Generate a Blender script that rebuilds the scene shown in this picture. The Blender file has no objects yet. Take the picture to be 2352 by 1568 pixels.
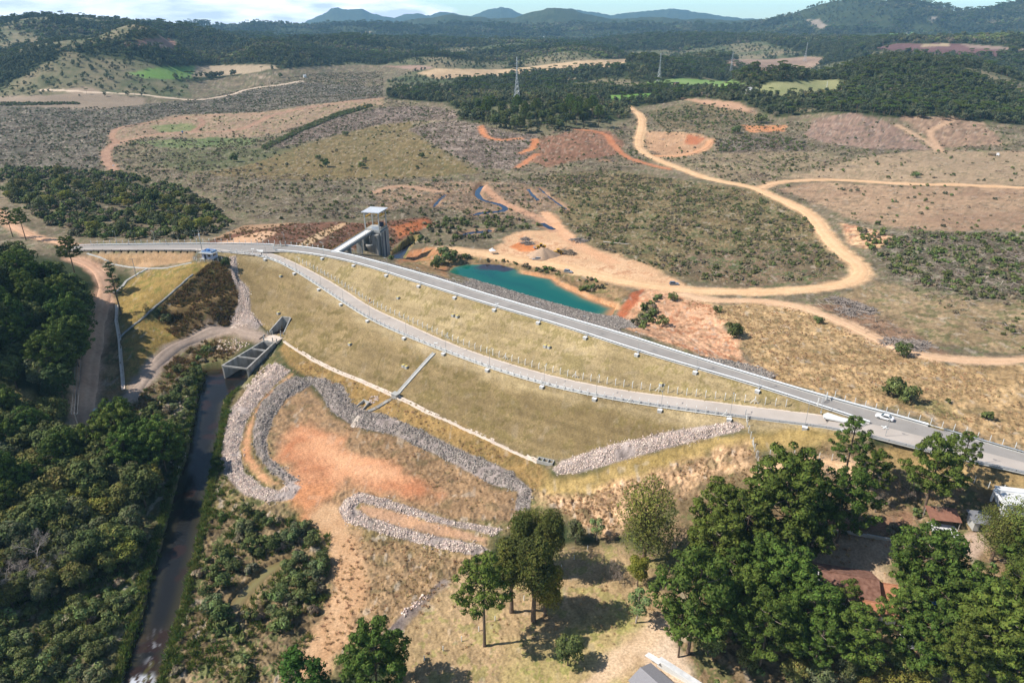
import bpy, math, random
import numpy as np

# ------------------------------------------------------------------ camera, light, sky
sc = bpy.context.scene
COL = sc.collection
H = 105.0                                   # camera height above the dam crest (z = 0)
PITCH = math.atan((784 - 55) / 1568.0)
F = 1568.0                                  # focal length on a 2352 wide picture (24 mm on 36 mm)
cp, sp = math.cos(PITCH), math.sin(PITCH)
cd = bpy.data.cameras.new("camera"); cam = bpy.data.objects.new("camera", cd); COL.objects.link(cam)
cam.location = (0, 0, H); cam.rotation_euler = (math.radians(90) - PITCH, 0, 0)
cd.sensor_width = 36; cd.lens = 24; cd.clip_start = 1; cd.clip_end = 90000
sc.camera = cam
SUN_EL, SUN_AZ = math.radians(46), math.radians(183)     # azimuth of the sun seen from the ground, from +X
world = bpy.data.worlds.new("World"); sc.world = world; world.use_nodes = True
sdat = bpy.data.lights.new("sun", 'SUN'); sdat.energy = 5.0; sdat.angle = math.radians(0.53); sdat.color = (1.0, .94, .86)
sun = bpy.data.objects.new("sun", sdat); COL.objects.link(sun)
sun.rotation_euler = (math.radians(90) - SUN_EL, 0, SUN_AZ + math.radians(90))
sun.location = (-300, 0, 400)
sc.view_settings.view_transform = 'Standard'; sc.view_settings.look = 'None'
sc.view_settings.exposure = 0.40; sc.view_settings.gamma = 1.0
sc.cycles.max_bounces = 6; sc.cycles.diffuse_bounces = 2; sc.cycles.glossy_bounces = 2
sc.cycles.transmission_bounces = 2; sc.cycles.volume_bounces = 0; sc.cycles.transparent_max_bounces = 6

def build_sky():
    nt = world.node_tree; N = nt.nodes; L = nt.links
    for n in list(N): N.remove(n)
    out = N.new('ShaderNodeOutputWorld'); bg = N.new('ShaderNodeBackground')
    sky = N.new('ShaderNodeTexSky'); sky.sky_type = 'NISHITA'; sky.sun_disc = False
    sky.sun_elevation = SUN_EL; sky.sun_rotation = math.radians(90) - SUN_AZ
    sky.altitude = 900; sky.air_density = 1.0; sky.dust_density = 0.6; sky.ozone_density = 1.5
    bg.inputs['Strength'].default_value = 0.085
    # clouds low over the horizon, to the left
    tc = N.new('ShaderNodeTexCoord')
    sep = N.new('ShaderNodeSeparateXYZ'); L.new(tc.outputs['Generated'], sep.inputs[0])
    mp = N.new('ShaderNodeMapping'); mp.inputs['Scale'].default_value = (7, 7, 34); L.new(tc.outputs['Generated'], mp.inputs[0])
    nz = N.new('ShaderNodeTexNoise'); nz.inputs['Scale'].default_value = 1.0; nz.inputs['Detail'].default_value = 7; nz.inputs['Roughness'].default_value = .6
    L.new(mp.outputs[0], nz.inputs['Vector'])
    def math_(op, a, b, clamp=False):
        m = N.new('ShaderNodeMath'); m.operation = op; m.use_clamp = clamp
        for i, v in ((0, a), (1, b)):
            if isinstance(v, (int, float)): m.inputs[i].default_value = v
            else: L.new(v, m.inputs[i])
        return m.outputs[0]
    left = N.new('ShaderNodeMapRange'); left.inputs['From Min'].default_value = 0.02; left.inputs['From Max'].default_value = -0.22
    L.new(sep.outputs['X'], left.inputs['Value'])
    up = N.new('ShaderNodeMapRange'); up.inputs['From Min'].default_value = 0.35; up.inputs['From Max'].default_value = 0.04
    L.new(sep.outputs['Z'], up.inputs['Value'])
    bias = math_('MULTIPLY', math_('MULTIPLY', left.outputs[0], up.outputs[0]), 0.62)
    dens = math_('ADD', math_('SUBTRACT', nz.outputs['Fac'], 0.78), bias)
    dens = math_('MULTIPLY', dens, 5.5, True)
    nz2 = N.new('ShaderNodeTexNoise'); nz2.inputs['Scale'].default_value = 1.6; nz2.inputs['Detail'].default_value = 4
    L.new(mp.outputs[0], nz2.inputs['Vector'])
    cr = N.new('ShaderNodeValToRGB'); cr.color_ramp.elements[0].position = .38; cr.color_ramp.elements[0].color = (10.5, 11.6, 13.2, 1)
    cr.color_ramp.elements[1].position = .6; cr.color_ramp.elements[1].color = (21, 21.3, 21.6, 1)
    L.new(nz2.outputs['Fac'], cr.inputs[0])
    mx = N.new('ShaderNodeMix'); mx.data_type = 'RGBA'
    low = N.new('ShaderNodeMapRange'); low.inputs['From Min'].default_value = .32; low.inputs['From Max'].default_value = .05; L.new(sep.outputs['Z'], low.inputs['Value'])
    gm = N.new('ShaderNodeMix'); gm.data_type = 'RGBA'; gm.inputs['A'].default_value = (1, 1, 1, 1); gm.inputs['B'].default_value = (1.75, 2.15, 2.2, 1); L.new(low.outputs[0], gm.inputs['Factor'])
    vm = N.new('ShaderNodeVectorMath'); vm.operation = 'MULTIPLY'; L.new(sky.outputs[0], vm.inputs[0]); L.new(gm.outputs['Result'], vm.inputs[1])
    L.new(dens, mx.inputs['Factor']); L.new(vm.outputs[0], mx.inputs['A']); L.new(cr.outputs[0], mx.inputs['B'])
    L.new(mx.outputs['Result'], bg.inputs['Color']); L.new(bg.outputs[0], out.inputs[0])
build_sky()

# ------------------------------------------------------------------ small helpers
rng = np.random.default_rng(7); random.seed(7)
def lin(r, g, b, k=1.12):
    c = np.array([r, g, b]) / 255.0
    return np.where(c <= .04045, c / 12.92, ((c + .055) / 1.055) ** 2.4) / k
def at_z(u, v, z):                                    # picture point -> place on the level z
    k = (v - 784) / F; d = (H - z) / (cp * k + sp)
    return np.array([(u - 1176) / F * d, (cp - sp * k) * d, z])
_T = np.random.default_rng(3).random((256, 256))
def vnoise(x, y):
    xi = np.floor(x).astype(np.int64); yi = np.floor(y).astype(np.int64); fx = x - xi; fy = y - yi
    fx = fx * fx * (3 - 2 * fx); fy = fy * fy * (3 - 2 * fy)
    a = _T[xi & 255, yi & 255]; b = _T[(xi + 1) & 255, yi & 255]; c = _T[xi & 255, (yi + 1) & 255]; d = _T[(xi + 1) & 255, (yi + 1) & 255]
    return (a * (1 - fx) + b * fx) * (1 - fy) + (c * (1 - fx) + d * fx) * fy
def fbm(x, y, s, o=4, seed=0, ro=.5):
    t = 0; a = 1; n = 0; x = x / s + seed * 17.3; y = y / s - seed * 9.1
    for i in range(o):
        t = t + a * vnoise(x, y); n += a; a *= ro; x, y = x * 1.93 + y * .5 + 3.1, y * 1.93 - x * .5 + 1.7
    return t / n
def sstep(a, b, x):
    t = np.clip((x - a) / (b - a), 0, 1); return t * t * (3 - 2 * t)
def sdf(px, py, poly):                                # + inside, metres
    P = np.asarray(poly)[:, :2]; d = np.full(px.shape, 1e18); ins = np.zeros(px.shape, bool)
    for i in range(len(P)):
        a = P[i]; b = P[(i + 1) % len(P)]; ex, ey = b - a; L2 = ex * ex + ey * ey + 1e-12
        t = np.clip(((px - a[0]) * ex + (py - a[1]) * ey) / L2, 0, 1)
        d = np.minimum(d, (px - a[0] - t * ex) ** 2 + (py - a[1] - t * ey) ** 2)
        if a[1] != b[1]:
            c = ((a[1] > py) != (b[1] > py)) & (px < ex * (py - a[1]) / (ey if ey else 1e-12) + a[0]); ins ^= c
    return np.where(ins, 1, -1) * np.sqrt(d)
def pdist(px, py, line):                              # distance to a polyline and the arc length there
    P = np.asarray(line)[:, :2]; d = np.full(px.shape, 1e18); s = np.zeros(px.shape); s0 = 0
    for a, b in zip(P[:-1], P[1:]):
        ex, ey = b - a; L2 = ex * ex + ey * ey + 1e-12
        t = np.clip(((px - a[0]) * ex + (py - a[1]) * ey) / L2, 0, 1)
        q = (px - a[0] - t * ex) ** 2 + (py - a[1] - t * ey) ** 2
        m = q < d; d = np.where(m, q, d); s = np.where(m, s0 + t * math.sqrt(L2), s); s0 += math.sqrt(L2)
    return np.sqrt(d), s

# ------------------------------------------------------------------ the lie of the land
# lines of the dam: (u, v, z)
KERB = [(170,566,0),(233,564,0),(400,562,0),(533,561,0),(643,564,0),(757,576,0),(880,607,0),(1001,641,0),(1118,679,0),(1285,728,0),(1451,776,0),(1569,815,0),(1734,866,0),(1894,914,0),(2051,956,0),(2134,980,0),(2352,1043,0),(2520,1092,0)]
CRLO = [(633,576,0),(700,581,0),(784,595,0),(870,619,0),(951,646,0),(1118,698,0),(1285,746,0),(1451,801,0),(1567,836,0),(1734,884,0),(1857,924,0),(1934,949,0),(1998,971,0)]
BIN = [(593,576,0),(627,583,-.9),(660,596,-2.3),(717,624,-4.5),(784,662,-6.6),(848,706,-8.5),(931,743,-9.2),(1018,783,-9.7),(1118,821,-9.8),(1285,870,-8.8),(1451,901,-6.8),(1569,915,-5.2),(1734,936,-3.2),(1868,951,-1.7),(1998,972,-.2)]
BOUT = [(507,579.5,0),(550,580,-.1),(617,591,-1.2),(667,613,-3.2),(734,656,-6.2),(784,689.5,-7.8),(851,733,-9),(934.5,771,-9.5),(1024,806,-9.8),(1124,843,-9.8),(1248,881,-9),(1368,908,-7.6),(1518,933,-5.6),(1711,958,-3.3),(1844,975,-1.8),(1901,982,-1.2),(1998,1001,-.3)]
TOE = [(520,596,-1),(548,650,-8),(570,705,-14),(600,757,-18.8),(652,781,-19.6),(717,823,-19.6),(784,857,-19.6),(851,883,-19.6),(910,910,-19.6),(985,946,-19.6),(1068,982,-19.6),(1250,1064,-19.6),(1400,1037,-14.5),(1550,1006,-9.5),(1700,976,-4.6),(1850,992,-2),(2010,1014,-.9)]
W3 = lambda L: np.array([at_z(*p) for p in L])
def resample(P, n=None, step=None):
    P = np.asarray(P, float); s = np.r_[0, np.cumsum(np.linalg.norm(np.diff(P[:, :2], axis=0), axis=1))]
    n = n or max(2, int(round(s[-1] / step)) + 1); t = np.linspace(0, s[-1], n)
    return np.stack([np.interp(t, s, P[:, k]) for k in range(P.shape[1])], 1)
def smooth(P, it=2):                                  # Chaikin, keeps the ends
    P = np.asarray(P, float)
    for _ in range(it):
        a, b = P[:-1], P[1:]; Q = np.empty((2 * len(a), P.shape[1])); Q[0::2] = a * .75 + b * .25; Q[1::2] = a * .25 + b * .75
        P = np.vstack([P[:1], Q[1:-1], P[-1:]])
    return P
wKERB, wCRLO, wBIN, wBOUT, wTOE = [smooth(W3(L)) for L in (KERB, CRLO, BIN, BOUT, TOE)]

CTRL = [(1250,1068,-19.6),(1220,1130,-21),(1130,1250,-22.5),(1000,1250,-23),(800,1150,-23.2),(700,1000,-22.8),(900,1080,-22.8),(1100,1150,-22.4),(650,1130,-23.4),(620,1200,-24),(700,1300,-24),
 (900,1350,-23.5),(800,1450,-24),(600,1400,-24.4),(500,1500,-24),(1000,1480,-22),(1110,1480,-21),(1300,1400,-20.5),(1300,1540,-19.5),(1520,1450,-17.5),(1540,1600,-17),(1470,1330,-19),(1350,1200,-19),(1500,1100,-13),(1700,1030,-6.5),
 (1300,1110,-19.6),(1450,1065,-14.5),(1580,1035,-10),(1720,996,-4.8),(1850,1050,-5),(1850,1180,-9),(1750,1200,-11),(1650,1250,-14),(1960,1330,-13),(2100,1400,-13),(2200,1300,-9),(2300,1250,-7),(2340,1130,-2.5),(2150,1100,-4),(2000,1040,-2.4),(2352,1500,-12),(2000,1560,-15),(1750,1500,-16),(2352,1095,-.8),(2200,1065,-1),
 (2352,1000,-.5),(2100,925,-.7),(2600,1080,0),(2600,1300,-4),(2600,1700,-12),
 (1960,905,-1),(1900,850,-3.5),(1790,872,-4),(1720,850,-5),(1700,800,-6.5),(1750,720,-9.5),(1640,720,-10.5),(1600,680,-11.5),(1900,700,-8.5),(2100,850,-3),(2300,880,-1),(2300,822,-4),(2000,760,-7),(2100,700,-8),(2350,700,-5),(2000,620,-10),(2200,600,-8),(2350,560,-6),(1700,640,-12.3),(1500,652,-13),(1300,610,-13.4),(1150,582,-13.6),(1240,560,-13.5),(1000,575,-13.2),
 (1470,700,-11.6),(1540,720,-12.2),(1560,760,-10.5),(1440,730,-14),(1640,790,-7.5),
 (1500,550,-14.5),(1700,550,-14),(1850,560,-13),(1400,480,-15.5),(1600,430,-15),(1800,440,-13),(1950,470,-11),(2100,440,-9),(2350,430,-7),(2350,490,-7),(2100,500,-8),(2000,370,-9),(2300,360,-8),(1700,350,-13),(1480,290,-5),(1460,250,1),(1550,340,-13),(1620,310,-6),(1600,250,4),(1760,280,-2),(1960,265,8),(1950,330,-8),(2150,340,-9),(2200,280,4),(2400,300,-4),
 (1100,470,-17),(1000,480,-16.5),(1220,520,-17),(940,570,-18),(1100,535,-17),(960,600,-15.5),(985,580,-14.5),(890,600,-19.5),
 (880,540,-16),(800,530,-12),(700,525,-9),(600,530,-5),(530,545,-2),(950,510,-15),(690,560,-4),(800,570,-9),(610,533,-3),
 (800,450,-15),(600,450,-14.5),(400,470,-12),(300,520,-8),(150,540,-3),(100,480,-4),(300,430,-13),(600,380,-15.5),(800,350,-14),(950,300,-12),(1000,260,-7),(1000,236,-3),(600,300,-15),(300,330,-15),(100,350,-14),(100,280,-13),(400,230,-13),(600,230,-13),(700,200,-12),(50,230,-10),(0,430,-10),(-100,500,-2),
 (1060,250,3),(1150,285,1),(1250,306,-4),(1400,300,-6),(1200,230,14),(1350,250,6),(1400,230,6),(900,222,-2),(1235,350,-10),(1170,392,-14),(1340,330,-8),(1420,380,-14),
 (100,600,2),(150,640,0),(0,600,7),(-150,640,11),(0,700,5),(-150,800,8),(100,720,0),(0,850,-5),(100,880,-10),(-150,950,0),(215,640,-4.5),(240,672,-8),(228,730,-12.5),(218,800,-16.5),(205,890,-19.5),(200,945,-20.5),(180,1000,-20.5),(170,596,-1.5),(180,580,-.6),(60,545,-1),
 (320,590,-3),(440,590,-2),(260,600,-4),(330,622,-5),(250,660,-8),(270,740,-13),(283,895,-20),(475,590,-.3),(510,592,-.4),(440,640,-4),(350,712,-11),(390,700,-10.5),(545,662,-9.5),(290,775,-14.8),(330,800,-16.5),(530,753,-18.8),(467,764,-18.8),(417,788,-19),(373,816,-19.3),(340,853,-19.6),(313,897,-20.2),(250,940,-20.5),(380,735,-14.5),(530,740,-18.3),(480,720,-13.5),(460,670,-8.5),
 (430,850,-22.6),(470,800,-21.3),(570,790,-19.8),(380,920,-22.8),(330,980,-22.6),(250,1020,-22),(120,1000,-21),(0,1000,-18),(-150,1100,-14),(100,1150,-21),(300,1100,-22.8),(200,1300,-23),(0,1300,-19),(300,1250,-23.5),(220,1450,-24),(0,1500,-21),(250,1600,-24.5),(-200,1600,-18),(420,1600,-24.4),(470,1350,-24.2),(560,1160,-23.6),(520,1100,-23.6),(640,880,-22),(560,960,-23),(600,850,-21.5)]
def off(P, d, z):                                     # parallel line, d metres to the left of travel, at z
    P = resample(P, step=6); t = np.gradient(P[:, :2], axis=0); t /= np.linalg.norm(t, axis=1)[:, None]
    Q = P.copy(); Q[:, 0] -= t[:, 1] * d; Q[:, 1] += t[:, 0] * d; Q[:, 2] = z
    return Q
def cut(P, u0, u1):                                   # part of a line between two picture columns
    us = 1176 + P[:, 0] / (P[:, 1] * cp + (H - P[:, 2]) * sp) * F
    return P[(us >= u0) & (us <= u1)]
UPC = cut(wKERB, 720, 1400)
cw = np.vstack([W3(CTRL)] + [off(UPC, d, -d / 2.95)[::4] for d in (14, 30, 42)] + [resample(w, step=22) for w in (wKERB, wCRLO, wBIN, wBOUT, wTOE)])
far = [(math.radians(a), r, z) for r, z in ((1600, -9), (2600, -12), (5000, -6), (12000, 0), (60000, 0)) for a in range(-60, 61, 12)]
far += [(math.radians(a), r, z) for a in (-64, 64) for r, z in ((60, -22), (140, -22), (300, -6), (700, -10))] + [(math.radians(a), 45, -24) for a in (-40, 0, 40)]
def lp(x, y): return np.arctan2(x, y), np.log(np.hypot(x, y))
ct, cl = lp(cw[:, 0], cw[:, 1])
CT = np.r_[ct, [a for a, r, z in far]]; CL = np.r_[cl, [math.log(r) for a, r, z in far]]; CZ = np.r_[cw[:, 2], [z for a, r, z in far]]
_k = lambda dt, dl: np.sqrt(dt * dt + dl * dl + .0004)
A = _k(CT[:, None] - CT, CL[:, None] - CL) - 1e-3 * np.eye(len(CT)) * -1
n_ = len(CT); M = np.zeros((n_ + 1, n_ + 1)); M[:n_, :n_] = A; M[:n_, n_] = 1; M[n_, :n_] = 1
RW = np.linalg.solve(M, np.r_[CZ, 0])
def base_h(t, l):
    out = np.full(t.shape, RW[-1])
    for i in range(n_): out += RW[i] * _k(t - CT[i], l - CL[i])
    return out
# the ground sheet: fan of rays round the camera's foot, rows that widen with distance
th = np.r_[np.radians(np.linspace(-66, -49, 30))[:-1], np.radians(np.linspace(-49, 49, 1080)), np.radians(np.linspace(49, 66, 30))[1:]]
rr = [48.0]
while rr[-1] < 60000:
    r = rr[-1]; rr.append(r + min((r * r + H * H) / H * .00125, r * (.0085 if r < 6000 else .02)))
rr = np.array(rr); TN, RN = len(th), len(rr)
TT, RR = np.meshgrid(th, rr, indexing='ij'); X = RR * np.sin(TT); Y = RR * np.cos(TT)
# the kernel sum is smooth: evaluate it on every 4th ray and row, fill in between
ti, ri = np.unique(np.r_[np.arange(0, TN, 3), TN - 1]), np.unique(np.r_[np.arange(0, RN, 3), RN - 1])
Tc, Lc = np.meshgrid(th[ti], np.log(rr[ri]), indexing='ij')
hc = base_h(Tc, Lc)
def fill(a):
    b = np.empty((len(ti), RN))
    for i in range(len(ti)): b[i] = np.interp(np.arange(RN), ri, a[i])
    c = np.empty((TN, RN))
    for j in range(RN): c[:, j] = np.interp(np.arange(TN), ti, b[:, j])
    return c
Z = fill(hc)
# rolling hills, each from the top seen in the picture and its distance
def tang(u, v):
    k = (v - 784) / F; x = (u - 1176) / F; y = cp - sp * k
    return math.atan2(x, y), -(cp * k + sp) / math.hypot(x, y)
for u, v, D, wu, wr in [(20,72,2500,200,600),(215,71,3000,150,700),(330,92,1850,70,260),(440,84,2600,120,500),(740,83,2500,170,420),(620,106,1900,90,260),(560,76,3400,150,500),(920,95,3100,120,500),(1000,126,1900,110,300),(1180,95,2800,150,500),(1330,108,2100,120,350),(1500,90,3200,140,500),
        (1700,88,3200,140,500),(1640,118,2000,90,260),(1900,96,2800,150,450),(2080,106,2300,120,350),(2250,92,2900,140,500),(2380,100,2300,120,400),(2230,158,1350,140,230),(2000,160,1300,120,200),(150,118,1700,120,250),(1480,132,1600,110,200),(1760,166,1150,90,130)]:
    t0, e = tang(u, v); z0 = H + e * D - 9 - (-10)
    wt = wu / F
    Z += z0 * np.exp(-((TT - t0) / wt) ** 2 - ((RR - D) / wr) ** 2)
Z += (fbm(X, Y, 620, 4, 5) - .5) * 46 * sstep(800, 3200, RR) + (fbm(X, Y, 150, 3, 6) - .5) * 9 * sstep(450, 1200, RR)
# mountain ranges
def ridge(prof, D, w, zb, na, foot=1.0):
    global Z
    ts, hs = zip(*[(tang(u, v)[0], H + tang(u, v)[1] * D) for u, v in prof])
    top = np.interp(TT, ts, hs, left=hs[0], right=hs[-1])
    nn = fbm(TT * D, RR * .7, w * .38, 5, 11) - .5
    d = (RR - D) / w
    s = np.where(d < 0, np.exp(-(np.abs(d) / foot) ** 1.7), np.exp(-(d / .8) ** 2))
    hill = zb + (top - zb) * s + nn * na * s * (1 - .85 * np.exp(-(d / .22) ** 2))
    Z = np.where(RR > D - 3.2 * w, np.maximum(Z, hill), Z)
ridge([(-300,54),(0,53),(60,49),(130,55),(300,57),(420,55),(480,58),(560,55),(700,57),(820,52),(900,54),(960,43),(1010,36),(1040,33),(1080,39),(1130,43),(1180,41),(1220,29),(1250,21),(1275,17.5),(1310,22),(1350,35),(1400,42),(1450,40),(1520,41),(1560,45),(1650,45),(1720,48),(1800,46),(1900,50),(2700,50)], 6500, 900, -5, 60)
ridge([(1700,60),(1770,50),(1800,40),(1850,22),(1900,8),(1940,0),(1965,-3),(2000,0),(2050,3),(2090,4),(2130,13),(2170,19),(2195,30),(2230,31),(2260,29),(2300,18),(2352,8),(2450,2),(2700,10)], 5200, 800, -5, 60)
ridge([(600,60),(700,52),(730,36),(750,29),(760,19),(775,17),(800,22),(830,20),(850,29),(880,37),(905,40),(935,32),(960,31),(985,36),(1010,28),(1035,29),(1060,35),(1080,38),(1110,27),(1130,19),(1150,16),(1175,21),(1200,34),(1220,33),(1250,38),(1290,25),(1310,19),(1340,26),(1370,29),(1400,36),(1440,30),(1480,24),(1530,21),(1560,22),(1600,29),(1640,33),(1660,38),(1700,42),(1790,46),(1900,50)], 12000, 1500, 0, 90)

Xf, Yf, Zf, Rf = X.ravel(), Y.ravel(), Z.ravel(), RR.ravel()
near = np.nonzero((Rf < 640))[0]
nx, ny = Xf[near], Yf[near]
hn = Zf[near].copy()
hn += (fbm(nx, ny, 28, 4, 2) - .5) * 1.5
touched = np.zeros(len(nx), bool)
def strip(P, Q, mode='set', lower=0.0, n=110):
    """lay the sloping sheet between two 3-D lines into the ground"""
    global hn, touched
    P, Q = resample(P, n), resample(Q, n)
    for i in range(n - 1):
        for a, b, c in ((P[i], P[i + 1], Q[i]), (P[i + 1], Q[i + 1], Q[i])):
            lo = np.minimum(np.minimum(a, b), c); hi = np.maximum(np.maximum(a, b), c)
            m = np.nonzero((nx >= lo[0]) & (nx <= hi[0]) & (ny >= lo[1]) & (ny <= hi[1]))[0]
            if not len(m): continue
            d = (b[0] - a[0]) * (c[1] - a[1]) - (c[0] - a[0]) * (b[1] - a[1])
            if abs(d) < 1e-9: continue
            w1 = ((nx[m] - a[0]) * (c[1] - a[1]) - (c[0] - a[0]) * (ny[m] - a[1])) / d
            w2 = ((b[0] - a[0]) * (ny[m] - a[1]) - (nx[m] - a[0]) * (b[1] - a[1])) / d
            k = (w1 >= -.001) & (w2 >= -.001) & (w1 + w2 <= 1.001); m = m[k]
            z = a[2] + w1[k] * (b[2] - a[2]) + w2[k] * (c[2] - a[2]) - lower
            if mode == 'max': touched[m] |= z > hn[m] - .6
            hn[m] = z if mode == 'set' else np.maximum(hn[m], z)
kerb_dam = cut(wKERB, 720, 1790)
strip(kerb_dam, off(kerb_dam, 51, -17), 'max')
strip(cut(wCRLO, 560, 2010), wBIN); strip(wBOUT, wTOE)
# beds of the two asphalt roads, a little below their surfaces
LOW_L = smooth(W3([(150,577,0),(206,575,0),(457,575,0),(507,580,0)])); LOW_R = smooth(W3([(1998,1001,-.3),(2120,1032,-.2),(2240,1060,0),(2352,1085,0),(2520,1125,0)]))
strip(off(cut(wKERB, 150, 2600), .9, 0), np.vstack([LOW_L[:-1], cut(wCRLO, 560, 1990), LOW_R[:]]), lower=.35, n=260)
strip(wBIN, wBOUT, lower=.35, n=200)
LL = resample(LOW_L, step=2); strip(LL - [0, .3, .35], LL * [1, 1, 0] + [0, -7.5, -2.7], n=90)
Zf[near] = hn; Z = Zf.reshape(TN, RN)

lr = np.log(rr)
def height(x, y):
    x = np.asarray(x, float); y = np.asarray(y, float); t = np.arctan2(x, y); r = np.hypot(x, y)
    i = np.clip(np.searchsorted(th, t) - 1, 0, TN - 2); j = np.clip(np.searchsorted(rr, r) - 1, 0, RN - 2)
    a = np.clip((t - th[i]) / (th[i + 1] - th[i]), 0, 1); b = np.clip((r - rr[j]) / (rr[j + 1] - rr[j]), 0, 1)
    return (Z[i, j] * (1 - a) + Z[i + 1, j] * a) * (1 - b) + (Z[i, j + 1] * (1 - a) + Z[i + 1, j + 1] * a) * b
def ground(u, v):                                     # where the sight line through a picture point meets the ground
    t, e = tang(u, v); i = int(np.clip(np.searchsorted(th, t) - 1, 0, TN - 2)); a = np.clip((t - th[i]) / (th[i + 1] - th[i]), 0, 1)
    col = Z[i] * (1 - a) + Z[i + 1] * a; ray = H + e * rr; k = np.nonzero(col >= ray)[0]
    if len(k) == 0: r = 9000.0
    else:
        j = max(k[0], 1); d0 = ray[j - 1] - col[j - 1]; d1 = col[j] - ray[j]; r = rr[j - 1] + (rr[j] - rr[j - 1]) * d0 / (d0 + d1 + 1e-9)
    x, y = r * math.sin(t), r * math.cos(t); return np.array([x, y, float(height(x, y))])
def G(L): return np.array([ground(*p[:2]) for p in L])
def dens(L, step=14):                                 # more points along a picture outline
    out = []
    for a, b in zip(L, list(L[1:]) + [L[0]]):
        n = max(1, int(math.hypot(a[0] - b[0], a[1] - b[1]) / step)); out += [(a[0] + (b[0] - a[0]) * i / n, a[1] + (b[1] - a[1]) * i / n) for i in range(n)]
    return out
# ------------------------------------------------------------------ mounds, river bed, ponds
def idx_in(P, pad):
    lo = P[:, :2].min(0) - pad; hi = P[:, :2].max(0) + pad
    return np.nonzero((Xf >= lo[0]) & (Xf <= hi[0]) & (Yf >= lo[1]) & (Yf <= hi[1]))[0]
RB1A = [(632,832),(668,852),(608,905),(568,960),(549,1030),(561,1085),(600,1115),(640,1126),(668,1104),(692,1118),(672,1145),(620,1153),(560,1136),(514,1090),(509,1020),(528,940),(580,880)]
RB1B = [(680,863),(722,880),(655,918),(628,960),(612,1010),(618,1050),(660,1085),(690,1103),(666,1112),(622,1084),(588,1040),(580,990),(596,930),(638,885)]
RB2 = [(702,864),(742,868),(790,888),(806,926),(850,945),(882,950),(960,985),(1060,1033),(1170,1080),(1222,1125),(1216,1172),(1182,1172),(1190,1127),(1130,1112),(1000,1042),(900,997),(815,980),(762,945),(740,908)]
RB3 = [(778,1168),(792,1145),(830,1130),(900,1150),(1040,1195),(1160,1215),(1130,1228),(1000,1200),(870,1163),(828,1152),(816,1168),(850,1188),(960,1222),(1100,1250),(1125,1262),(1090,1276),(960,1247),(850,1217),(788,1192)]
RB4 = [(1270,1077),(1290,1058),(1400,1022),(1560,986),(1690,967),(1712,980),(1690,992),(1580,1016),(1450,1051),(1330,1086),(1280,1089)]
GROIN = [(527,590),(543,590),(548,640),(572,662),(577,720),(603,745),(592,757),(530,752),(527,735),(547,700),(548,668),(533,640)]
mounds = [(RB1A, .5, 3.4), (RB1B, .8, 3.2), (RB2, .7, 4.0), (RB3, .8, 3.0), (RB4, .9, 3.6), (GROIN, .45, 2.0)]
W_rock = []
for L_, hgt, sh in mounds:
    P = G(dens(L_)); W_rock.append(P); i = idx_in(P, 2)
    d = sdf(Xf[i], Yf[i], P) + (fbm(Xf[i], Yf[i], 4, 3, 21) - .5) * 1.2
    Zf[i] += hgt * sstep(0, sh, d) ; Zf[i] += (d > 0) * (fbm(Xf[i], Yf[i], 2.0, 2, 22) - .5) * .5
def carve(L_, wl, depth, slope, z=None, pad=5, dense=True):
    P = np.array([at_z(u, v, wl) for u, v in (dens(L_) if dense else L_)]); i = idx_in(P, pad)
    d = sdf(Xf[i], Yf[i], P) + (fbm(Xf[i], Yf[i], 5, 3, 31) - .5) * 1.6
    bed = wl - np.minimum(d * slope, depth); bank = wl + np.minimum(-d * .45, .9)
    Zf[i] = np.where(d > 0, np.minimum(Zf[i], bed), np.where(d > -pad, np.maximum(Zf[i], bank), Zf[i]))
    return P
RIV_L = [(458,853),(470,870),(452,905),(447,960),(437,1000),(430,1046),(405,1110),(395,1150),(374,1232),(344,1339),(314,1452),(277,1568),(250,1660)]
RIV_R = [(330,1660),(367,1568),(397,1462),(423,1379),(447,1279),(474,1156),(488,1080),(494,1046),(510,982),(517,926),(545,905),(582,876),(570,850),(514,846)]
wRIV = carve(RIV_L + RIV_R, -25.2, 1.6, .6)
wMUD = carve([(674,1276),(607,1299),(560,1345),(530,1379),(524,1402),(547,1404),(580,1365),(617,1329),(667,1292)], -24.9, .8, .3)
POND = [(1024,630),(1036,612),(1068,605),(1110,604),(1151,606),(1184,616),(1198,629),(1268,640),(1285,656),(1351,686),(1418,706),(1405,727),(1348,730),(1251,703),(1151,673),(1051,643)]
wPOND = carve(POND, -15.0, 3.0, .28)
INTAKE = [(878,612),(891,590),(918,574),(942,558),(960,553),(950,568),(925,590),(930,606),(905,622)]
wINT = carve(INTAKE, -20.2, 1.5, .6)
STREAMS = [([(996,474),(1008,458),(1024,446)],1.5), ([(1108,421),(1097,435),(1096,446),(1111,460),(1145,467),(1166,480),(1146,487),(1105,489),(1090,494)],2.2), ([(1213,432),(1222,446),(1236,459)],1.5), ([(1238,430),(1268,457),(1301,480)],1.0), ([(1243,512),(1256,518),(1270,524)],2.4), ([(1058,540),(1080,532),(1104,533),(1128,528)],2.6), ([(1383,369),(1410,369)],1.6), ([(252,378),(262,379)],1.5)]
wSTR = []
for L_, w in STREAMS:
    P = smooth(G(L_)); P[:, 2] = P[:, 2].mean() - .5; wSTR.append((P, w))
    i = idx_in(P, w + 4); d, s = pdist(Xf[i], Yf[i], P); d = w - d + (fbm(Xf[i], Yf[i], 6, 2, 5) - .5) * 1.5
    Zf[i] = np.where(d > 0, np.minimum(Zf[i], P[0, 2] - np.minimum(d * .5, 1)), np.where(d > -4, np.maximum(np.minimum(Zf[i], P[0, 2] + .1 - d * .6), P[0, 2] + .05), Zf[i]))

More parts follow.
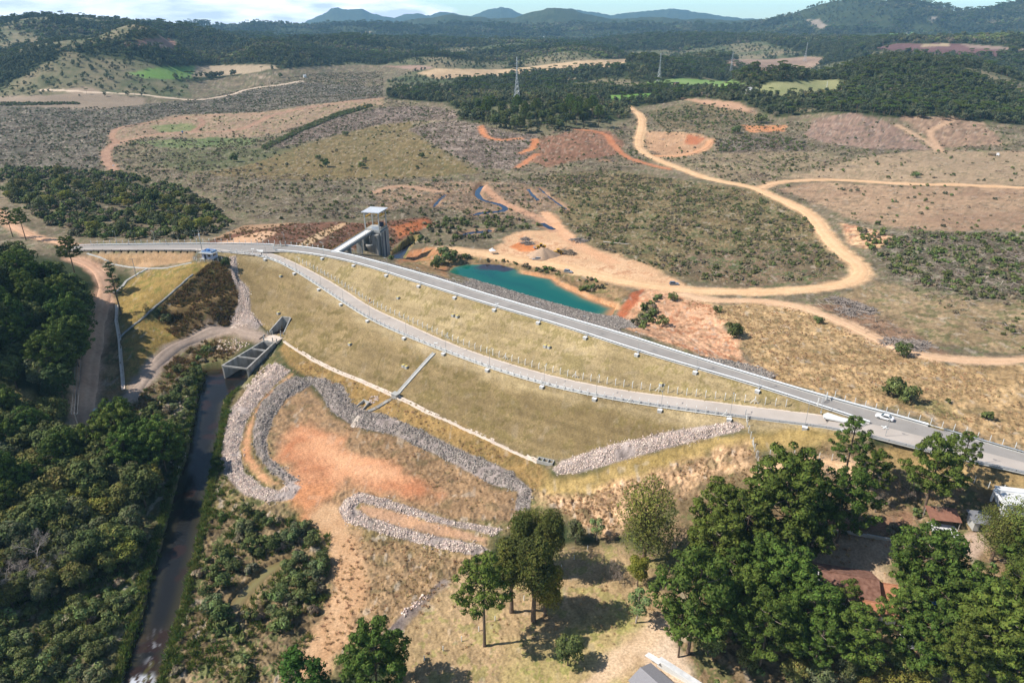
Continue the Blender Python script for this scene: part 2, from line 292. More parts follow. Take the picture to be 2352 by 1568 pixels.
# ------------------------------------------------------------------ what covers the ground
CO = np.empty((len(Xf), 3)); RO = np.zeros(len(Xf))
nA = fbm(Xf, Yf, 3.2, 3, 41); nB = fbm(Xf, Yf, 17, 4, 42); nC = fbm(Xf, Yf, 90, 4, 43); nD = vnoise(Xf * 1.7, Yf * 1.7)
MIX = {'fine': .55 * nA + .25 * nB + .2 * nD, 'mid': .3 * nA + .5 * nB + .2 * nC, 'wide': .2 * nA + .3 * nB + .5 * nC}
for k_ in MIX: a_ = MIX[k_]; MIX[k_] = np.clip((a_ - a_.mean()) / (a_.std() * 3.2) + .5, 0, 1)
floor_a, floor_b = lin(52, 62, 38), lin(72, 78, 48)
CO[:] = floor_a + (floor_b - floor_a) * MIX['mid'][:, None]
OP = fbm(Xf, Yf, 260, 4, 160) + .12 * (fbm(Xf, Yf, 40, 2, 161) - .5)
o_ = (sstep(.53, .57, OP) * (Rf > 430) * sstep(4200, 3200, Rf))[:, None]
CO = CO * (1 - o_) + o_ * (lin(88, 96, 66) + (lin(138, 126, 100) - lin(88, 96, 66)) * MIX['wide'][:, None])
def paint_mask(i, m, ca, cb, kind, rough, cc=None):
    t = MIX[kind][i][:, None]; c = lin(*ca) + (lin(*cb) - lin(*ca)) * t
    if cc is not None: c = c + (lin(*cc) - c) * (sstep(.62, .8, MIX['fine'][i]) * .8)[:, None]
    m_ = m[:, None]; CO[i] = CO[i] * (1 - m_) + c * m_; RO[i] = RO[i] * (1 - m) + rough * m
def paint(L_, ca, cb, kind='mid', soft=1.5, wob=2.0, rough=0.0, cc=None, ws=7):
    P = G(dens(L_)) if len(L_[0]) == 2 else np.asarray(L_); i = idx_in(P, soft + wob + 1)
    if not len(i): return P
    d = sdf(Xf[i], Yf[i], P); d += (fbm(Xf[i], Yf[i], ws, 3, 51) - .5) * 2 * wob
    paint_mask(i, sstep(-soft, soft, d), ca, cb, kind, rough, cc); return P
def stroke(L_, w, ca, cb, kind='fine', soft=.8, wob=.6, rough=0.0, P=None, ruts=None):
    P = smooth(G(L_)) if P is None else P; i = idx_in(P, w + soft + wob + 1)
    if not len(i): return P
    d, s = pdist(Xf[i], Yf[i], P); e = w / 2 - d + (fbm(Xf[i], Yf[i], 5, 3, 61) - .5) * 2 * wob
    paint_mask(i, sstep(-soft, soft, e), ca, cb, kind, rough)
    return P
Zf_ = Zf
# --- reservoir floor
VAL = [(-150,232),(100,222),(262,222),(440,224),(430,192),(500,180),(640,160),(760,150),(900,150),(960,162),(890,185),(888,226),(960,233),(1020,236),(1045,250),(1052,275),(1105,284),(1150,300),(1235,308),(1300,299),(1396,293),(1440,280),(1450,247),(1482,243),(1600,224),(1700,236),(1780,270),(1850,264),(1900,259),(1960,261),(2050,270),(2120,275),(2250,280),(2500,300),(2600,1120),(2352,1080),(1900,990),(1700,985),(1300,1090),(900,1000),(600,740),(330,640),(150,600),(-150,560)]
wVAL = paint(VAL, (108,98,78), (146,129,106), 'mid', 6, 8, .45, cc=(100,102,70))
paint([(-150,240),(100,235),(300,240),(420,232),(700,190),(880,200),(880,225),(720,240),(560,262),(400,265),(255,300),(235,345),(245,385),(150,390),(-150,380)], (98,92,80), (128,118,104), 'mid', 6, 8, .6, cc=(76,78,58))
paint([(-150,226),(0,222),(230,214),(330,224),(332,240),(230,252),(0,242),(-150,240)], (142,126,108), (160,142,122), 'wide', 3, 3)
paint([(440,395),(620,352),(800,305),(870,287),(945,278),(950,300),(985,330),(1060,372),(1098,396),(1000,406),(880,412),(700,414),(540,408)], (116,102,68), (142,122,88), 'fine', 4, 6, .45, cc=(96,92,58))
paint([(380,345),(620,340),(700,330),(600,370),(500,392),(420,395),(350,372)], (92,96,64), (112,108,78), 'fine', 5, 8, .4)
paint([(250,330),(262,302),(400,264),(600,258),(720,240),(880,224),(886,240),(770,262),(640,306),(520,322),(330,314),(290,335)], (150,126,104), (176,148,122), 'mid', 4, 6, .3, cc=(116,112,76))
paint([(300,325),(480,316),(600,318),(570,336),(400,342)], (98,112,70), (128,134,90), 'mid', 4, 6, .3)
paint([(345,290),(430,283),(460,292),(440,300),(370,304)], (116,124,80), (140,138,96), 'mid', 4, 4, .2)
paint([(940,297),(1000,280),(1050,276),(1105,288),(1160,302),(1238,312),(1232,335),(1218,358),(1170,392),(1100,382),(1040,355),(990,325)], (132,116,104), (164,148,136), 'fine', 3, 4, .8, cc=(104,92,80))
paint([(760,272),(880,246),(1000,245),(1046,256),(1048,274),(960,278),(870,286),(800,302),(640,338),(640,325)], (124,108,98), (152,134,120), 'fine', 3, 5, .7, cc=(96,86,74))
paint([(1240,316),(1330,299),(1400,300),(1440,332),(1410,358),(1340,366),(1255,384),(1222,372),(1234,345)], (134,98,78), (158,120,96), 'mid', 3, 4, .5, cc=(112,88,70))
paint([(860,432),(1000,416),(1200,420),(1292,470),(1262,512),(1180,505),(1000,470),(880,482)], (140,118,96), (172,142,116), 'mid', 4, 8, .5, cc=(104,100,70))
paint([(1258,400),(1420,392),(1600,418),(1750,440),(1850,498),(1920,560),(1946,610),(1900,646),(1720,662),(1560,640),(1350,566),(1290,505)], (112,100,70), (150,130,98), 'fine', 5, 6, .55, cc=(84,92,58))
paint([(1560,585),(1850,560),(1940,605),(1900,646),(1720,662),(1570,640)], (112,98,76), (140,118,96), 'mid', 6, 8, .5, cc=(80,96,58))
paint([(1480,370),(1600,340),(1720,320),(1850,345),(1990,372),(1850,400),(1760,425),(1640,412),(1540,385)], (134,118,94), (164,144,116), 'mid', 5, 7, .4, cc=(104,104,70))
paint([(1640,320),(1760,310),(1850,320),(1850,348),(1760,345),(1650,352)], (104,96,82), (130,118,104), 'fine', 4, 6, .7)
paint([(1484,258),(1600,232),(1700,240),(1740,268),(1640,300),(1520,296)], (106,100,72), (140,118,92), 'mid', 4, 5, .3, cc=(72,84,50))
paint([(1478,300),(1600,306),(1640,320),(1610,352),(1540,362),(1485,345)], (176,138,106), (204,164,128), 'mid', 3, 3, .3)
paint([(1580,308),(1622,318),(1600,335),(1572,330)], (180,114,80), (192,128,94), 'mid', 2, 2, .1)
paint([(1704,288),(1810,288),(1800,302),(1720,304)], (196,128,84), (206,150,108), 'mid', 2, 3, .1)
paint([(1846,312),(1870,272),(1960,259),(2050,285),(2140,345),(2000,342),(1900,330)], (140,116,102), (164,136,116), 'fine', 3, 4, .5, cc=(118,104,96))
paint([(2060,266),(2180,268),(2260,282),(2310,332),(2150,342),(2110,300)], (136,112,94), (166,138,114), 'fine', 3, 4, .5)
paint([(2190,350),(2352,348),(2600,350),(2600,372),(2250,362)], (190,160,132), (206,176,148), 'mid', 2, 3, .1)
paint([(1790,410),(1860,395),(2000,358),(2120,345),(2400,352),(2600,360),(2600,432),(2230,424),(2060,420),(1930,411)], (160,138,112), (182,156,126), 'mid', 4, 5, .25, cc=(138,124,96))
paint([(1784,434),(1870,418),(2060,428),(2240,430),(2600,440),(2600,530),(2200,538),(2050,522),(1960,505),(1860,462)], (154,126,102), (182,152,122), 'wide', 4, 5, .3, cc=(140,120,96))
paint([(1956,510),(2040,528),(2500,534),(2600,700),(2250,690),(2050,640),(2010,590)], (108,100,82), (138,126,110), 'fine', 4, 8, .8, cc=(84,94,60))
paint([(2000,650),(2250,690),(2600,705),(2600,815),(2350,815),(2150,790),(2040,740),(1900,690)], (142,122,92), (170,146,116), 'mid', 4, 7, .5, cc=(110,108,72))
paint([(1560,670),(1640,700),(1740,694),(1860,708),(2060,800),(2180,838),(2352,838),(2600,845),(2600,1110),(2352,1040),(2060,946),(1890,908),(1785,880),(1720,832),(1662,742)], (164,136,98), (196,166,124), 'mid', 3, 4, .55, cc=(148,122,86))
paint([(1870,700),(1960,690),(2080,760),(2180,820),(2060,790),(1940,738)], (136,108,86), (158,128,104), 'mid', 3, 5, .4)
paint([(2000,895),(2060,900),(2160,925),(2200,960),(2120,950),(2040,915)], (120,112,72), (150,134,94), 'fine', 3, 4, .5)
# --- bare ground about the pond
paint([(1160,545),(1200,530),(1290,528),(1330,556),(1480,608),(1570,650),(1640,690),(1560,690),(1400,648),(1230,606),(1060,592),(960,600),(985,575),(1010,566),(1130,574)], (206,166,128), (226,188,150), 'mid', 3, 4, .12, cc=(190,142,106))
paint([(1172,566),(1200,552),(1228,565),(1232,578),(1195,577)], (198,118,70), (212,138,88), 'mid', 1.5, 2, .2)
paint([(1010,598),(1060,584),(1200,598),(1290,618),(1390,648),(1450,668),(1425,700),(1400,700),(1290,655),(1270,636),(1200,626),(1150,604),(1068,603),(1030,615)], (140,116,84), (166,136,102), 'fine', 2, 3, .5, cc=(108,104,64))
paint([(1196,622),(1270,634),(1330,664),(1420,698),(1428,712),(1400,712),(1345,684),(1282,655),(1262,640),(1205,634)], (196,142,100), (214,168,126), 'mid', 1.5, 2, .1)
paint([(912,602),(930,580),(985,566),(1010,570),(1030,600),(1024,640),(980,630)], (168,116,80), (190,140,102), 'mid', 2, 3, .3, cc=(140,118,72))
paint([(1412,742),(1440,690),(1492,664),(1570,682),(1640,706),(1655,735),(1690,780),(1722,832),(1792,880),(1770,888),(1650,826),(1540,790),(1440,756)], (198,150,116), (222,182,146), 'fine', 2, 3, .5, cc=(178,118,84))
paint([(1408,735),(1450,672),(1482,662),(1468,690),(1430,740)], (164,94,64), (184,112,78), 'mid', 1.2, 1.5, .3)
paint([(1450,735),(1492,690),(1505,676),(1500,712),(1470,752)], (112,108,72), (146,124,92), 'fine', 1.5, 3, .5)
paint([(1930,512),(1962,518),(2010,528),(2045,545),(2020,570),(1980,572),(1950,560)], (204,164,124), (222,184,146), 'fine', 2, 2.5, .6, cc=(170,120,92))
# --- banks upstream of the left end of the dam
paint([(470,558),(560,520),(690,512),(780,510),(835,512),(980,498),(1000,512),(900,566),(770,576),(640,563),(520,559)], (112,78,62), (140,102,80), 'fine', 2, 2, .4, cc=(92,72,58))
paint([(900,520),(980,500),(990,520),(920,545)], (160,96,62), (178,116,78), 'mid', 2, 2, .2)
paint([(497,560),(540,545),(610,530),(640,533),(596,556),(560,561)], (206,164,128), (222,184,150), 'mid', 1.0, 1, .1)
paint([(676,566),(720,540),(784,512),(800,512),(740,548),(700,567)], (204,168,130), (220,188,150), 'mid', .8, .8, .1)
paint([(480,552),(560,518),(690,510),(640,520),(560,532)], (168,134,104), (186,152,120), 'mid', 1, 1.5, .1)
# --- dam faces and left abutment
paint(np.vstack([wCRLO, wBIN[::-1]]), (148,130,94), (176,156,118), 'mid', .6, .3, .12, cc=(136,122,80))
paint(np.vstack([wBOUT, wTOE[::-1]]), (124,107,74), (150,130,94), 'wide', .8, .6, .12, cc=(118,104,66))
paint(np.vstack([wBOUT, (wBOUT + [0, -5.5, 0])[::-1]]), (152,134,98), (172,153,118), 'mid', 2.5, 2.5, .12)
paint([(652,784),(717,826),(851,887),(985,950),(1068,985),(1240,1066),(1270,1095),(1230,1140),(1170,1080),(1060,1033),(960,985),(800,930),(790,888),(700,862),(660,840),(640,800)], (146,118,72), (170,140,94), 'fine', 1.5, 1.5, .3, cc=(128,108,66))
paint([(1250,1095),(1330,1090),(1450,1055),(1690,998),(1840,985),(1990,1010),(1900,1030),(1700,1040),(1500,1090),(1350,1140),(1240,1140)], (150,128,78), (176,150,98), 'mid', 2, 3, .3)
paint([(1215,1135),(1350,1135),(1500,1085),(1720,1015),(1745,1060),(1750,1110),(1660,1120),(1540,1160),(1470,1200),(1400,1240),(1290,1180)], (178,146,112), (206,172,136), 'fine', 3, 3, .9, cc=(150,120,88))
paint([(190,584),(450,580),(440,600),(330,617),(270,604),(205,592)], (166,136,98), (184,150,114), 'mid', 1.5, 1.5, .2)
paint([(262,690),(300,640),(345,622),(440,602),(490,605),(525,590),(500,606),(362,702),(275,772)], (140,118,66), (164,138,86), 'mid', 2, 2, .3, cc=(122,116,60))
paint([(480,606),(524,592),(545,640),(550,664),(380,706),(364,702)], (92,76,50), (116,96,68), 'fine', 1, 1, .5, cc=(78,78,46))
paint([(384,712),(550,668),(547,702),(527,735),(530,750),(467,762),(415,786),(360,760)], (94,78,50), (118,96,68), 'fine', 1, 1, .5, cc=(78,80,46))
paint([(380,706),(550,665),(551,671),(384,714)], (166,134,88), (180,148,102), 'fine', .8, .6, .1)
paint([(276,780),(350,722),(384,745),(420,788),(345,848),(298,905),(284,890)], (132,112,60), (160,132,82), 'mid', 2, 2.5, .35, cc=(112,112,56))
# --- downstream flat
paint([(600,760),(660,850),(760,965),(900,1100),(1220,1130),(1290,1190),(1160,1230),(1090,1290),(960,1450),(700,1600),(370,1640),(420,1400),(480,1150),(500,1050),(530,930)], (120,106,72), (158,136,102), 'fine', 3, 4, .6, cc=(96,100,58))
paint([(560,1168),(700,1165),(770,1230),(760,1400),(700,1600),(380,1600),(420,1380),(470,1180)], (116,100,72), (156,134,104), 'fine', 3, 5, .7, cc=(84,98,54))
paint([(610,1005),(640,925),(705,888),(742,912),(762,950),(815,982),(900,1000),(1000,1045),(1130,1115),(1188,1130),(1180,1200),(1040,1192),(830,1128),(780,1160),(700,1210),(690,1110),(622,1050)], (146,118,88), (172,140,106), 'fine', 2, 2.5, .4, cc=(128,106,82))
paint([(640,1000),(690,974),(735,985),(800,1030),(900,1075),(990,1115),(1010,1135),(930,1130),(820,1112),(740,1120),(690,1150),(640,1060)], (186,124,88), (204,150,112), 'mid', 4, 5, .15)
paint([(690,990),(760,1010),(850,1062),(900,1090),(840,1095),(760,1070),(700,1040)], (212,154,114), (222,170,130), 'mid', 4, 4, .1)
paint([(690,1110),(760,1125),(740,1180),(690,1200),(670,1160)], (184,122,82), (206,146,104), 'mid', 3, 4, .15)
paint([(672,858),(640,895),(600,925),(578,985),(574,1045),(610,1090),(640,1110),(615,1114),(572,1080),(555,1030),(574,960),(612,905)], (198,140,100), (214,164,124), 'mid', 1, 1, .1, cc=(176,140,100))
paint([(830,1155),(870,1165),(1000,1202),(1125,1232),(1115,1250),(960,1220),(850,1186),(820,1170)], (172,140,116), (206,160,122), 'wide', 1, 1.2, .15)
paint([(790,1220),(960,1252),(1080,1280),(1030,1360),(940,1440),(800,1500),(720,1500),(760,1350)], (150,124,92), (176,146,112), 'fine', 3, 4, .5, cc=(132,112,84))
stroke([(745,1180),(790,1250),(800,1320),(790,1400),(750,1470),(720,1520)], 9, (190,150,112), (206,168,130), soft=2, wob=2)
stroke([(905,1450),(950,1400),(985,1370),(1020,1340)], 3.2, (96,86,84), (150,136,128), soft=.6, wob=.8)
paint([(940,1440),(1060,1330),(1200,1330),(1300,1270),(1420,1250),(1540,1300),(1560,1420),(1500,1600),(900,1620)], (160,136,100), (184,156,120), 'mid', 3, 4, .25, cc=(150,140,88))
paint([(1180,1500),(1420,1380),(1510,1440),(1420,1540),(1280,1600),(1150,1600)], (164,148,98), (184,160,116), 'mid', 4, 5, .2, cc=(146,142,82))
# --- about the houses
paint([(1540,1160),(1750,1060),(1900,1020),(2130,1030),(2352,1090),(2600,1140),(2600,1700),(1560,1700),(1540,1400),(1500,1250)], (110,94,68), (150,126,96), 'mid', 4, 4, .3, cc=(90,94,56))
paint([(1990,1020),(2130,1035),(2352,1090),(2500,1125),(2500,1190),(2300,1150),(2100,1080),(1980,1050)], (150,126,84), (172,146,104), 'mid', 2, 3, .3)
paint([(1700,1240),(1890,1225),(2000,1232),(2090,1200),(2140,1240),(2020,1290),(2050,1340),(2130,1420),(2080,1420),(1990,1330),(1880,1330),(1800,1290)], (168,140,112), (190,164,136), 'mid', 2, 3, .1)
paint([(1880,1190),(2090,1180),(2120,1225),(2050,1240),(1890,1225)], (132,98,76), (150,116,92), 'mid', 2, 3, .1)
paint([(2200,1230),(2260,1215),(2265,1260),(2245,1290),(2210,1270)], (170,146,128), (186,162,142), 'mid', 1, 1, .05)
paint([(1470,1490),(1510,1430),(1545,1470),(1600,1568),(1640,1620),(1500,1620)], (196,170,142), (214,190,164), 'mid', 1.5, 2, .05)
# --- left bank
paint([(-150,1000),(200,960),(430,850),(460,860),(440,960),(425,1050),(395,1150),(370,1240),(310,1460),(270,1600),(-200,1640),(-200,1100)], (88,86,56), (124,114,82), 'fine', 2, 3, .7, cc=(78,96,48))
paint([(0,900),(70,905),(75,955),(0,960),(-60,940)], (148,140,84), (166,150,96), 'mid', 2, 2, .2)
paint([(285,930),(314,900),(345,858),(380,822),(420,795),(470,770),(530,760),(604,780),(560,800),(510,835),(470,850),(440,870),(380,930),(330,985)], (112,96,72), (144,122,92), 'fine', 1.5, 2, .6, cc=(96,98,56))
paint([(228,690),(262,690),(277,780),(283,900),(240,935),(222,900),(240,760)], (132,108,76), (160,132,98), 'fine', 1.5, 1.5, .5, cc=(96,96,56))
# --- fields cleared in the far forest
FIELD_P = []
for L_, a, b in [([(283,101),(330,91),(385,87),(407,100),(412,114),(350,109),(290,109)], (132,100,90), (150,118,104)), ([(288,170),(350,156),(450,152),(455,165),(440,178),(380,183),(330,179)], (112,146,72), (132,160,90)),
        ([(450,152),(560,149),(632,150),(640,157),(560,170),(480,176),(440,178)], (166,148,124), (186,166,138)), ([(955,168),(1000,158),(1150,160),(1250,150),(1330,140),(1452,135),(1420,152),(1300,162),(1200,172),(1100,176),(1000,182)], (176,150,118), (204,176,140)),
        ([(1720,205),(1770,190),(1920,183),(1955,195),(1900,212),(1800,222)], (138,142,98), (158,156,112)), ([(1480,190),(1560,180),(1680,188),(1715,198),(1640,206),(1560,207)], (118,150,80), (138,160,98)), ([(1395,220),(1500,214),(1492,228),(1400,234)], (112,150,70), (128,160,86)),
        ([(1650,150),(1680,137),(1770,137),(1850,130),(1905,134),(1860,158),(1760,162)], (144,122,106), (170,144,122)), ([(2000,112),(2060,100),(2200,100),(2320,120),(2290,130),(2150,126)], (100,76,76), (120,92,90)), ([(2030,78),(2120,74),(2130,80),(2050,84)], (120,160,90), (140,170,110)),
        ([(1850,46),(1882,45),(1908,66),(1880,67)], (150,136,120), (170,154,136)), ([(2550,40),(2600,40),(2600,48)], (150,136,120), (170,154,136)), ([(2110,103),(2180,100),(2180,106),(2120,108)], (166,150,120), (180,160,130)), ([(1900,88),(1940,86),(1930,94)], (170,140,120), (180,150,130)),
        ([(1175,76),(1225,70),(1230,75),(1190,80)], (160,150,124), (176,160,136)), ([(800,75),(850,72),(860,78),(815,82)], (166,152,126), (176,164,136)), ([(1780,95),(1840,92),(1850,97),(1800,100)], (150,146,106), (170,158,120)), ([(2130,40),(2150,38),(2160,50),(2140,52)], (140,130,120), (160,150,136)),
        ([(150,205),(210,200),(240,216),(160,214)], (146,128,110), (160,140,120)), ([(1560,225),(1700,236),(1740,262),(1600,236)], (176,140,112), (190,152,124)), ([(2200,100),(2352,112),(2352,118),(2230,110)], (140,122,110), (150,130,118)), ([(880,152),(960,150),(1000,156),(960,162)], (150,124,108), (166,140,124))]:
    FIELD_P.append(paint(L_, a, b, 'wide', 4, 5))
# --- river shore, stone slopes
for P, ca, cb, w in [(wRIV, (96,100,58), (128,118,84), 1.6), (wMUD, (130,112,80), (150,126,92), 1.2), (wINT, (104,108,60), (150,120,84), 1.5)]:
    i = idx_in(P, 5); d = sdf(Xf[i], Yf[i], P) + (fbm(Xf[i], Yf[i], 3, 2, 71) - .5) * 1.5
    paint_mask(i, sstep(-w - 1, -w + .5, d), ca, cb, 'fine', .2)
i = idx_in(wRIV, 1); paint_mask(i, sstep(-.3, 1.2, sdf(Xf[i], Yf[i], wRIV)), (74,58,44), (104,80,58), 'mid', .0)
for P, w in wSTR:
    i = idx_in(P, w + 8); d, s = pdist(Xf[i], Yf[i], P)
    paint_mask(i, sstep(w + 5, w + 1, d + (fbm(Xf[i], Yf[i], 6, 2, 3) - .5) * 5), (146,116,90), (168,136,108), 'mid', .2)
for P in W_rock:
    i = idx_in(P, 1); paint_mask(i, sstep(-.4, .5, sdf(Xf[i], Yf[i], P)), (140,128,122), (176,162,154), 'fine', .3)
i = near[touched & (hn > -15.4)]; dk0, _q = pdist(Xf[i], Yf[i], wKERB); i = i[(dk0 < 11) | (Xf[i] > -20 + (fbm(Xf[i], Yf[i], 6, 2, 4) - .5) * 14)]; W_rip = i
paint([(880,612),(930,600),(985,600),(1030,640),(1060,660),(1010,648)], (140,112,80), (166,136,102), 'mid', 3, 3, .4, cc=(110,104,66))
paint_mask(i, np.ones(len(i)), (152,140,132), (180,166,156), 'fine', .4)
# --- worn earth roads (paint a soft shoulder; the roadways follow as sheets)
ROADS = [
 ('main', [(1446,246),(1471,263),(1476,290),(1465,323),(1471,347),(1518,370),(1568,389),(1634,413),(1701,424),(1741,434),(1781,453),(1834,477),(1868,498),(1891,533),(1921,569),(1968,603),(1982,626),(1962,646),(1901,661),(1801,669),(1701,670),(1568,667),(1485,656),(1351,626),(1285,609),(1185,596),(1118,583),(1050,574)], 8.5, (216,174,132), (228,190,148)),
 ('branch', [(1745,434),(1765,424),(1801,417),(1868,413),(1934,413),(2068,423),(2235,425),(2352,432),(2560,440)], 7.5, (208,168,128), (220,182,144)),
 ('path', [(1568,674),(1600,684),(1634,690),(1768,690),(1854,709),(1934,739),(2018,779),(2068,803),(2134,821),(2235,829),(2352,827),(2560,826)], 5.5, (206,168,132), (218,182,148)),
 ('spur', [(1635,322),(1622,340),(1590,352),(1548,360),(1505,358)], 5.5, (206,150,110), (216,168,128)),
 ('hill', [(1325,298),(1391,304),(1406,330),(1435,360),(1485,377),(1535,388)], 5, (186,120,84), (200,138,102)),
 ('cutline', [(1105,290),(1108,307),(1128,320),(1160,322),(1198,318)], 5, (192,124,84), (204,140,100)),
 ('cutline', [(1230,320),(1228,330),(1221,342),(1198,352)], 6, (190,122,82), (204,140,98)),
 ('cutline', [(1230,355),(1210,370),(1190,384)], 4, (186,120,84), (200,138,102)),
 ('track', [(265,392),(247,377),(240,347),(267,327),(317,317),(367,307),(467,303),(550,300),(587,283),(634,260),(734,243),(784,235),(878,227)], 7, (160,126,106), (182,146,120)),
 ('track', [(267,327),(255,315),(267,293),(350,280),(434,267),(534,265),(617,260),(700,248)], 5, (160,126,104), (178,142,116)),
 ('track', [(440,303),(470,285),(460,272)], 4.5, (150,116,96), (170,136,112)),
 ('white', [(93,207),(160,209),(210,213),(327,218),(420,228),(440,230),(467,229),(527,220),(560,207),(594,200),(634,198),(697,187)], 5.5, (214,190,164), (226,204,180)),
 ('lane', [(167,594),(205,608),(240,640),(244,673),(230,726),(222,760),(213,820),(204,893),(200,943),(186,985),(175,1020)], 5.5, (202,158,128), (216,176,146)),
 ('lane', [(-60,450),(0,489),(33,523),(100,549),(160,563),(210,568)], 5.5, (198,156,124), (212,172,140)),
 ('gravel', [(602,775),(560,762),(527,755),(467,766),(417,790),(374,818),(340,855),(314,897),(284,920),(250,938),(214,955)], 4.6, (158,140,126), (178,158,142)),
 ('wheel', [(1515,1440),(1495,1456),(1435,1512),(1368,1566),(1330,1600)], 3.0, (196,166,132), (208,180,148)),
 ('loop', [(1751,1098),(1760,1085),(1784,1074),(1818,1063),(1884,1068),(1968,1089),(2000,1098)], 4.0, (208,170,130), (220,184,146)),
 ('yard', [(1255,490),(1285,525),(1320,560),(1400,600)], 7, (208,160,122), (222,176,138)),
 ('yard', [(1110,430),(1140,455),(1180,478),(1240,500),(1275,530)], 5, (184,142,112), (200,158,128)),
 ('field', [(2061,287),(2100,310),(2134,327),(2158,347)], 4.5, (184,152,124), (196,164,134)), ('field', [(2190,274),(2160,290),(2131,303),(2150,330),(2162,348)], 4.5, (184,150,120), (200,166,136)),
 ('far', [(598,180),(600,175)], 4, (180,160,140), (190,170,150)), ('far', [(340,100),(370,104),(410,125),(425,130)], 6, (190,160,136), (204,174,150)), ('bare', [(860,443),(900,425),(960,432),(1010,440)], 5, (172,138,112), (190,154,126))]
wROADS = []
for nm, L_, w, a, b in ROADS:
    P = stroke(L_, w + 3.0, tuple(.93 * np.array(a)), b, soft=2.0, wob=2.2)
    # even out the bed
    i = idx_in(P, w); d, s = pdist(Xf[i], Yf[i], P); Q = resample(P, step=6); Q[:, 2] = height(Q[:, 0], Q[:, 1]); Q = resample(Q, step=2)
    wROADS.append((nm, P, w, a, b))
# mowing and settling lines along the dam faces
for P in (np.vstack([wCRLO, wBIN[::-1]]), np.vstack([wBOUT, wTOE[::-1]])):
    i = idx_in(P, 1); i = i[sdf(Xf[i], Yf[i], P) > 0]; s_, t_ = Xf[i] * .811 - Yf[i] * .584, Xf[i] * .584 + Yf[i] * .811
    CO[i] *= (1 + .30 * (vnoise(s_ / 16, t_ / 1.0) - .5) + .24 * (vnoise(s_ / 3 + 5, t_ / .8) - .5) + .3 * (fbm(s_, t_ * 2.5, 30, 3, 17) - .5))[:, None]
# weeds, litter and clods: speckle where the cover is rough
vq = np.nonzero((Rf < 2600) & (RO > .05))[0]; sx, sy = Xf[vq], Yf[vq]
g1 = vnoise(sx / 1.1, sy / 1.1) - .5; g2 = vnoise(sx / 2.9 + 7, sy / 2.9) - .5; g3 = vnoise(sx / 7 + 3, sy / 7 + 9) - .5
CO[vq] *= np.clip(1 + np.minimum(RO[vq], .7) * (.8 * g1 + .75 * g2 + .45 * g3) * 1.25, .45, 1.7)[:, None]
rk = np.minimum(RO[vq], .6) / .6
dk_ = (sstep(.72, .85, vnoise(sx / 2.3 + 31, sy / 2.3)) * .45 * rk)[:, None]; CO[vq] = CO[vq] * (1 - dk_) + lin(74, 80, 50) * dk_
pl_ = (sstep(.80, .9, vnoise(sx / 1.6 + 71, sy / 3.6)) * .6 * rk)[:, None]; CO[vq] = CO[vq] * (1 - pl_) + lin(186, 172, 154) * pl_
# fine relief
nr = np.nonzero((Rf < 900) & (RO > 0))[0]
hf = (vnoise(Xf[nr] * .9, Yf[nr] * .9) - .5) + .7 * (vnoise(Xf[nr] * 2.1 + 9, Yf[nr] * 2.1) - .5)
Zf[nr] += RO[nr] * hf * 1.3 * np.minimum(1, (240 / Rf[nr]) ** 1.3)
# tree canopy reads only as bumps far out
fr = np.nonzero((Rf > 3600) & (CO[:, 1] < .09))[0]
Zf[fr] += (vnoise(Xf[fr] / 38, Yf[fr] / 38) - .5) * np.minimum(16, 4 + Rf[fr] * .001) + (vnoise(Xf[fr] / 130, Yf[fr] / 130) - .5) * 14
CO[fr] = CO[fr] * (.75 + .55 * fbm(Xf[fr], Yf[fr], 160, 4, 81))[:, None]
Z = Zf.reshape(TN, RN)

# ------------------------------------------------------------------ materials
def nodes(name):
    m = bpy.data.materials.new(name); m.use_nodes = True; nt = m.node_tree
    return m, nt.nodes, nt.links, nt.nodes['Principled BSDF']
def mat(name, c, rough=.8, noise=.12, scale=1.5, metal=0.0, spec=.25, bump=0.0, c2=None, detail=4, coord='Object', stretch=None):
    m, N, L, b = nodes(name); b.inputs['Roughness'].default_value = rough; b.inputs['Metallic'].default_value = metal; b.inputs['Specular IOR Level'].default_value = spec
    tc = N.new('ShaderNodeTexCoord'); nz = N.new('ShaderNodeTexNoise'); nz.inputs['Scale'].default_value = scale; nz.inputs['Detail'].default_value = detail
    if stretch:
        mp = N.new('ShaderNodeMapping'); mp.inputs['Scale'].default_value = stretch; L.new(tc.outputs[coord], mp.inputs[0]); L.new(mp.outputs[0], nz.inputs['Vector'])
    else: L.new(tc.outputs[coord], nz.inputs['Vector'])
    cr = N.new('ShaderNodeValToRGB'); c = np.array(c)
    lo, hi = (c * (1 - noise), c * (1 + noise)) if c2 is None else (c, np.array(c2))
    cr.color_ramp.elements[0].position = .3; cr.color_ramp.elements[1].position = .7
    cr.color_ramp.elements[0].color = (*lo, 1); cr.color_ramp.elements[1].color = (*np.minimum(hi, .95), 1)
    L.new(nz.outputs['Fac'], cr.inputs[0]); L.new(cr.outputs[0], b.inputs['Base Color'])
    if bump:
        bp = N.new('ShaderNodeBump'); bp.inputs['Strength'].default_value = .6; bp.inputs['Distance'].default_value = bump
        L.new(nz.outputs['Fac'], bp.inputs['Height']); L.new(bp.outputs[0], b.inputs['Normal'])
    return m
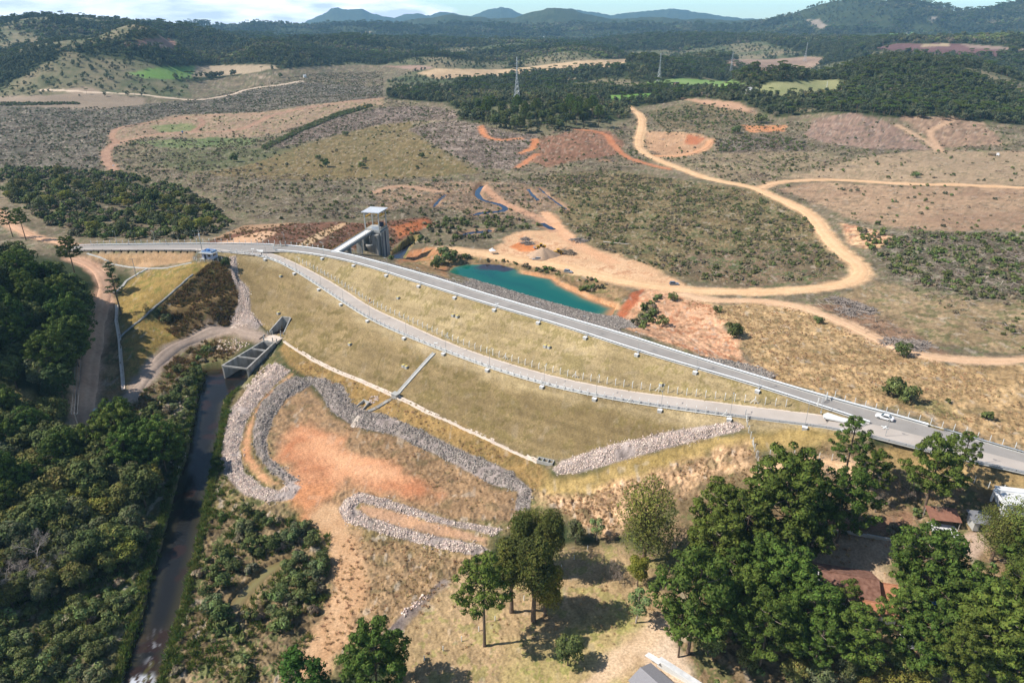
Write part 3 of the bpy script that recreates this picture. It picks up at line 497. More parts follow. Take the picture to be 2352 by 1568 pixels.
def attr_mat(name, attr, rough=.95, scale=.9, amt=.5, bump=.18, spec=.1, rnd=0.0, trans=0.0):
    """colour from a mesh attribute, broken up with fine noise"""
    m, N, L, b = nodes(name); b.inputs['Roughness'].default_value = rough; b.inputs['Specular IOR Level'].default_value = spec
    at = N.new('ShaderNodeAttribute'); at.attribute_name = attr; col = at.outputs['Color']
    def mul(col, fac, lo, hi):
        mr = N.new('ShaderNodeMapRange'); mr.inputs['To Min'].default_value = lo; mr.inputs['To Max'].default_value = hi; L.new(fac, mr.inputs['Value'])
        vm = N.new('ShaderNodeVectorMath'); vm.operation = 'SCALE'; L.new(col, vm.inputs[0]); L.new(mr.outputs[0], vm.inputs['Scale']); return vm.outputs[0]
    if amt:
        g = N.new('ShaderNodeNewGeometry'); nz = N.new('ShaderNodeTexNoise'); nz.inputs['Scale'].default_value = scale; nz.inputs['Detail'].default_value = 6; nz.inputs['Roughness'].default_value = .65
        L.new(g.outputs['Position'], nz.inputs['Vector']); mr = N.new('ShaderNodeMapRange'); mr.inputs['From Min'].default_value = .3; mr.inputs['From Max'].default_value = .7; L.new(nz.outputs['Fac'], mr.inputs['Value'])
        col = mul(col, mr.outputs[0], 1 - amt, 1 + amt)
        if bump:
            bp = N.new('ShaderNodeBump'); bp.inputs['Strength'].default_value = .7; bp.inputs['Distance'].default_value = bump; L.new(nz.outputs['Fac'], bp.inputs['Height']); L.new(bp.outputs[0], b.inputs['Normal'])
    if rnd:
        oi = N.new('ShaderNodeObjectInfo'); col = mul(col, oi.outputs['Random'], 1 - rnd, 1 + rnd)
        hs = N.new('ShaderNodeHueSaturation'); mr = N.new('ShaderNodeMapRange'); mr.inputs['To Min'].default_value = .472; mr.inputs['To Max'].default_value = .513
        wn = N.new('ShaderNodeMath'); wn.operation = 'FRACT'; w2 = N.new('ShaderNodeMath'); w2.operation = 'MULTIPLY'; w2.inputs[1].default_value = 7.31; L.new(oi.outputs['Random'], w2.inputs[0]); L.new(w2.outputs[0], wn.inputs[0])
        L.new(wn.outputs[0], mr.inputs['Value']); L.new(mr.outputs[0], hs.inputs['Hue']); L.new(col, hs.inputs['Color']); col = hs.outputs[0]
    L.new(col, b.inputs['Base Color'])
    if trans:
        t = N.new('ShaderNodeBsdfTranslucent'); L.new(col, t.inputs['Color']); mx = N.new('ShaderNodeMixShader'); mx.inputs[0].default_value = trans
        L.new(b.outputs[0], mx.inputs[1]); L.new(t.outputs[0], mx.inputs[2]); L.new(mx.outputs[0], N['Material Output'].inputs[0])
    return m
def mesh_np(name, V, faces, m, parent=None, smooth=False, col=None, loc=None):
    """V (n,3), faces (k,3|4) array or a list of arrays"""
    me = bpy.data.meshes.new(name); fl = faces if isinstance(faces, list) else [faces]; fl = [np.asarray(f, np.int32) for f in fl if len(f)]
    me.vertices.add(len(V)); me.vertices.foreach_set('co', np.asarray(V, np.float32).ravel())
    li = np.concatenate([f.ravel() for f in fl]); cnt = np.concatenate([np.full(len(f), f.shape[1], np.int32) for f in fl])
    me.loops.add(len(li)); me.loops.foreach_set('vertex_index', li); me.polygons.add(len(cnt))
    me.polygons.foreach_set('loop_start', np.r_[0, np.cumsum(cnt)[:-1]].astype(np.int32))
    me.update(calc_edges=True)
    if smooth: me.polygons.foreach_set('use_smooth', np.ones(len(cnt), bool))
    if col is not None:
        a = me.attributes.new('tint', 'FLOAT_COLOR', 'POINT'); c4 = np.ones((len(V), 4), np.float32); c4[:, :3] = col; a.data.foreach_set('color', c4.ravel())
    me.validate() if len(V) < 200 else None
    if m is not None: me.materials.append(m)
    o = bpy.data.objects.new(name, me); COL.objects.link(o)
    if parent is not None: o.parent = parent
    if loc is not None: o.location = loc
    return o
def tag(o, label=None, cat=None, group=None, kind=None):
    if label: o['label'] = label
    if cat: o['category'] = cat
    if group: o['group'] = group
    if kind: o['kind'] = kind
    return o
GROUND = attr_mat('ground_cover', 'tint', scale=1.9, amt=.36, bump=.16)
ii = (np.arange(TN - 1)[:, None] * RN + np.arange(RN - 1)).ravel()
quads = np.stack([ii, ii + 1, ii + RN + 1, ii + RN], 1)
terrain = mesh_np('ground', np.stack([Xf, Yf, Zf], 1), quads, GROUND, smooth=True, col=np.clip(CO, .004, .9))
tag(terrain, 'reservoir valley and hills of dry grass, bare earth and forest floor', 'ground', kind='structure')

def ribbon(name, P, w, m, lift, cross=6, step=2.5, col=None, flat=False, label=None):
    Q = resample(P, step=step); t = np.gradient(Q[:, :2], axis=0); t /= np.linalg.norm(t, axis=1)[:, None]; nrm = np.stack([-t[:, 1], t[:, 0]], 1)
    o_ = np.linspace(-w / 2, w / 2, cross + 1); s = np.arange(len(Q)) * step
    wob = 1 + .16 * (fbm(s, s * 0, 9, 3, 5) - .5) * 2
    V = Q[:, None, :2] + nrm[:, None] * (o_[None, :, None] * (wob[:, None, None] if not flat else 1)); xy = V.reshape(-1, 2)
    r = np.hypot(xy[:, 0], xy[:, 1])
    if flat: z = np.repeat(Q[:, 2], cross + 1) + lift
    else:
        z = np.max([height(xy[:, 0] + dx, xy[:, 1] + dy) for dx, dy in ((0, 0), (.9, 0), (-.9, 0), (0, .9), (0, -.9))], 0) + lift + r * .0002
        e = np.tile(np.abs(o_) / (w / 2), len(Q)); z = np.where(e > .95, z - lift - r * .0002 - .3, z)
    V = np.c_[xy, z]; k = cross + 1; a = (np.arange(len(Q) - 1)[:, None] * k + np.arange(cross)).ravel()
    f = np.stack([a, a + 1, a + k + 1, a + k], 1)
    c = None
    if col is not None:
        ca, cb = lin(*col[0]), lin(*col[1]); n1 = fbm(xy[:, 0], xy[:, 1], 6, 4, 91); rut = np.tile(.5 + .5 * np.cos(o_ / w * 2 * np.pi * 2.0), len(Q))
        tt = np.clip(.25 + 1.5 * (n1 - .5) + .6 * rut, -.5, 1.1)[:, None]; c = ca + (cb - ca) * tt
    ob = mesh_np(name, V, f, m, smooth=True, col=c); tag(ob, label, 'road', kind='structure'); return ob
DIRT = attr_mat('packed_earth', 'tint', scale=.7, amt=.16, bump=.06)
rl = {'main': 'wide tan earth road looping past the green pond', 'branch': 'tan earth road branching off across the dry meadow', 'path': 'narrow tan track running down the dry meadow', 'spur': 'orange earth spur curving round the bare knoll', 'lane': 'pink earth lane along the wooded slope', 'gravel': 'grey gravel path curving down to the outlet', 'white': 'pale earth road crossing the far plain'}
for nm, P, w, a, b in wROADS:
    if nm in rl: ribbon('dirt_road' if nm != 'gravel' else 'gravel_path', P, w, DIRT, .12, col=(a, b), label=rl[nm])
    else: stroke(None, w, a, b, P=P, soft=1.0, wob=1.0)
a_ = terrain.data.attributes['tint']; c4 = np.ones((len(Xf), 4), np.float32); c4[:, :3] = np.clip(CO, .004, .9); a_.data.foreach_set('color', c4.ravel())
# ------------------------------------------------------------------ water
def water(name, P, wl, m, label, cell=1.2, pad=3.0, colf=None):
    P = np.asarray(P); lo = P[:, :2].min(0) - pad; hi = P[:, :2].max(0) + pad
    gx = np.arange(lo[0], hi[0], cell); gy = np.arange(lo[1], hi[1], cell); gX, gY = np.meshgrid(gx, gy, indexing='ij')
    d = sdf(gX.ravel(), gY.ravel(), P).reshape(gX.shape); keep = d > -pad
    n0, n1 = gX.shape; q = keep[:-1, :-1] & keep[1:, :-1] & keep[:-1, 1:] & keep[1:, 1:]
    i, j = np.nonzero(q); f = np.stack([i * n1 + j, (i + 1) * n1 + j, (i + 1) * n1 + j + 1, i * n1 + j + 1], 1)
    V = np.stack([gX.ravel(), gY.ravel(), np.full(gX.size, wl)], 1)
    used, inv = np.unique(f.ravel(), return_inverse=True); V = V[used]; f = inv.reshape(-1, 4)
    c = colf(V[:, 0], V[:, 1], d.ravel()[used]) if colf else np.tile((.03, .03, .03), (len(V), 1))
    return tag(mesh_np(name, V, f, m, smooth=True, col=c), label, 'water', kind='structure')
def water_mat(name, rough, wave, amp):
    m = attr_mat(name, 'tint', rough=rough, amt=0, bump=0, spec=.5); N, L = m.node_tree.nodes, m.node_tree.links; b = N['Principled BSDF']
    b.inputs['IOR'].default_value = 1.33
    g = N.new('ShaderNodeNewGeometry'); nz = N.new('ShaderNodeTexNoise'); nz.inputs['Scale'].default_value = wave; nz.inputs['Detail'].default_value = 3
    L.new(g.outputs['Position'], nz.inputs['Vector']); bp = N.new('ShaderNodeBump'); bp.inputs['Strength'].default_value = .5; bp.inputs['Distance'].default_value = amp
    L.new(nz.outputs['Fac'], bp.inputs['Height']); L.new(bp.outputs[0], b.inputs['Normal']); return m
CALM = water_mat('still_water', .06, .9, .01); FLOW = water_mat('running_water', .1, 1.6, .12)
def mixc(a, b, t): return a + (b - a) * t[:, None]
def pond_c(x, y, d):
    d = d + (fbm(x, y, 9, 3, 7) - .5) * 4
    sh_ = sstep(20, 52, x) * 2.5; c = mixc(lin(190,136,90), lin(58,108,88), sstep(-1, 2.6 + sh_, d)); c = mixc(c, lin(12,96,86), sstep(1.5 + sh_, 7 + sh_, d)); c = mixc(c, lin(4,80,80), sstep(8, 20, d))
    weed = at_z(1150, 612, -15); w = np.exp(-((x - weed[0]) / 15) ** 2 - ((y - weed[1]) / 9) ** 2) + .5 * (fbm(x, y, 5, 3, 3) - .5)
    return mixc(c, lin(54,52,62), sstep(.35, .6, w) * sstep(-.5, 2, d))
water('pond_water', wPOND, -15.0, CALM, 'turquoise water of the pond behind the dam', 1.0, 4, pond_c)
def river_c(x, y, d):
    c = mixc(lin(62,58,40), lin(34,34,33), sstep(0, 4, d)); n = fbm(x, y, 6, 3, 8)
    sh = sstep(122, 96, y); c = mixc(c, mixc(lin(60,34,24), lin(104,74,34), sstep(.5, .7, n)), sh * sstep(.44, .6, n) * .8)
    c = mixc(c, lin(52,36,30), sstep(.62, .7, fbm(x, y, 4, 2, 12)) * .7); c = mixc(c, lin(98,96,46), sstep(.66, .72, fbm(x * 1.4, y * .8, 3.2, 2, 22)) * sh * .7)
    foam = sstep(.52, .66, fbm(x * 1.6 + .5 * y, y * .55, 1.1, 3, 9)) * sstep(.5, .62, fbm(x, y, 9, 3, 10) + .22 * sstep(104, 90, y) - .04) * sh
    return mixc(c, np.array([.62, .65, .7]), foam)
water('river_water', wRIV, -25.2, FLOW, 'dark slow river leaving the stilling basin', .35, 2.0, river_c)
water('backwater', wMUD, -24.9, CALM, 'narrow olive backwater among bushes', .8, 1.5, lambda x, y, d: mixc(lin(120,104,72), lin(138,132,88), sstep(0, 3, d)))
water('intake_channel', wINT, -20.2, CALM, 'dark water at the foot of the intake tower', .8, 2.5, lambda x, y, d: mixc(lin(84,74,62), lin(40,46,62), sstep(0, 2.5, d)))
for P, w in wSTR:
    Q = resample(P, step=3); t = np.gradient(Q[:, :2], axis=0); t /= np.linalg.norm(t, axis=1)[:, None]; n2 = np.stack([-t[:, 1], t[:, 0]], 1); ww = w * (1 + .45 * np.sin(np.arange(len(Q)) * 1.7) * np.cos(np.arange(len(Q)) * .6)) + .6
    V = np.concatenate([np.c_[Q[:, :2] + n2 * ww[:, None], Q[:, 2] - .05], np.c_[Q[:, :2] - n2 * ww[:, None], Q[:, 2] - .05]]); n = len(Q); a = np.arange(n - 1)
    tag(mesh_np('stream_water', V, np.stack([a, a + 1, a + n + 1, a + n], 1), CALM, col=np.tile(lin(22,32,58), (2 * n, 1))), 'narrow dark blue stream channel on the reservoir floor', 'water', kind='structure')  # the blue in the base colour stands in for part of the sky's reflection

# ------------------------------------------------------------------ mesh builder for made things
class MB:
    def __init__(s): s.v = []; s.f = []
    def add(s, V, Fs):
        o = len(s.v); s.v += [tuple(p) for p in V]; s.f += [tuple(i + o for i in f) for f in Fs]; return s
    def box(s, c, d, rz=0.0, taper=1.0):
        x, y, z = d[0] / 2, d[1] / 2, d[2] / 2; co, si = math.cos(rz), math.sin(rz); V = []
        for sz, k in ((-1, 1), (1, taper)):
            for sx, sy in ((-1, -1), (1, -1), (1, 1), (-1, 1)):
                a, b = sx * x * k, sy * y * k; V.append((c[0] + a * co - b * si, c[1] + a * si + b * co, c[2] + sz * z))
        return s.add(V, [(3, 2, 1, 0), (4, 5, 6, 7), (0, 1, 5, 4), (1, 2, 6, 5), (2, 3, 7, 6), (3, 0, 4, 7)])
    def tube(s, a, b, r0, r1=None, n=8, cap=True):
        r1 = r0 if r1 is None else r1; a = np.array(a, float); b = np.array(b, float); d = b - a; d /= (np.linalg.norm(d) + 1e-9)
        u = np.cross(d, (0, 0, 1) if abs(d[2]) < .9 else (1, 0, 0)); u /= np.linalg.norm(u); w = np.cross(d, u); V = []
        for p, r in ((a, r0), (b, r1)):
            for i in range(n): t = 2 * math.pi * i / n; V.append(p + r * (math.cos(t) * u + math.sin(t) * w))
        Fs = [(i, (i + 1) % n, n + (i + 1) % n, n + i) for i in range(n)]
        if cap: Fs += [tuple(range(n - 1, -1, -1)), tuple(range(n, 2 * n))]
        return s.add(V, Fs)
    def path(s, pts, r0, r1=None, n=6):
        r1 = r0 if r1 is None else r1; m = len(pts) - 1
        for i in range(m): s.tube(pts[i], pts[i + 1], r0 + (r1 - r0) * i / m, r0 + (r1 - r0) * (i + 1) / m, n)
        return s
    def prism(s, poly, z0, z1):
        n = len(poly); V = [(p[0], p[1], z0 if len(p) < 3 else p[2] - (z1 - z0)) for p in poly] + [(p[0], p[1], z1 if len(p) < 3 else p[2]) for p in poly]
        A_ = sum(poly[i][0] * poly[(i + 1) % n][1] - poly[(i + 1) % n][0] * poly[i][1] for i in range(n)); o = range(n) if A_ > 0 else range(n - 1, -1, -1); o = list(o)
        return s.add(V, [tuple(o[::-1]), tuple(i + n for i in o)] + [(o[i], o[(i + 1) % n], o[(i + 1) % n] + n, o[i] + n) for i in range(n)])
    def slab(s, pts, th):                              # four 3-D corners, thickness downward
        V = [tuple(p) for p in pts] + [(p[0], p[1], p[2] - th) for p in pts]
        return s.add(V, [(0, 1, 2, 3), (7, 6, 5, 4), (0, 4, 5, 1), (1, 5, 6, 2), (2, 6, 7, 3), (3, 7, 4, 0)])
    def quad(s, *p): return s.add(p, [tuple(range(len(p)))])
    def ball(s, c, r, n=8, m=6):
        V = []; r = (r, r, r) if np.isscalar(r) else r
        for j in range(m + 1):
            ph = math.pi * j / m
            for i in range(n): t = 2 * math.pi * i / n; V.append((c[0] + r[0] * math.sin(ph) * math.cos(t), c[1] + r[1] * math.sin(ph) * math.sin(t), c[2] + r[2] * math.cos(ph)))
        return s.add(V, [(j * n + i, (j + 1) * n + i, (j + 1) * n + (i + 1) % n, j * n + (i + 1) % n) for j in range(m) for i in range(n)])
    def build(s, name, m, parent=None, smooth=False, loc=None):
        me = bpy.data.meshes.new(name); me.from_pydata([tuple(map(float, p)) for p in s.v], [], s.f); me.update(); me.materials.append(m)
        if smooth: me.polygons.foreach_set('use_smooth', np.ones(len(me.polygons), bool))
        o = bpy.data.objects.new(name, me); COL.objects.link(o)
        if parent is not None: o.parent = parent
        if loc is not None: o.location = loc
        return o
def empty(name, loc, rz=0.0, label=None, cat=None, group=None, scale=1.0):
    o = bpy.data.objects.new(name, None); COL.objects.link(o); o.location = tuple(map(float, loc)); o.rotation_euler = (0, 0, rz); o.scale = (scale,) * 3; o.empty_display_size = .5
    return tag(o, label, cat, group)
KIDS = {}
def kids(o):
    if o not in KIDS: KIDS[o] = list(o.children)
    return KIDS[o]
def dup(o, loc=None, rz=None, label=None, group=None, scale=None, parent=None):
    c = o.copy(); COL.objects.link(c)
    if parent is not None: c.parent = parent
    if loc is not None: c.location = tuple(map(float, loc))
    if rz is not None: c.rotation_euler = (0, 0, rz)
    if scale is not None: c.scale = (scale,) * 3 if np.isscalar(scale) else scale
    if label: c['label'] = label
    if group: c['group'] = group
    for k in kids(o):
        d = dup(k, parent=c)
    return c
WHITE = mat('white_paint', (.66, .66, .63), .6, .05, 3); CONC = mat('concrete', (.36, .36, .34), .85, .0, .9, c2=(.47, .46, .43), bump=.02, detail=7)
CONC_D = mat('stained_concrete', (.22, .21, .19), .9, 0, .55, c2=(.42, .41, .385), bump=.03, detail=8, stretch=(1, 1, .28)); CONC_P = mat('pink_concrete', (.56, .45, .36), .85, 0, .6, c2=(.68, .58, .48), detail=6)
STEEL = mat('galvanised_steel', (.5, .52, .53), .45, .06, 2, metal=.55); DARKST = mat('dark_steel', (.05, .055, .06), .5, .1, 3, metal=.3)
ASPH = mat('worn_asphalt', (.265, .245, .225), .9, 0, .16, c2=(.33, .305, .28), detail=9, bump=.01); ASPH_P = mat('pale_asphalt', (.40, .35, .305), .9, 0, .12, c2=(.485, .43, .38), detail=9, bump=.01)
YEL = mat('yellow_paint', (.62, .36, .03), .5, .12, 2); PYEL = mat('faded_yellow', (.62, .5, .16), .7, .2, 2); GLASS = mat('dark_glass', (.015, .02, .025), .08, 0, 1, spec=.6); RUBBER = mat('tyre_rubber', (.018, .018, .018), .85, .2, 6)
BLUE = mat('blue_paint', (.08, .21, .5), .5, .1, 2); TILE = mat('brown_roof_tiles', (.13, .062, .042), .85, 0, 1.2, c2=(.27, .145, .105), detail=9, bump=.05); TILE_O = mat('orange_roof_tiles', (.36, .15, .075), .85, 0, 1.5, c2=(.5, .24, .14), detail=8, bump=.05)
WALLW = mat('white_render', (.66, .66, .66), .85, 0, .7, c2=(.78, .78, .77), detail=5); LILAC = mat('pale_lilac_render', (.52, .52, .62), .85, .06, .8); SILVER = mat('silver_paint', (.48, .5, .52), .3, .03, 1, metal=.5); CARW = mat('white_car_paint', (.82, .82, .82), .25, .02, 1, spec=.5)
LOG = mat('log_bark', (.2, .15, .1), .9, 0, 1.5, c2=(.38, .3, .21)); WIRE = mat('fence_wire', (.3, .31, .31), .6, .1, 2, metal=.4); RUST = mat('rusty_sheet', (.2, .09, .06), .85, 0, .8, c2=(.3, .15, .1), detail=7)
SHEET = mat('grey_sheet', (.2, .2, .21), .6, .15, .8); SHEETW = mat('whitish_sheet', (.55, .55, .54), .6, 0, .8, c2=(.74, .74, .73)); ROOFC = mat('pale_roof_slab', (.5, .53, .57), .7, .08, .5)
SKIN = mat('skin', (.4, .25, .18), .6, .03, 2); RED = mat('red_cloth', (.3, .04, .05), .8, .1, 3); NAVY = mat('dark_cloth', (.03, .035, .06), .85, .1, 3); ORANGE = mat('orange_paint', (.55, .16, .03), .5, .1, 2); WOODP = mat('weathered_timber', (.25, .22, .19), .85, 0, 1, c2=(.4, .37, .33))

# ------------------------------------------------------------------ asphalt roads, kerbs, rails, fences
def lane(name, A_, B_, m, lift, label, n=220, inset=0):
    A_, B_ = resample(A_, n), resample(B_, n); V = np.concatenate([A_, A_ * .5 + B_ * .5, B_]); V[:, 2] += lift; V[n:2 * n, 2] += .08
    a = np.arange(n - 1); f = np.concatenate([np.stack([a, a + 1, a + n + 1, a + n], 1), np.stack([a + n, a + n + 1, a + 2 * n + 1, a + 2 * n], 1)])
    return tag(mesh_np(name, V, f, m, smooth=True), label, 'road', kind='structure')
CR_L = np.vstack([LOW_L[:-1], cut(wCRLO, 640, 2010)]); KC = cut(wKERB, 120, 2010)
lane('crest_road', cut(wKERB, 120, 2600), np.vstack([LOW_L[:-2], at_z(560, 579, 0)[None], cut(wCRLO, 650, 1985), LOW_R]), ASPH, .0, 'grey asphalt road along the dam crest', 300)
lane('berm_road', wBIN, wBOUT, ASPH_P, .04, 'pale asphalt road curving across the dam face', 260)
lane('merge_road', smooth(W3([(1905,957,-1.0),(1998,972,-.1),(2120,1003,0),(2352,1062,0),(2520,1105,0)])) , smooth(W3([(1901,982,-1.0),(1998,1001,-.2),(2120,1032,-.15),(2352,1085,0),(2520,1125,0)])), ASPH_P, .10, 'pale asphalt lane joining the crest road', 60)
lane('pale_lane', smooth(W3([(150,570,0),(206,569.5,0),(330,569.5,0),(457,570.5,0),(520,571,0),(600,577,-.3)])), smooth(W3([(150,577,0),(206,575,0),(330,575,0),(457,574.5,0),(507,579.5,0),(600,588,-.6)])), ASPH_P, .05, 'pale pink lane in front of the guard house', 60)
def along(P, step, start=0.0):
    Q = resample(P, step=.5); s = np.r_[0, np.cumsum(np.linalg.norm(np.diff(Q[:, :2], axis=0), axis=1))]; t = np.arange(start, s[-1], step)
    p = np.stack([np.interp(t, s, Q[:, k]) for k in range(3)], 1); g = np.gradient(Q[:, :2], axis=0); a = np.arctan2(g[:, 1], g[:, 0]); return p, np.interp(t, s, np.unwrap(a))
def kerbline(name, P, w, h, m, label, cat='kerb', d=0.0, parent=None, z=0.0):
    Q = resample(off(P, d, 0) * [1, 1, 0] + resample(P, len(off(P, d, 0))) * [0, 0, 1], step=2.0); t = np.gradient(Q[:, :2], axis=0); t /= np.linalg.norm(t, axis=1)[:, None]; nn = np.stack([-t[:, 1], t[:, 0]], 1) * w / 2
    n = len(Q); z0 = Q[:, 2] + z; V = np.concatenate([np.c_[Q[:, :2] + nn, z0], np.c_[Q[:, :2] + nn, z0 + h], np.c_[Q[:, :2] - nn, z0 + h], np.c_[Q[:, :2] - nn, z0]])
    a = np.arange(n - 1); f = [np.concatenate([np.stack([a + k * n, a + k * n + 1, a + ((k + 1) % 4) * n + 1, a + ((k + 1) % 4) * n], 1)[:, ::-1] for k in range(4)]), np.array([[0, n, 2 * n, 3 * n], [4 * n - 1, 3 * n - 1, 2 * n - 1, n - 1]])]
    o = mesh_np(name, V, f, m, parent=parent)
    return tag(o, label, cat) if parent is None else o
def guardrail(P, d, beams, label, kerb, step=4.0, bm=None):
    root = empty('guardrail', (0, 0, 0), label=label, cat='guardrail')
    if kerb: kerbline('kerb', P, kerb, .34, CONC, None, parent=root, d=d, z=-.22)
    for zb, hb, th_ in beams: kerbline('rail', P, th_, hb, bm or STEEL, None, parent=root, d=d, z=zb)
    base = off(P, d, 0); base[:, 2] = resample(P, len(base))[:, 2]
    pts, an = along(base, step, .6); b = MB(); b.box((0, 0, .3), (.14, .16, .95)); b.box((0, .12, .62), (.1, .14, .18)); post = b.build('post', DARKST, root); post.location = pts[0]; post.rotation_euler = (0, 0, an[0])
    for p, a in list(zip(pts, an))[1:100]: dup(post, p, a, parent=root)
    return root
WRAIL = mat('white_steel', (.72, .74, .75), .5, .04, 2, metal=.15)
guardrail(cut(wKERB, 640, 2160), .35, [(.42, .42, .42)], 'broad white guardrail along the upstream edge of the crest', .7, 4.2, WRAIL)
guardrail(cut(wKERB, 150, 650), .35, [(.42, .38, .3)], 'white guardrail along the far edge of the road behind the guard house', .5, 4.5, WRAIL)
guardrail(cut(wCRLO, 630, 2000), -.3, [(.48, .34, .3)], 'grey guardrail along the downstream edge of the crest', .5, 4.2, WRAIL)
guardrail(cut(wBOUT, 500, 1960), -.3, [(.30, .12, .2), (.62, .16, .24)], 'double tube guardrail along the outer edge of the lower road', .35, 4.2)
guardrail(LOW_R, -.5, [(.30, .12, .2), (.62, .16, .24)], 'double tube guardrail beside the joined road above the trees', .35, 4.2)
guardrail(LOW_L[:-2], -.4, [(.45, .3, .2)], 'dark low guardrail along the near edge of the lane by the guard house', 0, 4.5, SHEET)
guardrail(cut(wKERB, 2150, 2600), .35, [(.42, .3, .3)], 'silver guardrail at the far edge of the joined road', .4, 4.2)
kerbline('kerb', wBIN, .7, .16, CONC_P, 'pinkish concrete kerb along the inner edge of the lower road', d=.25, z=-.02)

def fence_post_mesh(h=2.5, arm=.55):
    b = MB(); b.box((0, 0, h * .4 - .1), (.17, .17, h * .8 + .2)); a = math.radians(38)
    b.add(*(lambda V: (V, [(3, 2, 1, 0), (4, 5, 6, 7), (0, 1, 5, 4), (1, 2, 6, 5), (2, 3, 7, 6), (3, 0, 4, 7)]))([(sx * .08, sy * .08 + oy, oz) for oz, oy in ((h * .8, 0), (h, arm)) for sx, sy in ((-1, -1), (1, -1), (1, 1), (-1, 1))]))
    return b
def fence(P, d, step, label, h=2.5, arm=.45, strut=10, maxn=100, group=None, wire=True, base=None):
    root = empty('fence', (0, 0, 0), label=label, cat='fence')
    Q = off(P, d, 0); Q[:, 2] = resample(P, len(Q))[:, 2] if base is None else height(Q[:, 0], Q[:, 1])
    pts, an = along(Q, step, .3); pts[:, 2] = np.maximum(height(pts[:, 0], pts[:, 1]), pts[:, 2] - .6)
    p0 = fence_post_mesh(h, arm).build('post', WHITE, root); p0.location = pts[0]; p0.rotation_euler = (0, 0, an[0]); br = None
    for k, (p, a) in enumerate(list(zip(pts, an))[1:maxn], 1):
        dup(p0, p, a, parent=root)
        if strut and k % strut == strut - 3:
            if br is None:
                b = MB(); [b.tube((sx * 1.25, 0, 0), (sx * .06, 0, h * .68), .085, n=4) for sx in (-1, 1)]; br = b.build('brace', WHITE, root); br.location = p; br.rotation_euler = (0, 0, a)
            else: dup(br, p, a, parent=root)
    if wire:
        w = MB()
        for zz in (.5, 1.0, 1.5, 1.95):
            for a, b in zip(pts[:-1], pts[1:]): w.tube(a + (0, 0, zz * h / 2.5), b + (0, 0, zz * h / 2.5), .014, n=3, cap=False)
        w.build('wire', WIRE, root)
    if base is None: kerbline('plinth', P, .22, .25, WHITE, None, parent=root, d=d, z=-.1)
    return root
fence(wBIN[8:-4], 1.5, 3.0, 'long white concrete post fence on the uphill side of the lower road', arm=.45)
fence(cut(wBOUT, 520, 1700), -.75, 3.0, 'long white concrete post fence on the outer edge of the lower road', arm=.3)
fence(cut(wKERB, 205, 770), 1.6, 3.2, 'white post fence behind the road near the guard house', arm=.35, strut=0)
fence(cut(wKERB, 1910, 2600), 1.3, 2.9, 'white post fence on the meadow side of the joined road', h=2.3, arm=.05, strut=0)
fence(G([(1711,954),(1716,985),(1728,1020),(1738,1052),(1744,1095)]), 0, 2.6, 'short white post fence running downhill from the lower road', arm=.1, strut=4, base=1)
fence(G([(1738,1050),(1790,1046),(1850,1048),(1910,1058),(1980,1068)]), 0, 3.2, 'white post fence above the sandy loop track', h=2.0, arm=.1, strut=0, base=1)
fence(G([(2200,1100),(2260,1118),(2352,1140)]), 0, 3.2, 'white post fence behind the white house', h=2.0, arm=.1, strut=0, base=1)
fence(G([(972,1518),(1000,1503),(1025,1490),(1050,1478),(1076,1464),(1102,1448),(1128,1430),(1155,1412),(1190,1392),(1230,1350),(1322,1280),(1350,1262)]), 0, 4.6, 'row of short white concrete posts across the dry lawn', h=1.5, arm=.0, strut=0, wire=False, base=1)
fence(G([(456,578),(452,590),(441,600),(470,602),(500,602),(524,596)]), 0, 2.2, 'low wire fence round the guard house lawn', h=1.8, arm=.1, strut=0, base=1)

def lamp_at(uv, z=None, label='', rz=0.0, first=[None], group='lamp posts along the crest', sc_=1.0):
    p = at_z(*uv, z) if z is not None else ground(*uv)
    if first[0] is None:
        r = empty('street_lamp', p, rz, label, 'lamp post', group); b = MB(); b.tube((0, 0, -.5), (0, 0, 7.2), .085, .05, 8); b.build('pole', STEEL, r)
        b = MB(); b.path([(0, 0, 7.2), (0, .25, 7.5), (0, .7, 7.65), (0, 1.15, 7.62)], .04, .035, 6); b.build('arm', STEEL, r)
        b = MB(); b.box((0, 1.45, 7.6), (.3, .75, .13), taper=.8); h_ = b.build('lamp_head', STEEL, r); b = MB(); b.box((0, 1.45, 7.53), (.22, .5, .02)); b.build('lens', WHITE, h_)
        b = MB(); b.box((0, 0, -.05), (.5, .5, .4)); b.build('base', CONC, r); first[0] = r; r.scale = (sc_,) * 3
        return r
    return dup(first[0], p, rz, label, group, sc_)
CL = [(739,593),(810,609),(882,631.6),(958,655),(1041.5,681),(1133,709),(1233,739.6),(1340,773),(1462,812),(1594,853),(1739,896)]
cr_d = resample(off(cut(wCRLO, 600, 2000), -.9, -.2), step=1)
ordn = ['first', 'second', 'third', 'fourth', 'fifth', 'sixth', 'seventh', 'eighth', 'ninth', 'tenth', 'eleventh', 'twelfth', 'thirteenth', 'fourteenth', 'fifteenth']
def snap(L_, uv, z=0.0):
    p = at_z(*uv, z); i = np.argmin(((L_[:, :2] - p[:2]) ** 2).sum(1)); return L_[i]
boxm = None
def drain_box(p, rz, label, group):
    global boxm
    if boxm is None:
        boxm = empty('drain_box', p, rz, label, 'concrete box', group); b = MB(); b.box((0, 0, .25), (1.35, 1.1, 1.0)); bd = b.build('body', CONC, boxm); b = MB(); b.box((0, 0, .79), (1.5, 1.25, .1)); b.build('lid', WALLW, boxm); return boxm
    return dup(boxm, p, rz, label, group)
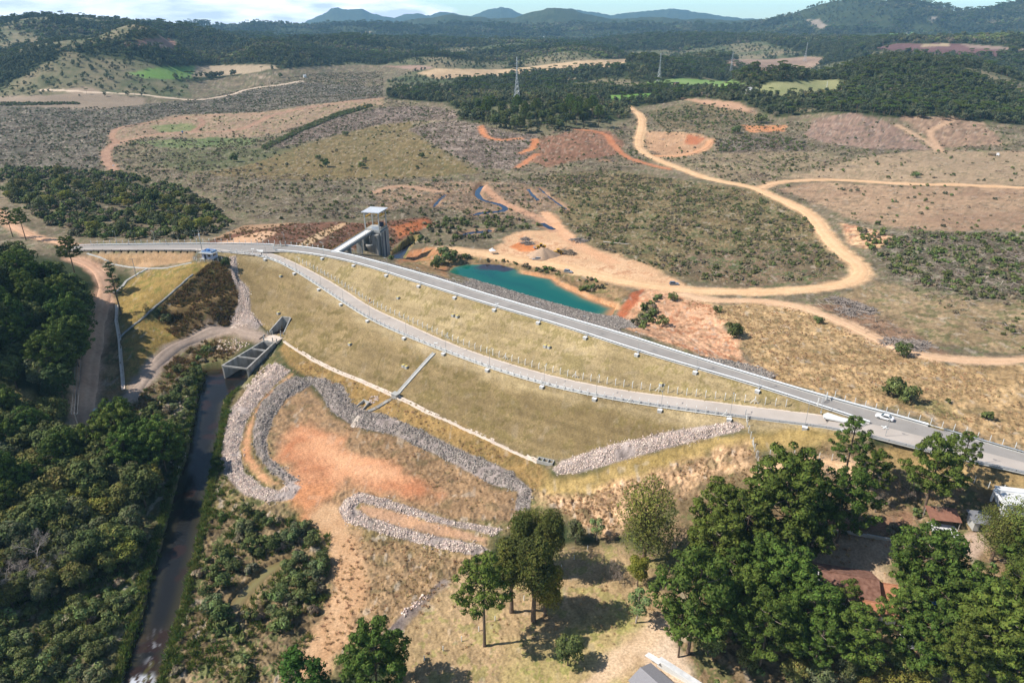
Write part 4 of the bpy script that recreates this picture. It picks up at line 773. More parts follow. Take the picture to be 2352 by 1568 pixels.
for k, uv in enumerate(CL):
    p = snap(cr_d, uv); r = lamp_at((0, 0), 0, 'grey lamp post on the downstream edge of the crest, %s from the intake bridge' % ordn[k], math.radians(54)); r.location = p
    q = p[:2] + np.array([-.5, -.85]) * 1.5; drain_box((q[0], q[1], height(q[0], q[1])), math.radians(-36), 'pale concrete box below the crest rail, %s from the intake bridge' % ordn[k], 'concrete boxes below the crest rail')
bo_d = resample(wBOUT, step=1)
BL = [(614,598),(685,626),(740,663),(791,703),(853,745),(935,778),(1027,811),(1126,848),(1250,886),(1370,914),(1518,936),(1676,958),(1848,978)]
for k, uv in enumerate(BL):
    j = np.argmin(np.abs(1176 + bo_d[:, 0] / (bo_d[:, 1] * cp + (H - bo_d[:, 2]) * sp) * F - uv[0])); p = bo_d[j]; g_ = bo_d[min(j + 1, len(bo_d) - 1)] - bo_d[max(j - 1, 0)]; a = math.atan2(g_[1], g_[0]); nn = np.array([math.sin(a), -math.cos(a)])
    q = p[:2] + nn * .65; lamp_at((0, 0), 0, 'grey lamp post on the outer edge of the lower road, %s from the guard house' % ordn[k], a + math.pi / 2 - math.pi / 2 + math.radians(0), group='lamp posts along the lower road').location = (q[0], q[1], p[2] - .2)
    q = p[:2] + nn * 2.1; drain_box((q[0], q[1], height(*q)), a, 'pale concrete box below the lower road rail, %s from the guard house' % ordn[k], 'concrete boxes below the lower road rail')
for k, uv in enumerate([(267,563),(355,562.5),(449,562),(530,562.5),(653,565.5)]):
    p = at_z(*uv, 0); lamp_at((0, 0), 0, 'grey lamp post behind the guard house road, %s from the wood' % ordn[k], math.pi, group='lamp posts behind the guard house road').location = (p[0], p[1] + 1.2, -.1)
for uv, z, lb in [((1886,946), -.3, 'tall lamp post beside the white crest gate'), ((2033,1003), -.3, 'lamp post on the near rail of the joined road below the white car'), ((2240,1062), 0, 'lamp post on the near rail above the twin araucarias')]:
    lamp_at(uv, z, lb, math.radians(60), group='lamp posts by the crest gate')

mk = None
for uv, lb in [((914.5,685.5), 'yellow topped concrete block alone high on the slope above the lower road bend'), ((918,687), None), ((1040.5,726), 'left block of the yellow topped pair in mid slope above the lower road'), ((1050,729), 'right block of the yellow topped pair in mid slope above the lower road'), ((1252,797), 'left block of the yellow topped pair below the turquoise pond'), ((1260.6,799), 'right block of the yellow topped pair below the turquoise pond'),
        ((803.4,792), 'lone yellow topped block on the lower face between outlet and stepped chute'), ((926.8,842), 'left block of the yellow topped pair beside the stepped chute'), ((933.5,845), 'right block of the yellow topped pair beside the stepped chute'), ((1518,885), 'lone yellow topped block above the fence on the right of the upper face'), ((645,635.5), 'lone yellow topped block below the lower road near the rock groin'), ((639.6,721), 'lone yellow topped block above the concrete outlet trough')]:
    if lb is None: continue
    p = ground(*uv)
    if mk is None:
        mk = empty('marker_block', p, math.radians(-36), lb, 'marker block', 'yellow topped marker blocks'); b = MB(); b.box((0, 0, .35), (1.15, 1.15, 1.1)); b.build('body', CONC, mk); b = MB(); b.box((0, 0, .93), (1.0, 1.0, .07)); b.build('cap', PYEL, mk)
    else: dup(mk, p, math.radians(-36), lb)
for uv, z, lb, rz in [((1141,698), .1, 'white painted cross on the crest road above the pond', .2), ((1001,788), None, 'white painted cross on the lower road', .3), ((2032,981), .12, 'white painted cross on the joined road near the white car', .1), ((580,572), .02, 'white painted cross on the road by the guard house', .4)]:
    p = at_z(*uv, z if z is not None else -9.55); b = MB(); b.box((0, 0, 0), (2.1, .5, .02), .6); b.box((0, 0, .004), (.5, 2.1, .02), .6); o = b.build('painted_cross', WHITE); o.location = p + np.array([0, 0, .07]); o.rotation_euler = (0, 0, rz); tag(o, lb, 'road marking', 'survey crosses painted on the roads')
for L_, z, lb in [([(588,573.5),(605,574.2),(603,579),(594,578)], 0, 'white painted wedge where the lower road leaves the crest'), ([(1891,951),(1901,947),(1930,957),(1992,972),(1985,976),(1940,969),(1892,959)], -.1, 'white painted wedge below the crest gate where the roads join')]:
    b = MB(); b.prism([tuple(at_z(u, v, z)[:2]) for u, v in L_], z - .3, z + .07); tag(b.build('traffic_island', WHITE), lb, 'traffic island')

# drains: open concrete channels laid on the ground
def channel(L_, w, m, label, lip=.25, P=None):
    P = resample(G(L_) if P is None else P, step=1.2); P[:, 2] = height(P[:, 0], P[:, 1]); t = np.gradient(P[:, :2], axis=0); t /= np.linalg.norm(t, axis=1)[:, None]; nn = np.stack([-t[:, 1], t[:, 0]], 1); n = len(P)
    prof = [(-w / 2 - .12, -.4), (-w / 2 - .12, lip), (-w / 2, lip), (-w / 2 * .55, .06), (w / 2 * .55, .06), (w / 2, lip), (w / 2 + .12, lip), (w / 2 + .12, -.4)]
    V = np.concatenate([np.c_[P[:, :2] + nn * o, P[:, 2] + z] for o, z in prof]); a = np.arange(n - 1); f = np.concatenate([np.stack([a + k * n, a + (k + 1) * n, a + (k + 1) * n + 1, a + k * n + 1], 1) for k in range(len(prof) - 1)])
    return tag(mesh_np('drain_channel', V, f, m), label, 'drain channel')
channel([(654,783),(690,808),(717,825),(751,842),(784,857),(820,871),(851,884),(903,907)], 1.5, CONC_P, 'pale toe drain from the outlet to the chute box')
channel([(914,911),(950,929),(985,947),(1030,964),(1068,983),(1150,1020),(1236,1060)], 1.5, CONC_P, 'pale toe drain from the chute box to the open triple box')
channel([(997,811),(970,840),(940,874),(914,904)], 1.3, CONC, 'straight concrete chute down the lower dam face', .35)
channel([(904,915),(875,931),(846,945)], 1.2, CONC_D, 'concrete ditch from the chute box towards the rock bank', .4)
channel([(829,957),(820,968),(812,982)], 2.2, CONC_P, 'short steep chute cutting through the rock bank', .4)
channel([(268,700),(267,736),(274,776),(278,830),(283,895)], 1.1, CONC_P, 'pale drain down the edge of the grass slope beside the lane')
channel([(275,776),(310,744),(350,710),(400,667),(443,630)], .55, CONC_D, 'grey drain climbing the grass slope to the dark scrub')
channel([(200,582),(240,596),(300,614),(340,617),(380,616),(440,604)], .7, CONC, 'grey drain along the foot of the bank in front of the road')
channel([(340,617),(322,626),(290,645),(262,672)], .9, CONC, 'grey drain dropping from the bank to the tall pine')
channel([(285,966),(288,988),(291,1008)], 1.8, CONC_P, 'pale drain below the small culvert')
channel([(530,752),(567,762),(602,772)], .8, CONC_P, 'pale kerb drain between the rock groin and the outlet slab')
b = MB(); p = ground(285, 962); b.box((0, 0, .4), (1.9, .3, 2.0)); b.box((-.8, .7, .3), (.25, 1.4, 1.6)); b.box((.8, .7, .3), (.25, 1.4, 1.6)); cu = b.build('culvert', CONC); cu.location = p; tag(cu, 'small concrete culvert head below the tractor', 'culvert'); b = MB(); b.tube((0, -.18, .6), (0, -.1, .6), .5, n=14); b.build('opening', NAVY, cu)
p = ground(909, 910); r = empty('chute_box', p, math.radians(-34), 'concrete junction box at the foot of the straight chute', 'concrete box'); b = MB(); b.box((0, 0, .1), (2.4, 2.0, 2.2)); b.build('body', CONC_D, r); b = MB(); b.box((0, 0, 1.27), (2.8, 2.4, .14)); b.build('lid', CONC, r)
p = ground(836, 930); r = empty('drain_outlet', p, math.radians(-38), 'small winged concrete outlet on the rock bank', 'drain outlet'); b = MB(); b.box((0, 1.2, .6), (3.0, .25, 1.6)); b.build('head_wall', CONC, r)
for sx in (-1, 1): b = MB(); b.slab([(sx * 1.4, 1.2, 1.4), (sx * 1.7, -2.0, .2), (sx * 1.7 + .25, -2.0, .2), (sx * 1.4 + .25, 1.2, 1.4)], 1.4); b.build('wing_wall', CONC, r)
p = ground(1253, 1062); r = empty('triple_box', p, math.radians(-22), 'open concrete box in three cells at the end of the toe drain', 'concrete box'); b = MB()
for y in (-.95, .95): b.box((0, y, .4), (5.2, .2, 1.2))
b.build('side_wall', CONC, r); b = MB()
for x in (-2.5, -.85, .85, 2.5): b.box((x, 0, .38), (.2, 1.7, 1.15))
b.build('cross_wall', CONC, r); b = MB(); b.box((0, 0, -.08), (4.8, 1.68, .1)); b.build('floor_slab', CONC_D, r)

# ------------------------------------------------------------------ stilling basin, outlet trough and bridge slab
def wall3(name, a, b_, bot_a, bot_b, th_, m, parent, side=1):
    a, b_ = np.array(a), np.array(b_); d = (b_ - a)[:2]; d /= np.linalg.norm(d); n = np.array([-d[1], d[0], 0]) * th_ * side
    A0, B0 = a * [1, 1, 0] + (0, 0, bot_a), b_ * [1, 1, 0] + (0, 0, bot_b); q = MB(); V = [A0, B0, b_, a, A0 + n, B0 + n, b_ + n, a + n]
    q.add(V, [(0, 1, 2, 3), (7, 6, 5, 4), (3, 2, 6, 7), (0, 3, 7, 4), (1, 5, 6, 2), (0, 4, 5, 1)] if side < 0 else [(3, 2, 1, 0), (4, 5, 6, 7), (7, 6, 2, 3), (4, 7, 3, 0), (2, 6, 5, 1), (1, 5, 4, 0)]); return q.build(name, m, parent)
r = empty('stilling_basin', (0, 0, 0), label='long open concrete basin with cross beams standing in the river', cat='concrete basin')
zt = -19.2; Aa, Bb, Cc, Dd = [at_z(u, v, zt) for u, v in ((509, 838), (569, 845.5), (631, 787), (602, 783))]
wall3('side_wall', Aa, Dd, -26.4, -25.5, .7, CONC_D, r, -1); wall3('side_wall', Bb, Cc, -26.4, -22.5, .7, CONC_D, r, 1); wall3('end_wall', Dd, Cc, -24, -24, .6, CONC_D, r, 1)
for t in (0.0, .36, .69):
    a = Aa + (Dd - Aa) * t; b_ = Bb + (Cc - Bb) * t; q = MB(); d = (b_ - a); L_ = np.linalg.norm(d); m_ = (a + b_) / 2; q.box((m_[0], m_[1], zt - .32), (L_ - .1, .55, .62), math.atan2(d[1], d[0])); q.build('cross_beam', CONC_D, r)
q = MB(); q.slab([Aa * [1, 1, 0] + (0, 0, -26.0), Dd * [1, 1, 0] + (0, 0, -25.0), Cc * [1, 1, 0] + (0, 0, -25.0), Bb * [1, 1, 0] + (0, 0, -26.0)], .3); q.build('floor_slab', CONC_D, r)
r = empty('outlet_trough', (0, 0, 0), label='tapering concrete trough cut into the foot of the dam above the basin', cat='concrete trough')
T1, T2, N1, N2 = at_z(648.5, 727, -14.2), at_z(666, 729, -14.2), at_z(620, 760, -18.0), at_z(651, 762.5, -18.0)
wall3('side_wall', N1, T1, -20.8, -20.8, .5, CONC_D, r, 1); wall3('side_wall', N2, T2, -20.8, -20.8, .5, CONC_D, r, -1); wall3('back_wall', T1, T2, -20.8, -20.8, .5, CONC_D, r, 1)
q = MB(); q.slab([N1 * [1, 1, 0] + (0, 0, -19.9), N2 * [1, 1, 0] + (0, 0, -19.9), T2 * [1, 1, 0] + (0, 0, -19.7), T1 * [1, 1, 0] + (0, 0, -19.7)], .3); q.build('floor_slab', mat('wet_brown_slab', (.1, .06, .045), .6, .2, 1), r)
sl = [at_z(u, v, -19.1) for u, v in ((604, 780), (634, 785.5), (655, 773), (622, 768))]
q = MB(); q.prism([tuple(p[:2]) for p in sl], -20.2, -19.05); slab = q.build('bridge_slab', CONC_P); tag(slab, 'pale concrete slab bridge between trough and basin', 'bridge')
bol = None
for k, (u, v) in enumerate([(606.5,777),(616,769),(622,766.5),(626,768),(606,782),(626.5,783.5),(636,786),(645,775),(652,771),(645.5,768)]):
    p = at_z(u, v, -19.1)
    if bol is None: bol = empty('bollard', p, 0, 'short grey concrete bollard at the edge of the pale slab bridge', 'bollard', 'bollards round the slab bridge'); q = MB(); q.tube((0, 0, -.4), (0, 0, 1.7), .26, .24, 8); q.build('shaft', CONC, bol)
    else: dup(bol, p)
# carve the two concrete works out of the ground sheet
for P, zf in [(np.array([N1, N2, T2, T1]), -20.4), (np.array([Aa, Bb, Cc, Dd]), -26.0)]:
    i = idx_in(P, 1); d = sdf(Xf[i], Yf[i], P); Zf[i] = np.where(d > -.35, np.minimum(Zf[i], zf), Zf[i])
terrain.data.vertices.foreach_set('co', np.stack([Xf, Yf, Zf], 1).astype(np.float32).ravel()); terrain.data.update()

# ------------------------------------------------------------------ intake tower with its access bridge
ax = np.array([.235, .972]); rt = np.array([.972, -.235]); TC = np.array([-77.0, 377.8]); TRZ = math.atan2(rt[1], rt[0])
tw = empty('intake_tower', (TC[0], TC[1], 0), TRZ, 'grey concrete intake tower with a flat roof on four columns', 'intake tower')
q = MB(); q.box((0, 0, .25), (9.4, 10.8, .6)); q.box((0, -5.3, -.55), (9.0, .5, 1.1)); q.build('deck', CONC, tw)
q = MB(); q.box((.4, .4, -11.2), (10.0, 8.6, 21.8)); q.box((2.4, -6.2, -11.7), (3.6, 4.8, 20.2)); q.box((-4.4, -6.6, -11.9), (1.0, 5.6, 19.6)); q.box((4.9, -4.6, -11.4), (.9, 2.0, 21)); q.build('shaft', CONC_D, tw)
q = MB(); n = 18; V = []; R_ = 3.3
for z_, r_ in ((-22, 2.6), (-9.4, 2.6), (-8.0, 3.5), (-6.9, 3.5), (-6.9, 3.0), (-8.6, 2.9)):
    for k in range(n + 1): t = math.pi + math.pi * k / n; V.append((-1.0 + r_ * math.cos(t), -5.4 + r_ * 1.25 * math.sin(t), z_))
q.add(V, [(j * (n + 1) + k, j * (n + 1) + k + 1, (j + 1) * (n + 1) + k + 1, (j + 1) * (n + 1) + k) for j in range(5) for k in range(n)]); q.build('drum', CONC_D, tw, True)
q = MB(); q.box((-1.9, -4.2, -5.0), (.5, 2.6, 4.2)); q.build('baffle', WALLW, tw); q = MB(); q.box((5.43, -.5, -11.2), (.16, 1.4, 21)); q.box((5.1, -4.6, -11.2), (.6, .7, 20)); q.build('gate_slot', NAVY, tw)
for sx in (-1, 1):
    for sy in (-1, 1): q = MB(); q.box((sx * 4.15, sy * 4.9, 5.3), (.55, .6, 9.6)); q.build('column', CONC, tw)
q = MB(); q.box((0, 0, 10.45), (10.6, 12.4, .45)); rf = q.build('roof', ROOFC, tw); q = MB()
for sx in (-1, 1): q.box((sx * 4.15, 0, 9.95), (.4, 10, .55))
q.build('roof_beam', CONC, rf)
for sx in (-1, 1): q = MB(); q.box((sx * 3.6, .4, 7.7), (.35, 10.4, .6)); q.build('crane_rail', YEL, tw)
q = MB(); q.box((0, 1.5, 8.3), (7.2, .7, .7)); q.box((.5, 1.5, 7.6), (1.1, 1.0, .8)); q.build('crane_beam', YEL, tw); q = MB(); q.box((2.1, 2.6, 1.7), (2.2, 2.2, 2.4)); q.build('hoist_box', NAVY, tw); q = MB(); q.box((1.9, -5.1, 1.5), (4.6, .18, 2.3)); q.build('screen_wall', ROOFC, tw)
q = MB()
for x0, y0, x1, y1 in ((-4.5, -5, -4.5, 5), (-4.5, 5, 4.5, 5), (4.5, -4.5, 4.5, 5)):
    for z_ in (1.1, 1.6): q.tube((x0, y0, z_), (x1, y1, z_), .05, n=4)
    for t in np.linspace(0, 1, 7): q.tube((x0 + (x1 - x0) * t, y0 + (y1 - y0) * t, .5), (x0 + (x1 - x0) * t, y0 + (y1 - y0) * t, 1.6), .05, n=4)
q.build('railing', YEL, tw)
b0 = (at_z(759.5, 579, 0) + at_z(776, 581, 0)) / 2; bd = TC - ax * 5.6 - rt * 1.9; L_ = np.linalg.norm(bd - b0[:2]); br = empty('access_bridge', b0, math.atan2(*(bd - b0[:2])[::-1]), 'narrow pale footbridge from the dam crest to the intake tower', 'bridge')
q = MB(); q.box((L_ / 2, 0, .1), (L_, 4.4, .4)); q.build('deck', WALLW, br)
for sy in (-1, 1): q = MB(); q.box((L_ / 2, sy * 1.9, -.75), (L_ - .4, .5, 1.25)); q.build('girder', SHEET if sy < 0 else CONC_D, br); q = MB(); q.box((L_ / 2, sy * 2.12, .45), (L_, .18, .3)); q.build('kerb', STEEL, br)
q = MB()
for sy in (-1, 1):
    for z_ in (.95, 1.4): q.tube((0, sy * 2.1, z_), (L_, sy * 2.1, z_), .04, n=4)
    for t in np.linspace(0, L_, 20): q.tube((t, sy * 2.1, .3), (t, sy * 2.1, 1.4), .045, n=4)
q.build('railing', YEL, br)
for t, zz in ((.36, 15), (.68, 19)): q = MB(); q.box((L_ * t, 0, -zz / 2 - 1), (1.1, 3.2, zz)); q.build('pier', CONC_D, br)

# ------------------------------------------------------------------ guard house, poles, gate, sign
p = at_z(483, 592, -.3); gh = empty('guard_house', p, math.radians(-16), 'small white guard house with a blue tank on its flat roof', 'guard house')
q = MB(); q.box((0, 0, 1.5), (5.6, 4.6, 3.0)); q.build('wall', LILAC, gh); q = MB(); q.box((0, 0, 3.1), (8.2, 6.4, .24)); q.build('roof', CONC, gh); q = MB()
for a_, d_ in (((0, 2, 3.6), (5.6, .2, .8)), ((0, -2, 3.6), (5.6, .2, .8)), ((2.7, 0, 3.6), (.2, 3.8, .8)), ((-2.7, 0, 3.6), (.2, 3.8, .8))): q.box(a_, d_)
q.build('parapet', mat('pale_blue_paint', (.3, .42, .62), .6, .05, 2), gh); q = MB(); q.tube((-.7, .4, 3.2), (-.7, .4, 4.3), .9, .8, 14); q.build('water_tank', BLUE, gh)
q = MB(); q.box((-.9, -2.32, 1.2), (1.0, .06, 2.2)); q.build('door', NAVY, gh); q = MB(); q.box((1.5, -2.32, 1.9), (1.7, .06, 1.1)); wn = q.build('window', GLASS, gh); q = MB(); q.box((2.82, 0, 1.9), (.06, 2.2, 1.1)); q.build('window', GLASS, gh); q = MB(); q.box((-2.2, -2.8, .1), (2.2, 1.2, .3)); q.build('doorstep', CONC, gh)
def util_pole(uv, h, label, rz=0.0, tr=True, arm=2.2, z=None):
    r = empty('utility_pole', ground(*uv) if z is None else at_z(*uv, z), rz, label, 'utility pole'); q = MB(); q.tube((0, 0, -.5), (0, 0, h), .2, .12, 8); q.build('pole', CONC, r)
    q = MB(); q.box((0, 0, h - .5), (arm, .12, .14)); q.build('crossarm', WOODP, r)
    for x in (-.45, 0, .45): q = MB(); q.tube((x * arm, 0, h - .43), (x * arm, 0, h - .1), .06, .04, 6); q.build('insulator', WALLW, r)
    if tr: q = MB(); q.tube((0, -.45, h - 3.4), (0, -.45, h - 2.2), .36, n=10); q.box((0, -.3, h - 4.6), (.5, .3, .8)); q.build('transformer', SHEETW, r)
    return r
util_pole((464, 575), 11, 'tall concrete utility pole with a transformer beside the guard house', .4, z=-.1); util_pole((313.5, 636), 9.5, 'plain concrete utility pole on the bank left of the guard house', .2, False)
u1 = util_pole((193, 756), 9.5, 'utility pole at the edge of the wood beside the earth lane', .1, False); u2 = util_pole((188, 1003), 9.5, 'utility pole at the lower end of the lane near the tractor', .1, False)
w = MB(); a, b_ = np.array(u1.location), np.array(u2.location)
for x in (-1, 0, 1):
    pts = [a + (b_ - a) * t + (x, 0, 9.5 - 2.4 * math.sin(math.pi * t)) for t in np.linspace(0, 1, 9)]; w.path(pts, .035, n=4)
tag(w.build('power_line', WIRE), 'three sagging power wires over the shaded lane', 'power line')
p = at_z(1897, 918, 0); gt = empty('gate', p, math.radians(-36), 'white steel gate standing open across the crest road', 'gate')
for x, y in ((0, 0), (-1.2, -5.4)): q = MB(); q.box((x, y, 1.3), (.3, .3, 2.8)); q.build('post', WHITE, gt)
q = MB()
for z_ in (.5, 1.0, 1.5, 2.0): q.tube((0, -.1, z_), (-.6, -3.4, z_), .05, n=5)
for t in (0, .5, 1): q.tube((-.6 * t, -.1 - 3.3 * t, .4), (-.6 * t, -.1 - 3.3 * t, 2.1), .05, n=5)
q.build('leaf', WHITE, gt); q = MB(); q.tube((.4, .2, 0), (0, 0, 2.0), .08, n=5); q.tube((1.6, -.2, .1), (.1, 0, 1.9), .07, n=5); q.build('brace', WHITE, gt)
p = at_z(646, 566.5, 0); gt = empty('gate', p, math.radians(-12), 'low white barrier gate across the crest road near the guard house', 'gate')
for x, y in ((0, 0), (-1.4, -5.2)): q = MB(); q.box((x, y, .9), (.3, .3, 1.9)); q.build('post', WHITE, gt)
q = MB(); q.tube((0, 0, 1.2), (-1.4, -5.2, 1.2), .09, n=6); q.tube((0, 0, .6), (-1.4, -5.2, .6), .06, n=6); q.build('bar', WHITE, gt)
p = at_z(850, 701, -8.7); sg = empty('road_sign', p, .6, 'round orange road sign on a post beside the lower road bend', 'road sign'); q = MB(); q.tube((0, 0, 0), (0, 0, 2.2), .06, n=6); q.build('post', STEEL, sg); q = MB(); q.tube((0, -.05, 2.3), (0, .02, 2.3), .55, n=16); q.build('disc', ORANGE, sg)
p = at_z(1846, 966, -1.6)

# ------------------------------------------------------------------ vehicles
def car(loc, rz, paint, label, kind='sedan', L_=4.5, W_=1.8, group=None):
    r = empty('parked_car', loc, rz, label, 'car', group); h = 1.45 if kind == 'sedan' else 1.72; bz = .88 if kind == 'sedan' else 1.0; hl = L_ / 2
    st = [(-hl, .80, .42, bz - .16), (-hl + .25, .92, .28, bz - .02), (-hl * .55, 1, .24, bz), (hl * .35, 1, .24, bz), (hl * .8, .95, .26, bz - .12), (hl - .1, .86, .3, bz - .24), (hl, .72, .4, bz - .34)]
    q = MB(); V = []
    for x, k, z0, z1 in st:
        w_ = W_ / 2 * k; V += [(x, -w_ * .93, z0), (x, -w_, (z0 + z1) / 2), (x, -w_ * .95, z1), (x, w_ * .95, z1), (x, w_, (z0 + z1) / 2), (x, w_ * .93, z0)]
    n = len(st); q.add(V, [(i * 6 + k, (i + 1) * 6 + k, (i + 1) * 6 + (k + 1) % 6, i * 6 + (k + 1) % 6) for i in range(n - 1) for k in range(6)] + [(0, 1, 2, 3, 4, 5), tuple(range(n * 6 - 1, n * 6 - 7, -1))]); q.build('body', paint, r)
    xb, xf = (-hl * .72, hl * .42) if kind == 'sedan' else (-hl * .95, hl * .38); tb, tf = (-hl * .42, hl * .08) if kind == 'sedan' else (-hl * .82, hl * .08); w0, w1 = W_ * .465, W_ * .38
    q = MB(); C8 = [(xb, -w0, bz - .03), (xf, -w0, bz - .03), (xf, w0, bz - .03), (xb, w0, bz - .03), (tb, -w1, h), (tf, -w1, h), (tf, w1, h), (tb, w1, h)]
    q.add(C8, [(4, 5, 6, 7), (0, 1, 5, 4), (1, 2, 6, 5), (2, 3, 7, 6), (3, 0, 4, 7)]); q.build('cabin', paint, r)
    def pane(a, b_, c, d, nm, o):
        P = [np.array(C8[i]) for i in (a, b_, c, d)]; m_ = sum(P) / 4; s_ = [m_ + (x - m_) * (.86, .86, .8) + o for x in P]; q = MB(); q.quad(*s_); q.build(nm, GLASS, r)
    pane(0, 1, 5, 4, 'side_window', np.array([0, -.025, .01])); pane(2, 3, 7, 6, 'side_window', np.array([0, .025, .01])); pane(1, 2, 6, 5, 'windscreen', np.array([.03, 0, .02])); pane(3, 0, 4, 7, 'rear_window', np.array([-.03, 0, .02]))
    for sx in (-1, 1):
        for sy in (-1, 1):
            x, y = sx * hl * .6, sy * (W_ / 2 - .1); q = MB(); q.tube((x, y - .11, .33), (x, y + .11, .33), .33, n=14); wh = q.build('wheel', RUBBER, r); q = MB(); q.tube((x, y + sy * .115 - .01, .33), (x, y + sy * .115 + .01, .33), .2, n=10); q.build('rim', STEEL, wh)
    for sy in (-1, 1): q = MB(); q.box((hl - .12, sy * W_ * .33, bz - .3), (.2, .36, .14)); q.build('headlight', SHEETW, r); q = MB(); q.box((-hl + .1, sy * W_ * .35, bz - .2), (.16, .3, .16)); q.build('tail_light', RED, r)
    return r
car(at_z(2031, 961, .1), math.radians(144), CARW, 'white car driving on the joined road past the crest gate', 'sedan', 4.9, 1.95)
car(ground(1232, 597), math.radians(176), SILVER, 'silver estate car with its boot open beside the gravel heap', 'suv', 4.9, 1.95)
car(ground(1305, 626), math.radians(-24), SILVER, 'pale silver hatchback parked on the road above the pond end', 'suv', 4.7, 1.95)
car(ground(1548, 654), math.radians(-4), mat('grey_car_paint', (.2, .25, .32), .3, .03, 1, metal=.4), 'dark silver hatchback on the wide tan road right of the pond', 'suv', 4.7, 1.9)
def wheels(r, L_):
    for x, y, ra, w_ in L_:
        q = MB(); q.tube((x, y - w_ / 2, ra), (x, y + w_ / 2, ra), ra, n=14); wh = q.build('wheel', RUBBER, r); q = MB(); s_ = 1 if y > 0 else -1; q.tube((x, y + s_ * w_ / 2 - .02, ra), (x, y + s_ * w_ / 2 + .03, ra), ra * .5, n=10); q.build('rim', YEL, wh)
def loader(loc, rz, label, name='wheel_loader', roof=YEL, lift=.6, backhoe=False):
    r = empty(name, loc, rz, label, 'loader'); wheels(r, [(1.5, 1.1, .8, .5), (1.5, -1.1, .8, .5), (-1.5, 1.1, .8, .5), (-1.5, -1.1, .8, .5)])
    q = MB(); q.box((-1.7, 0, 1.5), (2.6, 1.5, 1.1), taper=.9); q.box((1.0, 0, 1.2), (2.4, 1.0, .7)); q.build('body', YEL, r); q = MB(); q.box((-.1, 0, 2.2), (1.4, 1.4, 1.5), taper=.92); q.build('cab', GLASS, r); q = MB(); q.box((-.1, 0, 3.05), (1.7, 1.6, .16)); q.build('cab_roof', roof, r)
    q = MB()
    for sy in (-1, 1): q.path([(.9, sy * .7, 1.9), (2.4, sy * .7, 1.5 + lift * .6), (3.5, sy * .7, .8 + lift)], .14, n=5)
    q.build('lift_arm', YEL, r); q = MB(); q.add([(x, y, z + lift) for y in (-1.3, 1.3) for x, z in ((3.3, 1.1), (3.4, .3), (4.4, .2), (3.5, .45))], [(0, 1, 5, 4), (1, 2, 6, 5), (2, 3, 7, 6), (3, 0, 4, 7), (3, 2, 1, 0), (4, 5, 6, 7)]); q.build('bucket', SHEET, r)
    if backhoe: q = MB(); q.path([(-2.6, 0, 1.2), (-3.3, 0, 2.9), (-4.1, .2, 1.6), (-4.2, .2, .6)], .17, .12, n=6); q.build('digger_arm', NAVY, r)
    return r
loader(ground(225, 957), math.radians(92), 'yellow tractor loader with a white roof stopped on the shaded lane', 'tractor', SHEETW, 1.2, True)
loader(ground(1242, 571), math.radians(186), 'yellow wheel loader standing behind the gravel heap'); loader(ground(1282, 584), math.radians(12), 'yellow loader pushing into the log heap', lift=.2)
p = ground(2281, 358); tr = empty('log_truck', p, math.radians(-28), 'white log truck loaded with dark trunks on the bare field', 'truck'); wheels(tr, [(x, y, .5, .35) for x in (3.2, -1.2, -2.6) for y in (1, -1)])
q = MB(); q.box((3.4, 0, 1.7), (2.2, 2.3, 2.2), taper=.93); q.build('cab', CARW, tr); q = MB(); q.box((4.48, 0, 2.2), (.06, 1.9, .8)); q.build('windscreen', GLASS, tr); q = MB(); q.box((-1, 0, .9), (7, 2.2, .3)); q.build('bed', DARKST, tr); q = MB(); rs = np.random.default_rng(5)
for k in range(16): y, z = (k % 5 - 2) * .45, 1.3 + (k // 5) * .42; q.tube((-4.4 + rs.random() * .5, y, z), (1.9 - rs.random() * .5, y, z), .22, n=7)
q.build('load', LOG, tr); q = MB()
for x in (-4, -1.5, 1.5):
    for y in (-1.2, 1.2): q.tube((x, y, .9), (x, y, 3), .06, n=5)
q.build('stake', DARKST, tr)
p = ground(920, 304); 
p = ground(835, 246)
def excavator(loc, rz, label):
    r = empty('excavator', loc, rz, label, 'excavator')
    for sy in (-1, 1): q = MB(); q.box((0, sy * 1.1, .45), (3.6, .6, .9), taper=.85); q.build('track', DARKST, r)
    q = MB(); q.box((-.5, 0, 1.5), (3, 2.3, 1.1)); q.build('body', YEL, r); q = MB(); q.box((.9, .6, 2.2), (1.4, 1.1, 1.5)); q.build('cab', GLASS, r); q = MB(); q.path([(1, -.3, 1.6), (3, -.3, 4.6), (5.2, -.3, 4.0)], .28, .2, n=6); q.path([(5.2, -.3, 4.0), (5.6, -.3, 1.6)], .2, n=6); q.build('boom', YEL, r); q = MB(); q.box((5.4, -.3, 1.2), (1, 1, .9)); q.build('bucket', SHEET, r)
excavator(ground(838, 248), 2.8, 'yellow excavator working among felled brush beside the green hedge')
b = MB(); p = ground(419, 305); b.box((0, 0, 1.15), (1.2, 1.2, 2.3)); tl = b.build('portable_toilet', BLUE); tl.location = p; tag(tl, 'blue portable toilet with a white roof in the bare clearing', 'portable toilet'); b = MB(); b.box((0, 0, 2.38), (1.3, 1.3, .18), taper=.7); b.build('roof', SHEETW, tl); b = MB(); b.box((0, -.62, 1.1), (.8, .05, 1.9)); b.build('door', BLUE, tl)
for uv, m_, lb in [((914, 385 * .7 + 116.5), BLUE, None)]: pass
tk = empty('site_truck', ground(950, 386) if False else ground(913, 221.5), .3, 'small blue and orange truck at the edge of the wooded hill', 'truck'); wheels(tk, [(x, y, .5, .35) for x in (2.2, -2) for y in (1, -1)]); q = MB(); q.box((2.4, 0, 1.7), (1.8, 2.2, 2), taper=.92); q.build('cab', ORANGE, tk); q = MB(); q.box((-1.2, 0, 1.6), (4.6, 2.3, 1.6)); q.build('box', BLUE, tk)
